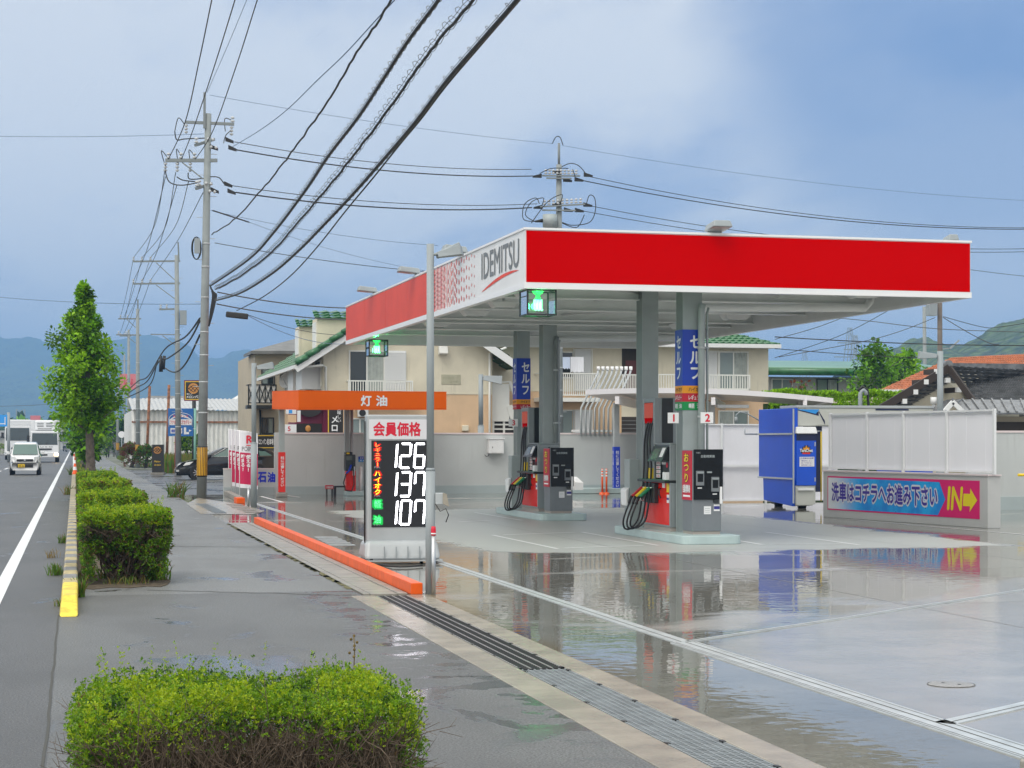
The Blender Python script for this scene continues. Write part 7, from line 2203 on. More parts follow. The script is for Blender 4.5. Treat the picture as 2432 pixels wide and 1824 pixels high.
# far lattice pylons
for px_, pt, pb, Yp, lab in ((2018.5, 778, 860, 900, 'taller far lattice pylon above the green roof'), (2031, 796, 860, 820, 'nearer lattice pylon right of the tallest'), (1911, 832, 862, 1300, 'small far lattice pylon beside the apartment house'), (49, 972, 1048, 700, 'stubby lattice mast above the distant buildings')):
 o = thing('pylon', P(px_, 1050, Yp), lab, 'pylon', 'far lattice pylons')
 zt_ = P(px_, pt, Yp).z; c = o.location; h = zt_
 mb = MB(o)
 w0, w1 = h * .11, h * .012
 if px_ < 100: w0 = w1 = h * .11
 L = 9
 for i in range(L):
  wa, wb = w0 + (w1 - w0) * i / L, w0 + (w1 - w0) * (i + 1) / L
  za, zb_ = h * i / L, h * (i + 1) / L
  for sx, sy in ((1, 1), (1, -1), (-1, -1), (-1, 1)):
   mb.beam((c.x + sx * wa, c.y + sy * wa, za), (c.x + sx * wb, c.y + sy * wb, zb_), .3, .3, up=(1, 0, 0))
  mb.beam((c.x - wa, c.y - wa, za), (c.x + wb, c.y - wb, zb_), .2, .2, up=Y_); mb.beam((c.x + wa, c.y - wa, za), (c.x - wb, c.y - wb, zb_), .2, .2, up=Y_)
 if px_ > 100:
  for f, wd in ((.62, .16), (.75, .14), (.87, .11)): mb.beam((c.x - h * wd, c.y, h * f), (c.x + h * wd, c.y, h * f), .5, .5)
 mb.build('lattice', M['lamp_grey'], o)
# ================================================================ hedges, trees, weeds, hills
def leaf_mat(name, col, var=0.25, trans=0.38):
 m = bpy.data.materials.new(name); m.use_nodes = True
 t = NT(m.node_tree); b = m.node_tree.nodes['Principled BSDF']
 pos = t.n('ShaderNodeNewGeometry').outputs['Position']
 rr = t.n('ShaderNodeNewGeometry').outputs['Random Per Island']
 c = t.mix(rr, tuple(v * (1 - var) for v in col), tuple(v * (1 + var) for v in col))
 t.set(b.inputs['Base Color'], c)
 b.inputs['Roughness'].default_value = 0.42
 b.inputs['Specular IOR Level'].default_value = 0.35
 tl = t.n('ShaderNodeBsdfTranslucent'); t.set(tl.inputs['Color'], c)
 mx = t.n('ShaderNodeMixShader', i_0=trans)
 out = m.node_tree.nodes['Material Output']
 m.node_tree.links.new(b.outputs[0], mx.inputs[1]); m.node_tree.links.new(tl.outputs[0], mx.inputs[2]); m.node_tree.links.new(mx.outputs[0], out.inputs[0])
 M[name] = m
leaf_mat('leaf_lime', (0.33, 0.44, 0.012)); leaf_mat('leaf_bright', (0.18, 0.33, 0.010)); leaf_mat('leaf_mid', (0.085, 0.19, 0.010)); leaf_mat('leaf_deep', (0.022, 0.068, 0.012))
leaf_mat('leaf_tree', (0.28, 0.52, 0.012)); leaf_mat('leaf_tree_deep', (0.16, 0.38, 0.010)); leaf_mat('leaf_red', (0.16, 0.05, 0.025)); leaf_mat('leaf_dry', (0.15, 0.085, 0.03)); leaf_mat('grass_blade', (0.10, 0.20, 0.02)); leaf_mat('grass_dry', (0.24, 0.17, 0.05))
mat('twig', (0.12, 0.088, 0.062), 0.9, var=0.35, scale=14)
mat('bark', (0.12, 0.10, 0.08), 0.9, var=0.35, scale=8, bump=1.0, bscale=22)
from mathutils import noise as mnoise
def leaf(mb, c, d, n, L, w):
 """one folded leaf from c along d"""
 s = d.cross(n)
 if s.length < 1e-4: return
 s.normalize(); n = s.cross(d).normalized()
 m_ = c + d * L * .55
 mb.add([c, m_ + s * w + n * L * .08, c + d * L, m_ - s * w + n * L * .08], [(0, 1, 2), (0, 2, 3)], False)
def rv(r=rnd):
 while True:
  v = Vector((r.uniform(-1, 1), r.uniform(-1, 1), r.uniform(-1, 1)))
  if .05 < v.length < 1: return v.normalized()
def sprig(mb, c, up, L, k=6, slots=(0, 1, 2)):
 mb.cur = rnd.choice(slots)
 for i in range(k):
  d = (up * rnd.uniform(.1, 1.0) + rv() * .9).normalized()
  leaf(mb, c + rv() * L * .35, d, rv(), L * rnd.uniform(.7, 1.2), L * rnd.uniform(.2, .32))
def hedge(name, x0, x1, y0, y1, h, n_top, n_front, n_side, L, label, bare=None, group='clipped hedges behind the kerb', low=0.06, twigs=160, wilt=.08, inner=.12):
 """clipped shrub: leafy sprigs over top and sides, brown twigs where the front is bare"""
 o = thing(name, ((x0 + x1) / 2, (y0 + y1) / 2, .02), label, 'hedge', group)
 mb = MB(o)
 ph = rnd.uniform(0, 50)
 def bump(x, y, s=3.0): return mnoise.noise(Vector((x * s + ph, y * s, 1.3)))
 for i in range(n_top):
  x, y = rnd.uniform(x0, x1), rnd.uniform(y0, y1)
  e = min(x - x0, x1 - x, y - y0, y1 - y)
  z = h + .055 * bump(x, y, 2.6) + .03 * bump(x, y, 9) - .10 * max(0, 1 - e / .10) ** 2 + rnd.uniform(-.07, .015)
  if rnd.random() < .02: z += rnd.uniform(.02, .09)
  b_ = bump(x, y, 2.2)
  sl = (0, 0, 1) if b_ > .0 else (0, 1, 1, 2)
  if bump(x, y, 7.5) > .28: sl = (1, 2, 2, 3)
  sprig(mb, Vector((x, y, z)), Z_, L, 6, sl)
 def face_pts(n, fx, nrm, lo=low):
  for i in range(n):
   u, f = rnd.random(), rnd.random() ** .8
   p = fx(u)
   z = lo + (h - lo) * f
   k = bump(p.x * 2 + p.y, z * 3.5, 1.4)
   if bare and nrm.y < -.5 and bare(u, z / h) and rnd.random() > .06: continue
   dens = .35 + .9 * (z / h) + .5 * k
   if rnd.random() > dens: continue
   q = p + nrm * (.05 * k + rnd.uniform(-.09, .03) - .10 * (1 - z / h) ** 2)
   q.z = z
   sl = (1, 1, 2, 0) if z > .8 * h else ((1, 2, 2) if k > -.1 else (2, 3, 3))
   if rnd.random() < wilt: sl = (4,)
   sprig(mb, q, (nrm + Z_ * .7).normalized(), L, 6, sl)
 for k in range(int(26 * (x1 - x0)) if inner > .3 else 8):      # stray shoots above the clipped top
  c = Vector((rnd.uniform(x0, x1), rnd.uniform(y0 + .2, y1), h + .01)); t_ = rnd.uniform(.05, .11) * (1 if inner > .3 else 1.3); e = Vector((rnd.uniform(-.03, .03), rnd.uniform(-.02, .02), t_))
  for q in range(6): sprig(mb, c + e * (q / 5), Z_, L * .9, 4, (0, 1))
 face_pts(n_front, lambda u: Vector((x0 + (x1 - x0) * u, y0, 0)), -Y_)
 face_pts(n_side, lambda u: Vector((x0, y0 + (y1 - y0) * u, 0)), -X_)
 face_pts(n_side, lambda u: Vector((x1, y0 + (y1 - y0) * u, 0)), X_)
 face_pts(n_front // 3, lambda u: Vector((x0 + (x1 - x0) * u, y1, 0)), Y_)
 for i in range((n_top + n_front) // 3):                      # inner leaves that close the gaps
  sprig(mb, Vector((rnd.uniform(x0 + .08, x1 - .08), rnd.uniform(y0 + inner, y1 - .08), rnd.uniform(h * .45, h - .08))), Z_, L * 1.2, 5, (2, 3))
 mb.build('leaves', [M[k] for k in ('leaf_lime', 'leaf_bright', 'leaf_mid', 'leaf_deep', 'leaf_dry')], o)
 mb = MB(o)
 for i in range(twigs):
  rx, ry = rnd.uniform(x0 + .15, x1 - .15), rnd.uniform(y0 + .15, y1 - .2)
  r = .0045 if L < .02 else .010
  p = Vector((rx * .6 + (x0 + x1) * .2, ry * .7 + (y0 + y1) * .15, .0))
  tx, ty = rnd.uniform(x0, x1), rnd.uniform(y0 - .03, y1) if i % 3 else y0 + rnd.uniform(-.03, .06)
  q = Vector((tx, ty, h * rnd.uniform(.55, .90)))
  mid = p.lerp(q, .5) + rv() * .07
  mb.tube([p, mid, q], [r * 1.6, r, r * .45], 4, caps=False)
  for j in range(5):
   a = mid.lerp(q, rnd.uniform(0, .95)); d = ((q - mid).normalized() + rv() * .9).normalized()
   e = a + d * rnd.uniform(.08, .22)
   mb.tube([a, a.lerp(e, .5) + rv() * .015, e], [r * .5, r * .4, r * .2], 3, caps=False)
   for s in range(2):
    a2 = a.lerp(e, rnd.uniform(.3, .9)); mb.tube([a2, a2 + (d + rv() * .9).normalized() * rnd.uniform(.04, .10)], [r * .3, r * .14], 3, caps=False)
 if inner > .3:                                               # fine dead twigs over the bare front
  for i in range(1500):
   p = Vector((rnd.uniform(x0 + .1, x1 - .05), y0 + rnd.uniform(-.04, .16), h * rnd.uniform(.30, .80)))
   d = Vector((rnd.gauss(0, .45), rnd.gauss(-.25, .3), 1)).normalized()
   q = p + d * rnd.uniform(.06, .17)
   mb.tube([p, p.lerp(q, .5) + rv() * .01, q], [.0022, .0015, .0006], 3, caps=False)
   a = p.lerp(q, .5); mb.tube([a, a + (d + rv() * .8).normalized() * rnd.uniform(.03, .07)], [.0014, .0006], 3, caps=False)
 mb.build('branches', M['twig'], o)
 return o
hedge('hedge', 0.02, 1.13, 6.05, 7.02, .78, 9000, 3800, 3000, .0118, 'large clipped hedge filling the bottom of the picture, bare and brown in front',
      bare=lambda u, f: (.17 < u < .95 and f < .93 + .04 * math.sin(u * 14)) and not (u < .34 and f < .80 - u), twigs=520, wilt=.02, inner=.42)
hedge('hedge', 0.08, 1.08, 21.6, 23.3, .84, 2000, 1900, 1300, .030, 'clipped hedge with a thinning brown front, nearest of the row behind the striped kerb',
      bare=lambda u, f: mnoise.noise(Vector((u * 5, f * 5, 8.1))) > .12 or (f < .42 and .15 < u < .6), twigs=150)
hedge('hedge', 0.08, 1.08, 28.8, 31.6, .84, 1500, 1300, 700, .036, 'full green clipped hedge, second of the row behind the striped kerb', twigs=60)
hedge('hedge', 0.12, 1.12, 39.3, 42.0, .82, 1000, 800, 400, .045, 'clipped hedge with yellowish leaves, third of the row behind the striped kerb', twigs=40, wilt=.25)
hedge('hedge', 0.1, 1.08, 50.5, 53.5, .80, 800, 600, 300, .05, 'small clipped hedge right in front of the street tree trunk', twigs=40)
# side sprig of flower heads on the near hedge
o = thing('dry_weed', (1.05, 7.05, .75), 'dry stalk with pale seed heads standing on the near hedge', 'weed')
mb = MB(o); mb.tube([(1.05, 7.05, .72), (1.055, 7.05, .84), (1.05, 7.04, .90)], .002, 4)
for k in range(7):
 c = Vector((1.05 + rnd.uniform(-.018, .018), 7.045 + rnd.uniform(-.02, .02), .82 + .013 * k)); mb.ball(c, .006, 6)
mb.build('stalk', M['grass_dry'], o)
def tuft(x, y, r, h, n, label, mats=('grass_blade', 'grass_dry'), mix=.2, group='weeds along the kerb and pavement'):
 o = thing('weed_tuft', (x, y, 0), label, 'weed', group)
 mb = MB(o)
 for i in range(n):
  a = rnd.uniform(0, 6.28); q = r * rnd.random() ** .6
  p = Vector((x + q * math.cos(a), y + q * math.sin(a), .0))
  d = Vector((rnd.gauss(0, .3), rnd.gauss(0, .3), 1)).normalized()
  L = h * rnd.uniform(.5, 1.1); s = d.cross(rv()).normalized() * L * .035
  mb.cur = 1 if rnd.random() < mix else 0
  m_ = p + d * L * .6; e = p + d * L + Vector((d.x, d.y, -.15)) * L * .3
  mb.add([p - s, p + s, m_ + s * .8, e, m_ - s * .8], [(0, 1, 2, 4), (4, 2, 3)], False)
 mb.build('blades', [M[m] for m in mats], o)
for (px_, py_, r, h, n, mix, lab) in ((372, 1378, .16, .32, 110, .15, 'green grass tuft at the right foot of the nearest row hedge'), (300, 1388, .26, .12, 120, .45, 'low yellowish moss and grass patch in front of the nearest row hedge'), (258, 1375, .12, .24, 60, .1, 'bright green thistle at the foot of the nearest row hedge'), (205, 1378, .18, .14, 70, .7, 'brown dead grass between kerb end and hedge'),
                                      (131, 1366, .10, .18, 80, .1, 'small bright green weed on the road side of the striped kerb'), (141, 1440, .06, .10, 40, .2, 'weed at the yellow end of the kerb'), (148, 1290, .08, .20, 50, .3, 'tall weed on the road side of the striped kerb'), (125, 1325, .10, .16, 26, 1.0, 'brown dry weed beside the road edge'), (190, 1418, .06, .26, 60, .3, 'weed behind the yellow end of the kerb'), (419, 1181, .28, .55, 90, .4, 'yellow green weed at the edge of the far entrance'),
                                      (172, 1128, .2, .5, 80, .2, 'weeds beside the traffic cone'), (166, 1175, .2, .35, 60, .6, 'dry weeds at the kerb beside the second hedge')):
 p = G(px_, py_); tuft(p.x, p.y, r, h, n, lab, mix=mix)
mb = MB()
for i in range(2600):
 y = rnd.uniform(55, 220); x = rnd.uniform(.03, 1.15)
 s = .05; h = rnd.uniform(.08, .3); mb.cur = 0 if rnd.random() < .55 else 1
 mb.add([(x - s, y, .02), (x + s, y, .02), (x + rnd.uniform(-.1, .1), y + rnd.uniform(-.1, .1), h)], [(0, 1, 2)], False)
for i in range(2400):
 f = rnd.random(); p = G(283, 1090).lerp(G(328, 1108), f); p = p + X_ * rnd.uniform(-.2, 1.2) + Y_ * rnd.uniform(-3, 3)
 mb.cur = 0 if rnd.random() < .85 else 1; h = rnd.uniform(.1, .45)
 mb.add([(p.x - .04, p.y, 0), (p.x + .04, p.y, 0), (p.x + rnd.uniform(-.1, .1), p.y, h)], [(0, 1, 2)], False)
for i in range(2200):
 p = P(rnd.uniform(385, 470), 1100, rnd.uniform(97, 112)); h = rnd.uniform(.3, 1.1); mb.cur = 0 if rnd.random() < .5 else 1
 mb.add([(p.x - .07, p.y, 0), (p.x + .07, p.y, 0), (p.x + rnd.uniform(-.2, .2), p.y, h)], [(0, 1, 2)], False)
o = mb.build('grass', [M['grass_blade'], M['grass_dry']]); tag(o, 'rough grass in the planting strip and along the far pavement edge', 'grass', kind='stuff')
def tree(base, h, crown, label, L=.12, n=2600, mats=('leaf_tree', 'leaf_tree_deep', 'leaf_mid'), r=.14, name='street_tree', group=None, lean=(0, 0), lobes=None, clump=.30):
 """tapered trunk with limbs; leaves in clumps through an uneven crown. crown: list of (height fraction, radius)"""
 o = thing(name, base, label, 'tree', group)
 z0 = crown[0][0] * h
 def rad(f):
  for (a, ra), (b, rb) in zip(crown[:-1], crown[1:]):
   if a <= f <= b: return ra + (rb - ra) * (f - a) / (b - a)
  return 0
 mb = MB()
 top = Vector((lean[0], lean[1], h * .93))
 tr = [Vector((0, 0, 0)), Vector((lean[0] * .2, lean[1] * .2, h * .25)), Vector((lean[0] * .5, lean[1] * .5, h * .6)), top]
 mb.tube(spline(tr, 4), [r * 1.35, r * 1.1] + [r * (1.05 - .09 * i) for i in range(11)], 10); mb.build('trunk', M['bark'], o)
 mb = MB()
 tips = []
 for i in range(46):
  f = crown[0][0] + (crown[-1][0] - crown[0][0]) * (i + rnd.random()) / 46
  a = i * 2.4 + rnd.uniform(-.4, .4)
  q = rad(f) * rnd.choice((rnd.uniform(.45, .95), rnd.uniform(.9, 1.08)))
  z = h * f
  s = Vector((lean[0] * z / h, lean[1] * z / h, max(h * .12, z - q * .7)))
  e = Vector((lean[0] * z / h + q * math.cos(a), lean[1] * z / h + q * math.sin(a), z))
  mb.tube([s, s.lerp(e, .5) + rv() * .08, e], [r * .28, r * .18, r * .06], 5, caps=False)
  tips.append((s, e, min(1, .32 + .62 * rad(f) / max(r_ for _, r_ in crown))))
 mb.build('limbs', M['bark'], o)
 mb = MB()
 per = max(6, n // (len(tips) * 7))
 for s, e, cs in tips:
  for j in range(7):
   c = s.lerp(e, rnd.uniform(.35, 1.08)) + rv() * clump * .8 * cs
   mb.cur = rnd.choice((0, 0, 1, 2))
   rr = clump * cs * rnd.uniform(.5, 1.1)
   for k in range(per):
    d = rv(); q = c + d * rr * rnd.random() ** .4
    dd = (d + Vector((0, 0, -.25)) + rv() * .6).normalized()
    leaf(mb, q, dd, (Z_ + rv() * .6).normalized(), L * rnd.uniform(.7, 1.2), L * rnd.uniform(.26, .4))
 mb.build('crown', [M[m] for m in mats], o)
 return o
tb = P(217, 1113, 58.5); tb.z = 0.02
tree(tb, 6.62, [(.34, .2), (.37, .75), (.43, 1.02), (.52, 1.17), (.66, 1.12), (.76, .9), (.83, .55), (.88, .24), (1.0, .04)], 'bright green street tree standing tall behind the row of hedges', L=.145, n=15000, r=.155, lean=(-.25, 0), clump=.34)
for (Yt, px_, h, rr, lab) in ((74, 205, 5.2, .95, 'second street tree, mostly hidden behind the tallest'), (90, 203, 5.0, 1.0, 'third street tree with its trunk right of the kerb'), (108, 200, 5.0, 1.2, 'fourth street tree, dark behind the others'), (130, 196, 5.0, 1.4, 'last street tree where the pavement narrows')):
 b_ = P(px_, 1100, Yt); b_.z = 0.02
 tree(b_, h, [(.2, .2), (.4, rr), (.7, rr), (1.0, .2)], lab, L=.24, n=1500, r=.14, clump=.4, mats=('leaf_tree_deep', 'leaf_deep', 'leaf_mid'))
def bush(c, rx, ry, rz_, label, n=900, L=.14, mats=('leaf_mid', 'leaf_deep', 'leaf_bright'), name='bush', cat='bush', group=None):
 o = thing(name, (c.x, c.y, 0), label, cat, group)
 mb = MB()
 for i in range(n):
  d = rv(); d.z = abs(d.z) if i % 4 else d.z
  q = .75 + .3 * mnoise.noise(Vector((d.x * 2.2 + c.x, d.y * 2.2, d.z * 2.2)))
  q *= rnd.uniform(.75, 1.06)
  p = Vector((d.x * rx * q, d.y * ry * q, rz_ * (.5 + .5 * d.z * q)))
  mb.cur = rnd.choice((0, 0, 1, 2)); 
  for k in range(4): leaf(mb, p + rv() * L * .6, (d + rv()).normalized(), rv(), L * rnd.uniform(.7, 1.3), L * .3)
 mb.build('foliage', [M[m] for m in mats], o)
 mb = MB()
 for k in range(7): mb.tube([(rnd.uniform(-.15, .15) * rx, 0, 0), (rnd.uniform(-.6, .6) * rx, rnd.uniform(-.4, .4) * ry, rz_ * .8)], [.04, .012], 5)
 mb.build('stems', M['bark'], o)
 return o
bush(P(312, 1080, 119.5), 1.0, 1.6, 1.75, 'reddish bush beside the utility pole with the striped guard', 1100, .12, ('leaf_red', 'leaf_dry', 'leaf_mid'))
bush(P(345, 1080, 116), .75, 1.0, 1.55, 'dark green bush right of the reddish one', 700, .12, ('leaf_mid', 'leaf_deep', 'leaf_red'))
bush(P(450, 1060, 108), 1.0, 1.0, 2.5, 'loose green bush behind the dance school sign', 600, .16, ('leaf_bright', 'leaf_mid', 'leaf_deep'))
bush(P(589, 1020, 110), .9, .8, 2.6, 'small green bush at the end of the warehouse', 260, .14)
bush(P(-4, 1060, 235), 1.3, 18.0, 1.6, 'yellowish bush beyond the far edge of the road', 900, .10, ('leaf_bright', 'leaf_dry', 'leaf_mid'))
bush(P(233, 1050, 170), 1.6, 2, 2.6, 'dark bush behind the pedestrian', 500, .2)
bush(P(275, 1050, 205), 2.6, 2, 4.5, 'tall dark shrubbery behind the distant yellow guard', 600, .3, ('leaf_deep', 'leaf_mid', 'leaf_deep'))
# clipped hedge and trees right of the station
YHd = 62.0
a, b = PY(1880, 966, YHd), PY(2210, 938, YHd)
o = thing('garden_hedge', (a.x, YHd, 0), 'long bright green garden hedge behind the car wash shelter', 'hedge')
mb = MB(o)
for i in range(6200):
 x = rnd.uniform(a.x - 1, b.x + 1); f = rnd.random() ** .7
 t_ = 3.0 * (mnoise.noise(Vector((x * .9, 2, 0))) * .06)
 z = b.z - 1.9 + 1.9 * f + t_ * f
 y = YHd - .45 * (1 - max(0, f - .8) * 4) + rnd.uniform(-.08, .1) if rnd.random() < .6 else YHd + rnd.uniform(-.45, .5)
 if y > YHd - .3: z = b.z + t_ + rnd.uniform(-.12, .03)
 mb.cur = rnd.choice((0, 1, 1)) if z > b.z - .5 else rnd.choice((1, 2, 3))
 for k in range(4): leaf(mb, Vector((x, y, z)) + rv() * .07, (Vector((0, -.6, .8)) + rv()).normalized(), rv(), .11, .035)
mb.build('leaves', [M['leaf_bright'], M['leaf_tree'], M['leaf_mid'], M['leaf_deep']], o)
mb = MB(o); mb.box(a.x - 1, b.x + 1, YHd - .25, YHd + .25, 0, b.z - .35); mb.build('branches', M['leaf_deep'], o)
for px_, pt, Yt, rr, lab, L_ in ((2080, 822, 94, 2.2, 'dark green garden tree with arching shoots left of the orange roof', .26), (2145, 838, 98, 1.75, 'lighter green garden tree touching the orange roof', .24)):
 b_ = P(px_, 1050, Yt); b_.z = 0
 h = P(px_, pt, Yt).z
 tree(b_, h, [(.25, .5), (.45, rr), (.72, rr * .95), (.9, rr * .6), (1.0, .25)], lab, L=L_, n=4200, r=.12, name='garden_tree', mats=('leaf_tree_deep', 'leaf_mid', 'leaf_deep') if rr > 2 else ('leaf_tree', 'leaf_mid', 'leaf_tree_deep'), clump=.5)
for px_, py_, lab in ((1910, 915, 'small reddish sapling before the grey building, left of two'), (1895, 918, 'thin sapling with few leaves before the grey building')):
 p = P(px_, 1050, 80); p.z = 0
 o = thing('sapling', p, lab, 'sapling')
 h = P(px_, py_ - 10, 80).z
 mb = MB(); mb.tube([(0, 0, 0), (.05, 0, h)], [.03, .01], 5); mb.build('trunk', M['bark'], o)
 mb = MB()
 for k in range(60):
  c = Vector((rnd.gauss(0, .28), rnd.gauss(0, .2), h - rnd.random() * 1.2)); mb.cur = k % 2; leaf(mb, c, rv(), rv(), .2, .07)
 mb.build('crown', [M['leaf_mid'], M['leaf_red']], o)
# wooded hill on the right and the mountains far ahead
def hill(name, prof, Y, depth, label, m, rough=6.0, n=90, base=0, seg=10):
 """ridge following (px, py) at distance Y, rising from a foot nearer by depth"""
 xs = [prof[0][0] + (prof[-1][0] - prof[0][0]) * i / n for i in range(n + 1)]
 vs = []
 for x in xs:
  for (xa, ya), (xb, yb) in zip(prof[:-1], prof[1:]):
   if xa <= x <= xb:
    py = ya + (yb - ya) * (x - xa) / (xb - xa); break
  top = P(x, py, Y)
  for j in range(seg + 1):
   f = j / seg
   p = W((x - HX) / FPX * Y, Y - depth * (1 - f))
   s = f ** 1.15
   nz = mnoise.fractal(Vector((p.x * .004 * 60 / rough, p.y * .004 * 60 / rough, 3)), 1.0, 2.0, 5)
   p.z = top.z * s + nz * rough * (.25 + s * .75) * min(1, f * 4) - (1 - f) * 6
   vs.append(p)
  p = W((x - HX) / FPX * Y, Y + depth * .8); p.z = -10; vs.append(p)
 k = seg + 2
 mb = MB(); mb.add(vs, [(i * k + j, (i + 1) * k + j, (i + 1) * k + j + 1, i * k + j + 1) for i in range(n) for j in range(k - 1)], True)
 o = mb.build(name, m); tag(o, label, 'hill', kind='structure'); return o
def wood(t, b, pos):
 v = t.n('ShaderNodeTexVoronoi', i_Vector=pos, i_Scale=.16)
 c = t.mix(t.ramp(v.outputs['Distance'], .1, .75), (0.09, 0.14, 0.035), (0.022, 0.045, 0.016))
 c = t.mix(t.ramp(t.noise(pos, .02, 4), .42, .6), c, t.mix(.5, c, (.10, .15, .03)))
 t.set(b.inputs['Base Color'], c); b.inputs['Roughness'].default_value = .9
 bp = t.n('ShaderNodeBump', i_Height=v.outputs['Distance'], i_Strength=1.0, i_Distance=4.0); t.set(b.inputs['Normal'], bp.outputs[0])
ground_mat('woodland', wood)
hl = hill('wooded_hill', [(1990, 880), (2120, 838), (2170, 812), (2210, 806), (2250, 822), (2290, 808), (2340, 782), (2400, 765), (2470, 748), (2600, 700)], 800, 330, 'wooded hillside fading into haze on the right', M['woodland'], 3.2, 150, seg=24)
tag(hl, kind='structure')
hill('mountain', [(-400, 830), (-200, 800), (-60, 812), (20, 806), (60, 803), (90, 806), (130, 817), (190, 826), (250, 815), (320, 806), (380, 801), (420, 806), (450, 822), (480, 850), (530, 852), (560, 838), (592, 823), (620, 830), (680, 860), (760, 900), (900, 960)], 3800, 1500, 'long blue mountain ridge behind the road', M['woodland'], 14, 160, seg=16)
mb = MB()
for i in range(900):                                         # far tree belt that reads as one mass
 px_ = rnd.uniform(-120, 560) if i < 700 else rnd.uniform(1700, 2500); Yt = rnd.uniform(420, 700)
 p = P(px_, 1050, Yt); p.z = 0; h = rnd.uniform(3, 8)
 mb.cur = i % 3
 for k in range(14):
  d = rv(); c = p + Vector((d.x * 3.2, d.y * 3.2, h * (.5 + .5 * d.z))); leaf(mb, c, rv(), rv(), 2.4, .9)
o = mb.build('tree_belt', [M['leaf_deep'], M['leaf_mid'], M['leaf_tree_deep']]); tag(o, 'far belt of trees along the plain', 'tree belt', kind='stuff')
# ================================================================ banners, signs, vehicles, people
mat('car_white', (0.72, 0.73, 0.74), 0.18, coat=0.6)
mat('car_black', (0.009, 0.010, 0.011), 0.12, coat=0.8)
mat('car_grey', (0.16, 0.17, 0.18), 0.25, coat=0.4)
mat('car_glass', (0.035, 0.05, 0.05), 0.05, spec=0.8)
mat('car_glass_green', (0.10, 0.17, 0.15), 0.06, spec=0.8)
mat('tyre', (0.014, 0.014, 0.014), 0.7)
mat('headlight', (0.55, 0.57, 0.58), 0.12, coat=0.5)
mat('headlight_on', (1, .8, .5), .3, emit=(1.0, 0.62, 0.24), estr=14.0)
mat('plate_yellow', (0.75, 0.50, 0.01), 0.45)
mat('plate_green', (0.03, 0.12, 0.09), 0.5)
mat('plastic_black', (0.015, 0.015, 0.016), 0.5)
mat('banner_red', (0.52, 0.006, 0.075), 0.6)
mat('banner_cloth', (0.74, 0.73, 0.78), 0.7)
mat('dance_blue', (0.015, 0.13, 0.42), 0.45)
mat('mint_pole', (0.25, 0.50, 0.42), 0.5)
mat('red_pole', (0.25, 0.03, 0.035), 0.6)
# ---- four nobori banners
for k, (px0, px1, py0, ybase) in enumerate(((541, 555, 1020, 1172), (548, 562, 1021, 1177), (557, 572, 1023, 1180), (567, 606, 1025, 1188))):
 pb = G(px0 + (2 if k < 3 else 2), ybase); Yb = pb.x * SA + pb.y * CA
 o = thing('advertising_flag', pb, ('rearmost', 'second from the rear', 'third from the rear', 'foremost')[k] + ' of the red and white flags beside the low wall', 'flag', 'red and white flags beside the low wall')
 s = Yb / FPX
 r_ = Vector((CA, -SA, 0)); w = 42 * s
 zt, zm, zb_, z0 = (EYE + (HY - v) * s for v in (py0, py0 + 49, py0 + 124, py0 + 133))
 mb = MB(o); mb.tube([pb, Vector((pb.x, pb.y, zt + .03))], .013, 6); mb.tube([Vector((pb.x, pb.y, zt)), pb + r_ * w + Z_ * (zt - .05)], .008, 5); mb.build('pole', M['white_trim'], o)
 fd = (r_ + Vector((SA, CA, 0)) * (-.25 + .12 * k)).normalized()
 def cl(u, z, dd=0): return pb + fd * (u * w + .01) + Vector((SA, CA, 0)) * (.02 * math.sin(u * 7 + k) - .012 - dd) + Z_ * (z - .05 * u)
 def strip(z1, z2, m, nm):
  mb = MB(o)
  for j in range(8): mb.face([cl(j / 8, z1), cl((j + 1) / 8, z1), cl((j + 1) / 8, z2), cl(j / 8, z2)], True)
  return mb.build(nm, M[m], o)
 strip(zm, zt, 'banner_cloth', 'cloth_top'); strip(zb_, zm, 'banner_red', 'cloth'); strip(z0, zb_, 'banner_cloth', 'cloth_hem')
 n_ = -Vector((SA, CA, 0)) * .03; q = cl(0, 0)
 at = lambda u, z: pb + fd * (u * w) + n_ + Z_ * (z - .05 * u)
 mb = MB(o); mb.text('R', at(.40, zm + .27), fd, Z_, .17 * w / .5, .22, bold=.03); mb.face([at(.36, zm + .20), at(.72, zm + .21), at(.70, zm + .235), at(.40, zm + .225)]); mb.build('logo_letter', M['red_letter'], o)
 mb = MB(o); mb.text('POINT', at(.14, zm + .04), fd, Z_, w * .76, .125, bold=.012); mb.build('lettering', M['letter_grey'], o)
 H_ = zm - zb_
 mb = MB(o); mb.vtext('楽天ポイントに', at(.68, zm - .04), fd, Z_, w * .26, H_ * .94, bold=.03); mb.vtext('使える！', at(.37, zm - .05), fd, Z_, w * .26, H_ * .55, bold=.03); mb.vtext('貯まる！', at(.07, zm - .05), fd, Z_, w * .26, H_ * .55, bold=.03); mb.build('slogan', M['white_letter'], o)
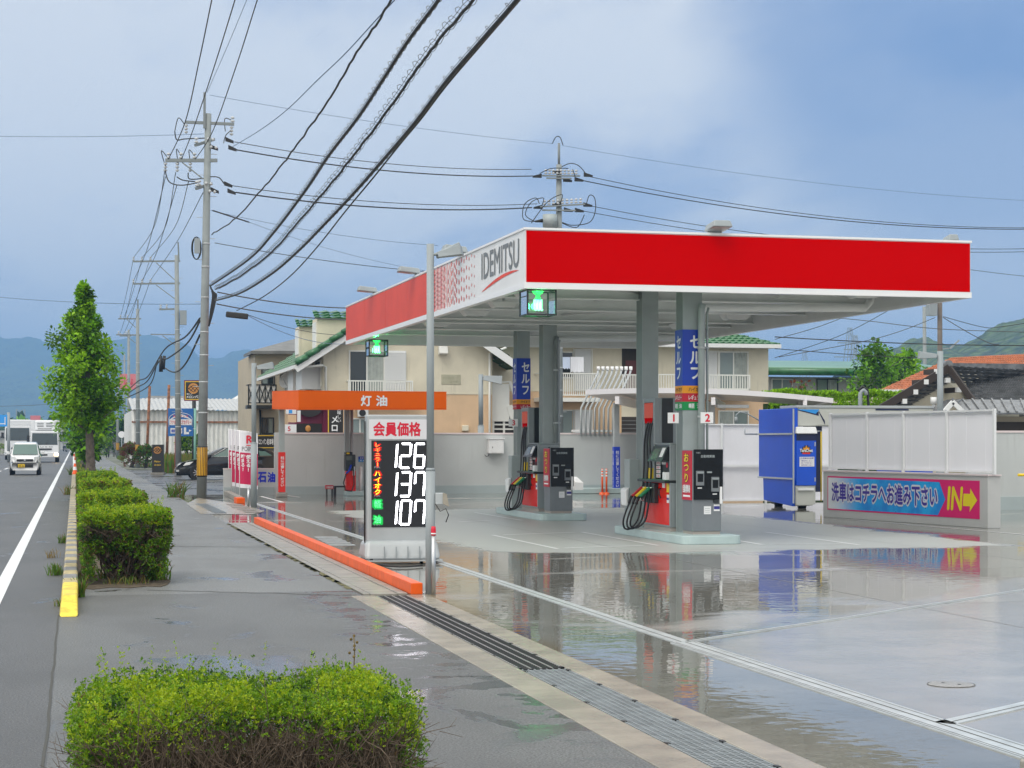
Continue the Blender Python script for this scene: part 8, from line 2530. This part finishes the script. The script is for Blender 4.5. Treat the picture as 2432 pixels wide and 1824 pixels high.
def board(px0, px1, py0, py1, Y, m, label, name='signboard', th=.12, frame=None, cat='signboard'):
 a, b = P(px0, py1, Y), P(px1, py0, Y)
 o = thing(name, Vector((a.x, a.y, a.z)), label, cat)
 r_ = Vector((CA, -SA, 0)); f_ = Vector((SA, CA, 0))
 w = (Vector((b.x - a.x, b.y - a.y, 0))).length; h = b.z - a.z
 mb = MB(o); mb.prism([a, a + r_ * w, a + r_ * w + Z_ * h, a + Z_ * h], f_ * th); mb.build('board', M[m], o)
 at = lambda u, v, d=.01: a + r_ * (u * w) + Z_ * (v * h) - f_ * d
 def patch(pts, m_, nm, d=.006):
  mb = MB(o); mb.face([at(u, v, d) for u, v in pts]); return mb.build(nm, M[m_], o)
 def post(u, m_, r, zt=None, dz=0):
  p = at(u, 0, -th * .5); mb = MB(o); mb.tube([(p.x, p.y, 0), (p.x, p.y, a.z + (zt or 0))], r, 8); return mb.build('post', M[m_], o)
 return o, at, patch, post, w, h, r_
# dance school sign
o, at, patch, post, w, h, r_ = board(399, 459, 970, 1036, 92, 'dance_blue', 'blue dance school sign with white arches on a mint green post')
patch([(.1 + .8 * i / 12, .62 + .17 * math.sin(math.pi * i / 12)) for i in range(13)] + [(.9 - .8 * i / 12, .60 + .09 * math.sin(math.pi * i / 12)) for i in range(13)], 'sticker_white', 'arch')
patch([(.06, .40), (.94, .40), (.94, .61), (.06, .61)], 'sticker_white', 'name_panel'); patch([(.10, .10), (.56, .10), (.56, .29), (.10, .29)], 'sticker_white', 'lower_panel')
patch([(.63, .07), (.83, .07), (.83, .15), (.72, .15), (.72, .32), (.63, .32)], 'sticker_white', 'map_mark'); patch([(.83, .16), (.94, .2), (.83, .24)], 'sticker_white', 'map_arrow')
mb = MB(o); mb.text('フクダダンスアカデミー', at(.09, .43, .012), r_, Z_, w * .83, h * .15, bold=.02); mb.text('社交ダンス', at(.2, .68, .012), r_, Z_, w * .6, h * .08, bold=.02); mb.build('lettering', M['red_letter'], o)
mb = MB(o); mb.text('横断歩道前', at(.13, .13, .012), r_, Z_, w * .40, h * .12, bold=.02); mb.build('lower_lettering', M['blue_sign'], o)
mb = MB(o); mb.tube([at(.5 + .06 * math.cos(t), .90 + .05 * math.sin(t), .01) for t in [i * .5 for i in range(13)]], .015, 4); mb.tube([at(.04, .34, .01), at(.04, .62, .01)] + [at(.5 - .46 * math.cos(math.pi * i / 10), .62 + .22 * math.sin(math.pi * i / 10), .01) for i in range(11)] + [at(.96, .34, .01)], .014, 4); mb.build('scroll_work', M['sticker_white'], o)
post(1.06, 'mint_pole', .065, h); post(.29, 'red_pole', .045)
# melon bread sign on a pole
o, at, patch, post, w, h, r_ = board(437, 482, 903, 952, 96, 'maroon', 'black square sign with a picture of melon bread behind the striped pole')
patch([(.05, .05), (.95, .05), (.95, .95), (.05, .95)], 'shop_yellow', 'yellow_line', .008); patch([(.09, .09), (.91, .09), (.91, .91), (.09, .91)], 'shop_black', 'black_field', .012)
def bread(o, at, cu, cv, ru, rvv, d=.02):
 mb = MB(o); mb.face([at(cu + ru * math.cos(t), cv + rvv * math.sin(t), d) for t in [2 * math.pi * i / 24 for i in range(24)]]); b_ = mb.build('bread_picture', M['bun'], o)
 mb = MB(o)
 for k in (-.5, 0, .5):
  for s in (1, -1):
   q = math.sqrt(1 - k * k) * .95
   mb.beam(at(cu + ru * (k - q * .6 * 1), cv + rvv * (s * (k * .6 + q * .5) if s > 0 else (-k * .6 - q * .5)), d + .004), at(cu + ru * (k + q * .5), cv + rvv * (s * (k * .2 - q * .6) if s > 0 else (-k * .2 + q * .6)), d + .004), .03, .01, up=Vector((SA, CA, 0)))
 mb.build('crust_lines', M['dark_wood'], b_)
bread(o, at, .50, .60, .28, .26)
mb = MB(o); mb.text('美味しい', at(.14, .30, .02), r_, Z_, w * .3, h * .06, bold=.02); mb.text('メロンパン', at(.13, .13, .02), r_, Z_, w * .74, h * .13, bold=.03); mb.build('lettering', M['white_letter'], o)
post(.52, 'plastic_black', .10)
# black standing sign
o, at, patch, post, w, h, r_ = board(361, 387, 1056, 1122, 93, 'shop_black', 'narrow black standing sign with bread picture and yellow script', 'standing_sign', .3)
bread(o, at, .5, .80, .36, .13)
mb = MB(o); mb.text('Melon', at(.2, .36, .02), r_, Z_ + r_ * .25, w * .55, h * .07, bold=.01); mb.text('de melon', at(.2, .24, .02), r_, Z_ + r_ * .25, w * .6, h * .07, bold=.01); mb.build('lettering', M['shop_yellow'], o)
a = at(0, 0); mb = MB(o); mb.prism([(*at(-.1, 0, .1)[:2], 0), (*at(1.1, 0, .1)[:2], 0), (*at(1.1, 0, -.5)[:2], 0), (*at(-.1, 0, -.5)[:2], 0)], (0, 0, max(.1, a.z))); mb.build('base', M['footing'], o)
# pink billboard, overhead road signs
o, at, patch, post, w, h, r_ = board(284, 324, 888, 925, 210, 'sticker_pink', 'pale pink billboard behind the concrete poles'); post(.5, 'lamp_grey', .15)
mb = MB(o); mb.text('しゃぶ', at(.3, .3, .05), r_, Z_, w * .5, h * .4, bold=.03); mb.build('lettering', M['red_letter'], o)
o, at, patch, post, w, h, r_ = board(-12, 20, 985, 1013, 150, 'light_blue', 'blue overhead direction sign at the left edge', 'road_sign'); post(1.0, 'lamp_grey', .12, h * 1.2)
patch([(.72, .15), (.78, .15), (.78, .8), (.72, .8)], 'sticker_white', 'arrow'); patch([(.3, .2), (.72, .2), (.72, .27), (.3, .27)], 'sticker_white', 'side_arrow')
o, at, patch, post, w, h, r_ = board(156, 172, 1018, 1036, 300, 'light_blue', 'far blue direction sign over the road', 'road_sign'); post(1.1, 'lamp_grey', .15, h * 1.3)
o, at, patch, post, w, h, r_ = board(72, 96, 987, 1000, 330, 'sticker_pink', 'small far reddish billboard over the trucks'); post(.5, 'lamp_grey', .2)
c = P(289, 1032, 185); o = thing('traffic_mirror', (c.x, c.y, 0), 'round traffic mirror on a thin pole beside the pavement', 'mirror')
mb = MB(o); mb.tube([(c.x, c.y, 0), c], .05, 6); mb.build('post', M['lamp_grey'], o); mb = MB(o); mb.tube([c - Vector((SA, CA, 0)) * .08, c], .34, 16); mb.build('mirror', M['sticker_white'], o)
for px_, pt, lean, lab in ((355, 917, -.2, 'taller rusty steel post before the warehouse'), (401, 914, -.15, 'rusty steel post just left of the concrete pole')):
 c = P(px_, 1075, 120); t_ = P(px_ + .5, pt, 120); o = thing('rusty_post', (c.x, c.y, 0), lab, 'post')
 mb = MB(o); mb.tube([(c.x + lean, c.y, 0), t_], .09, 8); mb.build('pipe', M['rust'], o)
# ---- traffic cones / delineators by the kerb
for k, (px_, py_) in enumerate(((181, 1136),)):
 p = G(px_, py_); p.x = .0
 o = thing('traffic_cone', Vector((p.x, p.y, .19)), 'orange and white traffic cone on the kerb beside the small hedges', 'traffic cone')
 mb = MB(); mb.box(-.13, .13, -.13, .13, 0, .04); mb.build('base', M['orange_post'], o)
 mb = MB()
 for i in range(5):
  mb.cur = i % 2; z0, z1 = .04 + .15 * i, .19 + .15 * i; mb.tube([(0, 0, z0), (0, 0, z1)], [.11 - .02 * i, .09 - .02 * i], 10, caps=i == 4)
 mb.build('cone', [M['orange_post'], M['white_letter']], o)
for k, yy in enumerate((92, 112, 136, 165)):
 o = thing('kerb_delineator', (-.05, yy, .15), ('nearest', 'second', 'third', 'farthest')[k] + ' white and orange kerb post beyond the traffic cone', 'delineator', 'posts on the far kerb')
 mb = MB(); mb.cyl(0, 0, 0, .8, .05, n=8); mb.build('post', M['orange_post'] if k % 2 else M['white_letter'], o)
# ---- vehicles: local frame with the nose towards -y
def wheel(o, x, y, r, w=.19, spokes=0):
 mb = MB(); mb.tube([(x - w / 2, y, r), (x + w / 2, y, r)], r, 20); wl = mb.build('wheel', M['tyre'], o)
 s = -1 if x < 0 else 1
 mb = MB(); xx = x + s * (w / 2 + .004)
 if spokes:
  for k in range(spokes):
   a = 2 * math.pi * k / spokes; mb.beam((xx, y, r), (xx, y + r * .66 * math.cos(a), r + r * .66 * math.sin(a)), .045, .012, up=X_)
  mb.tube([(xx - .006, y, r), (xx + .006, y, r)], r * .15, 10)
 else:
  mb.tube([(xx - .005, y, r), (xx + .005, y, r)], r * .62, 14)
 mb.build('rim', M['chrome'], wl)
def loft(mb, secs):
 """body skinned over cross sections: each (y, [(x, z), ...] right half, from sill to top centre)"""
 k = len(secs[0][1]); vs = []
 for y, pr in secs:
  ring = [(x, y, z) for x, z in pr] + [(-x, y, z) for x, z in reversed(pr)]
  vs += ring
 n = 2 * k
 fs = [(i * n + j, i * n + (j + 1) % n, (i + 1) * n + (j + 1) % n, (i + 1) * n + j) for i in range(len(secs) - 1) for j in range(n)]
 fs.append(tuple(range(n))); fs.append(tuple((len(secs) - 1) * n + j for j in reversed(range(n))))
 mb.add(vs, fs, True)
def car(o, L, W2, side, paint, glass='car_glass', sill=.20, wr=.30, wy=(.8, 3.2), tum=.13, spokes=0, win=None):
 """side: list of (y, belt z, roof z) from nose to tail; roof == belt where there is no cabin"""
 secs = []
 for y, zb_, zr_ in side:
  e = .10 * max(0, 1 - min(y, L - y) / .35)
  w = W2 - e
  wt = w - tum * min(1, max(0, zr_ - zb_) / .5)
  secs.append((y, [(w - .06, sill), (w, sill + .16), (w, (sill + zb_) / 2 + .05), (w - .03, zb_), (wt - .02, max(zb_ + .005, zr_ - .07)), (wt * .8, zr_ + .0)]))
 mb = MB(); loft(mb, secs); mb.build('body', M[paint], o, bevel=0)
 for y in wy:
  for s in (-1, 1):
   mb = MB(); mb.tube([(s * (W2 - .1), y, wr), (s * (W2 + .004), y, wr)], wr * 1.13, 20); mb.build('wheel_arch', M['plastic_black'], o)
   wheel(o, s * (W2 - .085), y, wr, spokes=spokes)
 return secs
def sidewin(o, W2, tum, poly, glass, s):
 """side window: polygon of (y, z, t) with t = 0 at the belt and 1 at the roof"""
 mb = MB(); mb.face([(s * (W2 - .03 - (tum - .01) * t + .012), y, z) for y, z, t in (poly if s > 0 else poly[::-1])]); mb.build('side_window', M[glass], o)
# kei car coming along the road
pk = G(59, 1128.5)
o = thing('small_car', pk, 'small white boxy car with a yellow number plate driving in front of the trucks', 'car')
car(o, 3.4, .735, [(0, .62, .62), (.05, .80, .80), (.18, .88, .88), (.62, .97, .97), (.72, .99, 1.02), (1.25, 1.0, 1.56), (1.5, 1.0, 1.63), (2.6, 1.0, 1.66), (3.2, 1.0, 1.6), (3.38, .98, 1.05), (3.4, .7, .7)], 'car_white', sill=.24, wr=.29, wy=(.62, 2.95), tum=.14)
mb = MB(); mb.face([(-.62, .72, 1.03), (.62, .72, 1.03), (.54, 1.22, 1.53), (-.54, 1.22, 1.53)][::1]); 
mb = MB(); mb.hexa([(-.62, .66, 1.03), (.62, .66, 1.03), (.62, .70, 1.03), (-.62, .70, 1.03)], [(-.55, 1.155, 1.54), (.55, 1.155, 1.54), (.55, 1.195, 1.54), (-.55, 1.195, 1.54)]); mb.build('windscreen', M['car_glass_green'], o)
for s in (-1, 1):
 sidewin(o, .735, .14, [(1.0, 1.05, 0), (3.0, 1.05, 0), (3.0, 1.5, .9), (1.45, 1.5, .9)], 'car_glass', s)
 mb = MB(); mb.hexa([(s * .42, -.01, .66), (s * .70, .06, .66), (s * .71, .2, .66), (s * .42, .1, .66)][::s], [(s * .45, .04, .90), (s * .68, .10, .93), (s * .70, .25, .93), (s * .45, .15, .90)][::s]); mb.build('headlight', M['headlight'], o)
 mb = MB(); mb.box(s * .76, s * .93, .95, 1.08, 1.02, 1.18); mb.build('mirror', M['car_white'], o, bevel=.03)
mb = MB(); mb.box(-.40, .40, -.02, .08, .70, .80); g = mb.build('grille', M['plastic_black'], o, bevel=.02)
mb = MB(); mb.tube([(0, -.03, .75), (0, -.02, .75)], .05, 8); mb.build('badge', M['chrome'], g)
mb = MB(); mb.box(-.40, .40, -.025, .08, .38, .55); mb.build('air_intake', M['plastic_black'], o, bevel=.02)
mb = MB(); mb.box(-.33, .0, -.045, -.028, .39, .55); pl = mb.build('number_plate', M['plate_yellow'], o)
mb = MB(); mb.text('35-53', (-.29, -.047, .42), X_, Z_, .25, .07, bold=.03); mb.build('plate_digits', M['black_letter'], pl)
# trucks
def truck(loc, label, wcab, hcab, hbox, wbox, kind):
 o = thing('truck', loc, label, 'truck')
 w = wcab / 2
 mb = MB(); mb.hexa([(-w, 0, .45), (w, 0, .45), (w, 1.7, .45), (-w, 1.7, .45)], [(-w * .96, .16, hcab), (w * .96, .16, hcab), (w * .96, 1.7, hcab), (-w * .96, 1.7, hcab)]); mb.build('cab', M['car_white'], o, bevel=.06)
 zb_, zt = hcab * .56, hcab * .93
 f = lambda z: .16 * (z - .45) / (hcab - .45)
 mb = MB(); mb.hexa([(-w * .90, f(zb_) - .02, zb_), (w * .90, f(zb_) - .02, zb_), (w * .9, f(zb_) + .02, zb_), (-w * .9, f(zb_) + .02, zb_)], [(-w * .86, f(zt) - .02, zt), (w * .86, f(zt) - .02, zt), (w * .86, f(zt) + .02, zt), (-w * .86, f(zt) + .02, zt)]); ws = mb.build('windscreen', M['car_glass'], o)
 mb = MB()
 for x in (-.3, .35): mb.tube([(x - .25, f(zb_) - .03, zb_ + .03), (x + .15, f(zt) - .03, zb_ + .55)], .015, 4)
 mb.build('wipers', M['plastic_black'], ws)
 mb = MB(); mb.box(-wbox / 2, wbox / 2, 1.9, 8.4, .95, hbox); mb.build('cargo_box', M['car_white'], o, bevel=.03)
 mb = MB(); mb.box(-w * .98, w * .98, -.09, .3, .42, .80); mb.build('bumper', M['car_white'], o, bevel=.03)
 mb = MB(); mb.box(-w * .5, w * .5, -.02, .0, 1.02, 1.14); mb.box(-w * .45, w * .2, -.1, -.085, .55, .68); mb.build('grille', M['plastic_black'], o)
 for s in (-1, 1):
  mb = MB(); mb.box(s * (w - .36), s * (w - .06), -.105, -.08, .55, .75); mb.build('headlight', M['headlight_on'] if (s > 0 and kind == 'reefer') else M['headlight'], o)
  mb = MB(); mb.box(s * (w + .05), s * (w + .28), .05, .2, zb_ + .25, zb_ + .75); mb.tube([(s * w, .3, zb_ + .7), (s * (w + .15), .15, zb_ + .7)], .02, 5); mb.build('mirror', M['plastic_black'], o)
  for y in (1.0, 6.6): wheel(o, s * (w - .17), y, .42, .28)
 if kind == 'reefer':
  mb = MB(); mb.box(-w * .72, w * .72, 1.2, 1.9, hcab + .05, hbox - .04); cu = mb.build('cooling_unit', M['car_white'], o, bevel=.12)
  mb = MB()
  for z_, a_, b_ in ((.62, .1, .6), (.46, .1, .6), (.32, .1, .6), (.12, -.55, .55)):
   for s in ((-1, 1) if a_ > 0 else (1,)): mb.box(s * a_ if a_ > 0 else a_, s * b_ if a_ > 0 else b_, 1.19, 1.2, hcab + .05 + z_ * (hbox - hcab), hcab + .10 + z_ * (hbox - hcab))
  mb.build('louvres', M['plastic_black'], cu)
  mb = MB(); mb.text('F U S O', (-w * .55, -.0, 1.22), X_, Z_, w * 1.1, .09, bold=.02); mb.build('lettering', M['letter_grey'], o)
  mb = MB(); mb.box(-.62, -.20, -.115, -.10, .52, .70); mb.build('number_plate', M['plate_green'], o)
 else:
  mb = MB(); mb.box(-w, w, .3, 1.7, hcab, hcab + .55); mb.build('wind_deflector', M['car_white'], o, bevel=.1)
 return o
p = G(106, 1098.5); tr1 = truck(p, 'white refrigerated truck with one headlight glowing, behind the small car', 2.25, 2.55, 3.45, 2.3, 'reefer')
p = G(42, 1092); tr2 = truck(Vector((p.x, p.y, 0)), 'large white truck with a high cab in the far lane, left of the refrigerated one', 2.4, 3.2, 3.75, 2.4, 'box')
# black wagon in the side lot, nose towards the road
pw = P(417, 1140, 80.5); pw.z = 0
o = thing('black_car', pw, 'black estate car parked nose to the pavement behind the striped pole', 'car', rz=R(-90))
car(o, 4.5, .85, [(0, .45, .45), (.06, .62, .62), (.25, .74, .74), (.9, .90, .90), (1.15, .95, .97), (1.75, .98, 1.30), (2.15, 1.0, 1.42), (2.9, 1.0, 1.46), (3.7, 1.0, 1.41), (4.15, 1.0, 1.27), (4.42, .97, 1.02), (4.5, .7, .7)], 'car_black', sill=.20, wr=.32, wy=(.92, 3.55), tum=.16, spokes=10)
for s in (-1, 1):
 sidewin(o, .85, .16, [(1.55, 1.01, 0), (2.6, 1.03, 0), (2.6, 1.38, .9), (2.2, 1.36, .9)], 'car_glass_green', s); sidewin(o, .85, .16, [(2.68, 1.03, 0), (3.5, 1.04, 0), (3.4, 1.36, .9), (2.68, 1.38, .9)], 'car_glass', s); sidewin(o, .85, .16, [(3.6, 1.05, 0), (4.15, 1.06, 0), (3.75, 1.30, .85), (3.55, 1.33, .9)], 'car_glass_green', s)
 mb = MB(); mb.tube([(s * .835, 1.5, 1.0), (s * .735, 2.15, 1.40), (s * .725, 2.9, 1.44), (s * .735, 3.7, 1.39)], .012, 4); mb.tube([(s * .84, 1.45, 1.0), (s * .845, 4.1, 1.04)], .012, 4); mb.build('chrome_trim', M['chrome'], o)
 mb = MB(); mb.hexa([(s * .55, .03, .60), (s * .84, .30, .62), (s * .86, .55, .66), (s * .6, .2, .62)][::s], [(s * .55, .12, .70), (s * .80, .40, .76), (s * .85, .72, .80), (s * .6, .32, .72)][::s]); mb.build('headlight', M['headlight'], o)
 mb = MB(); mb.box(s * .86, s * 1.02, 1.35, 1.5, .98, 1.12); mb.build('mirror', M['car_black'], o, bevel=.03)
 mb = MB(); mb.box(s * .851, s * .865, 2.45, 2.65, .82, .85); mb.box(s * .851, s * .865, 3.35, 3.52, .83, .86); mb.build('door_handle', M['chrome'], o)
 mb = MB(); mb.box(s * .62, s * .78, -.01, .12, .36, .44); mb.build('fog_lamp', M['headlight'], o)
 mb = MB(); mb.box(s * .62, s * .84, 4.3, 4.47, .75, .92); mb.build('tail_light', M['headlight'], o)
mb = MB(); mb.box(-.5, .5, -.02, .1, .30, .42); mb.build('grille', M['plastic_black'], o)
mb = MB(); mb.hexa([(-.68, 1.10, .98), (.68, 1.10, .98), (.68, 1.2, .98), (-.68, 1.2, .98)], [(-.6, 2.02, 1.40), (.6, 2.02, 1.40), (.6, 2.1, 1.40), (-.6, 2.1, 1.40)]); mb.build('windscreen', M['car_glass'], o)
# far traffic
for px_, py_, wpx, m_, lab in ((153.5, 1072, 9, 'car_black', 'small dark car far down the road'), (165, 1073, 17, 'car_grey', 'grey van far down the road beside the dark car'), (178, 1071, 8, 'plate_yellow', 'yellow vehicle far down the road by the kerb')):
 p = G(px_, py_); s = wpx * (p.x * SA + p.y * CA) / FPX / 1.7
 o = thing('distant_car', p, lab, 'car')
 W_2 = .85 * s
 mb = MB(); loft(mb, [(0, [(W_2 * .9, .25), (W_2, .5), (W_2, .8), (W_2 * .9, .9), (W_2 * .85, .92), (W_2 * .6, .93)]), (.8, [(W_2, .2), (W_2, .5), (W_2, .9), (W_2 * .96, 1.0), (W_2 * .93, 1.02), (W_2 * .6, 1.03)]), (1.5, [(W_2, .2), (W_2, .5), (W_2, .9), (W_2 * .96, 1.0), (W_2 * .84, 1.6), (W_2 * .6, 1.7)]), (4, [(W_2, .2), (W_2, .5), (W_2, .9), (W_2 * .96, 1.0), (W_2 * .84, 1.6), (W_2 * .6, 1.7)])]); mb.build('body', M[m_], o)
 mb = MB(); mb.face([(-W_2 * .85, .86, 1.08), (W_2 * .85, .86, 1.08), (W_2 * .75, 1.42, 1.6), (-W_2 * .75, 1.42, 1.6)]); mb.build('windscreen', M['car_glass'], o)
 for x in (-W_2 + .15, W_2 - .15): wheel(o, x, .7, .32)
# ---- pedestrian with umbrella, scooter
mat('cloth_dark', (0.045, 0.03, 0.035), 0.9); mat('cloth_trousers', (0.03, 0.03, 0.03), 0.9); mat('skin', (0.42, 0.25, 0.18), 0.6); mat('hair', (0.012, 0.01, 0.01), 0.7)
pp = G(255.5, 1087)
o = thing('person', pp, 'pedestrian in dark clothes walking on the pavement under a black umbrella', 'person')
def skin_mesh(name, verts, edges, radii, m, parent, lv=2):
 me = bpy.data.meshes.new(name); me.from_pydata(verts, edges, []); me.materials.append(m)
 ob = bpy.data.objects.new(name, me); COL.objects.link(ob); ob.parent = parent
 md = ob.modifiers.new('skin', 'SKIN'); me.skin_vertices or me.attributes
 for i, r in enumerate(radii): me.skin_vertices[0].data[i].radius = (r, r)
 me.skin_vertices[0].data[0].use_root = True
 sd = ob.modifiers.new('sub', 'SUBSURF'); sd.levels = sd.render_levels = lv
 return ob
V = [(0, 0, .92), (0, 0, 1.12), (0, -.01, 1.36), (0, -.01, 1.47), (0, -.03, 1.60), (0, -.03, 1.70), (.10, 0, .86), (.11, -.10, .48), (.11, -.02, .09), (.11, -.16, .04), (-.10, 0, .86), (-.11, .06, .48), (-.11, .20, .12), (-.11, .06, .05),
     (.19, -.01, 1.38), (.25, -.04, 1.10), (.17, -.24, 1.12), (.14, -.28, 1.16), (-.19, -.01, 1.38), (-.25, .04, 1.10), (-.23, -.05, .86), (-.23, -.07, .78)]
E_ = [(0, 1), (1, 2), (2, 3), (3, 4), (4, 5), (0, 6), (6, 7), (7, 8), (8, 9), (0, 10), (10, 11), (11, 12), (12, 13), (2, 14), (14, 15), (15, 16), (16, 17), (2, 18), (18, 19), (19, 20), (20, 21)]
RD = [.15, .15, .17, .06, .10, .09, .10, .075, .05, .04, .10, .075, .05, .04, .075, .055, .045, .04, .075, .055, .045, .04]
try:
 me = bpy.data.meshes.new('body'); 
 bm_ok = True
 import bmesh
 bm = bmesh.new(); lay = bm.verts.layers.skin.verify()
 bv = []
 for v, r in zip(V, RD):
  q = bm.verts.new(v); q[lay].radius = (r, r); bv.append(q)
 bv[0][lay].use_root = True
 for a, b in E_: bm.edges.new((bv[a], bv[b]))
 bm.to_mesh(me); bm.free(); me.materials.append(M['cloth_dark'])
 ob = bpy.data.objects.new('body', me); COL.objects.link(ob); ob.parent = o
 ob.modifiers.new('skin', 'SKIN'); sd = ob.modifiers.new('sub', 'SUBSURF'); sd.levels = sd.render_levels = 2
except Exception as ex:
 print('skin', ex)
mb = MB(); mb.ball((0, -.035, 1.63), .105, 12, (.85, 1, 1.15)); mb.build('head', M['skin'], o)
mb = MB(); mb.ball((0, -.01, 1.67), .112, 12, (.9, 1, .95)); mb.build('hair', M['hair'], o)
for s in (-1, 1):
 mb = MB(); x = s * .11; yy = (-.10, .06)[s < 0]
 mb.tube([(s * .095, 0, .94), (x, yy, .50), (x, (-.02, .20)[s < 0], .10)], [.115, .088, .07], 10); mb.build('trouser_leg', M['cloth_trousers'], o)
 mb = MB(); y0 = (-.02, .20)[s < 0]; mb.hexa([(x - .045, y0 - .19, 0.0), (x + .045, y0 - .19, 0.0), (x + .04, y0 + .08, 0.0), (x - .04, y0 + .08, 0.0)], [(x - .035, y0 - .16, .07), (x + .035, y0 - .16, .07), (x + .04, y0 + .07, .12), (x - .04, y0 + .07, .12)]); mb.build('shoe', M['plastic_black'], o)
um = thing('umbrella', pp + Vector((.10, -.28, 1.1)), 'open black umbrella held over the pedestrian', 'umbrella')
mb = MB()
N = 16; vs = []
for i in range(6):
 f = i / 5
 for j in range(N):
  a = 2 * math.pi * j / N; sc_ = 1 - (.06 * f if j % 2 else 0)
  vs.append((.56 * f * sc_ * math.cos(a), .15 + .56 * f * sc_ * math.sin(a), .86 - .26 * f ** 2))
mb.add(vs, [(i * N + j, i * N + (j + 1) % N, (i + 1) * N + (j + 1) % N, (i + 1) * N + j) for i in range(5) for j in range(N)], True); mb.build('canopy', M['hair'], um)
mb = MB(); mb.tube([(0, 0, 0), (0, .15, .92)], .01, 6); mb.build('shaft', M['chrome'], um)
ps_ = P(292, 1082, 225); ps_.z = 0
o = thing('scooter', ps_, 'small white scooter parked at the edge of the far pavement', 'scooter')
for y in (-.55, .55):
 mb = MB(); mb.tube([(-.05, y, .25), (.05, y, .25)], .25, 14); mb.build('wheel', M['tyre'], o)
mb = MB(); mb.hexa([(-.14, -.1, .3), (.14, -.1, .3), (.14, .75, .35), (-.14, .75, .35)], [(-.12, .05, .75), (.12, .05, .75), (.1, .8, .85), (-.1, .8, .85)]); mb.hexa([(-.2, -.55, .35), (.2, -.55, .35), (.2, -.4, .35), (-.2, -.4, .35)], [(-.16, -.45, 1.0), (.16, -.45, 1.0), (.16, -.32, 1.0), (-.16, -.32, 1.0)]); mb.build('body', M['car_white'], o, bevel=.03)
mb = MB(); mb.tube([(-.32, -.35, 1.05), (.32, -.35, 1.05)], .02, 6); mb.build('handlebar', M['plastic_black'], o)
# ---- far buildings over the road
for px0, px1, pt, Yb, m_, lab in ((36, 100, 1000, 260, 'corrugated', 'pale far building with a dark gable over the trucks'), (-60, 30, 1022, 240, 'grey_wall', 'far low building at the left edge'), (120, 150, 1012, 420, 'grey_wall', 'far grey building beside the street tree'), (252, 284, 1012, 260, 'roof_grey', 'dark wooden shelter behind the pedestrian')):
 a, b = P(px0, 1060, Yb), P(px1, pt, Yb)
 o = thing('far_building', (a.x, a.y, 0), lab, 'building'); mb = MB(o); r_ = Vector((CA, -SA, 0)); f_ = Vector((SA, CA, 0)); w = (b - a).dot(r_)
 g = Vector((a.x, a.y, 0)); h = b.z
 mb.prism([g, g + r_ * w, g + r_ * w + Z_ * h * .75, g + Z_ * h * .75], f_ * 10); mb.build('wall', M[m_], o)
 mb = MB(o); q = g + Z_ * h * .75 - r_ * .5 - f_ * .5; mb.hexa([q, q + r_ * (w + 1), q + r_ * (w + 1) + f_ * 11, q + f_ * 11], [q + r_ * w * .2 + f_ * 4 + Z_ * h * .25, q + r_ * w * .85 + f_ * 4 + Z_ * h * .25, q + r_ * w * .85 + f_ * 6 + Z_ * h * .25, q + r_ * w * .2 + f_ * 6 + Z_ * h * .25]); mb.build('roof', M['roof_grey'], o)
# ================================================================ air
mb = MB(); mb.box(-4600, 4600, -45, 5600, -30, 236)
hz = bpy.data.materials.new('haze'); hz.use_nodes = True
hz.node_tree.nodes.clear()
t = NT(hz.node_tree)
vol = t.n('ShaderNodeVolumePrincipled'); vol.inputs['Color'].default_value = (0.28, 0.54, 0.96, 1); vol.inputs['Density'].default_value = 0.00042; vol.inputs['Anisotropy'].default_value = 0.0
out = t.n('ShaderNodeOutputMaterial'); hz.node_tree.links.new(vol.outputs[0], out.inputs['Volume'])
o = mb.build('haze', hz); tag(o, 'thin rainy haze over the whole valley', 'haze', kind='stuff')
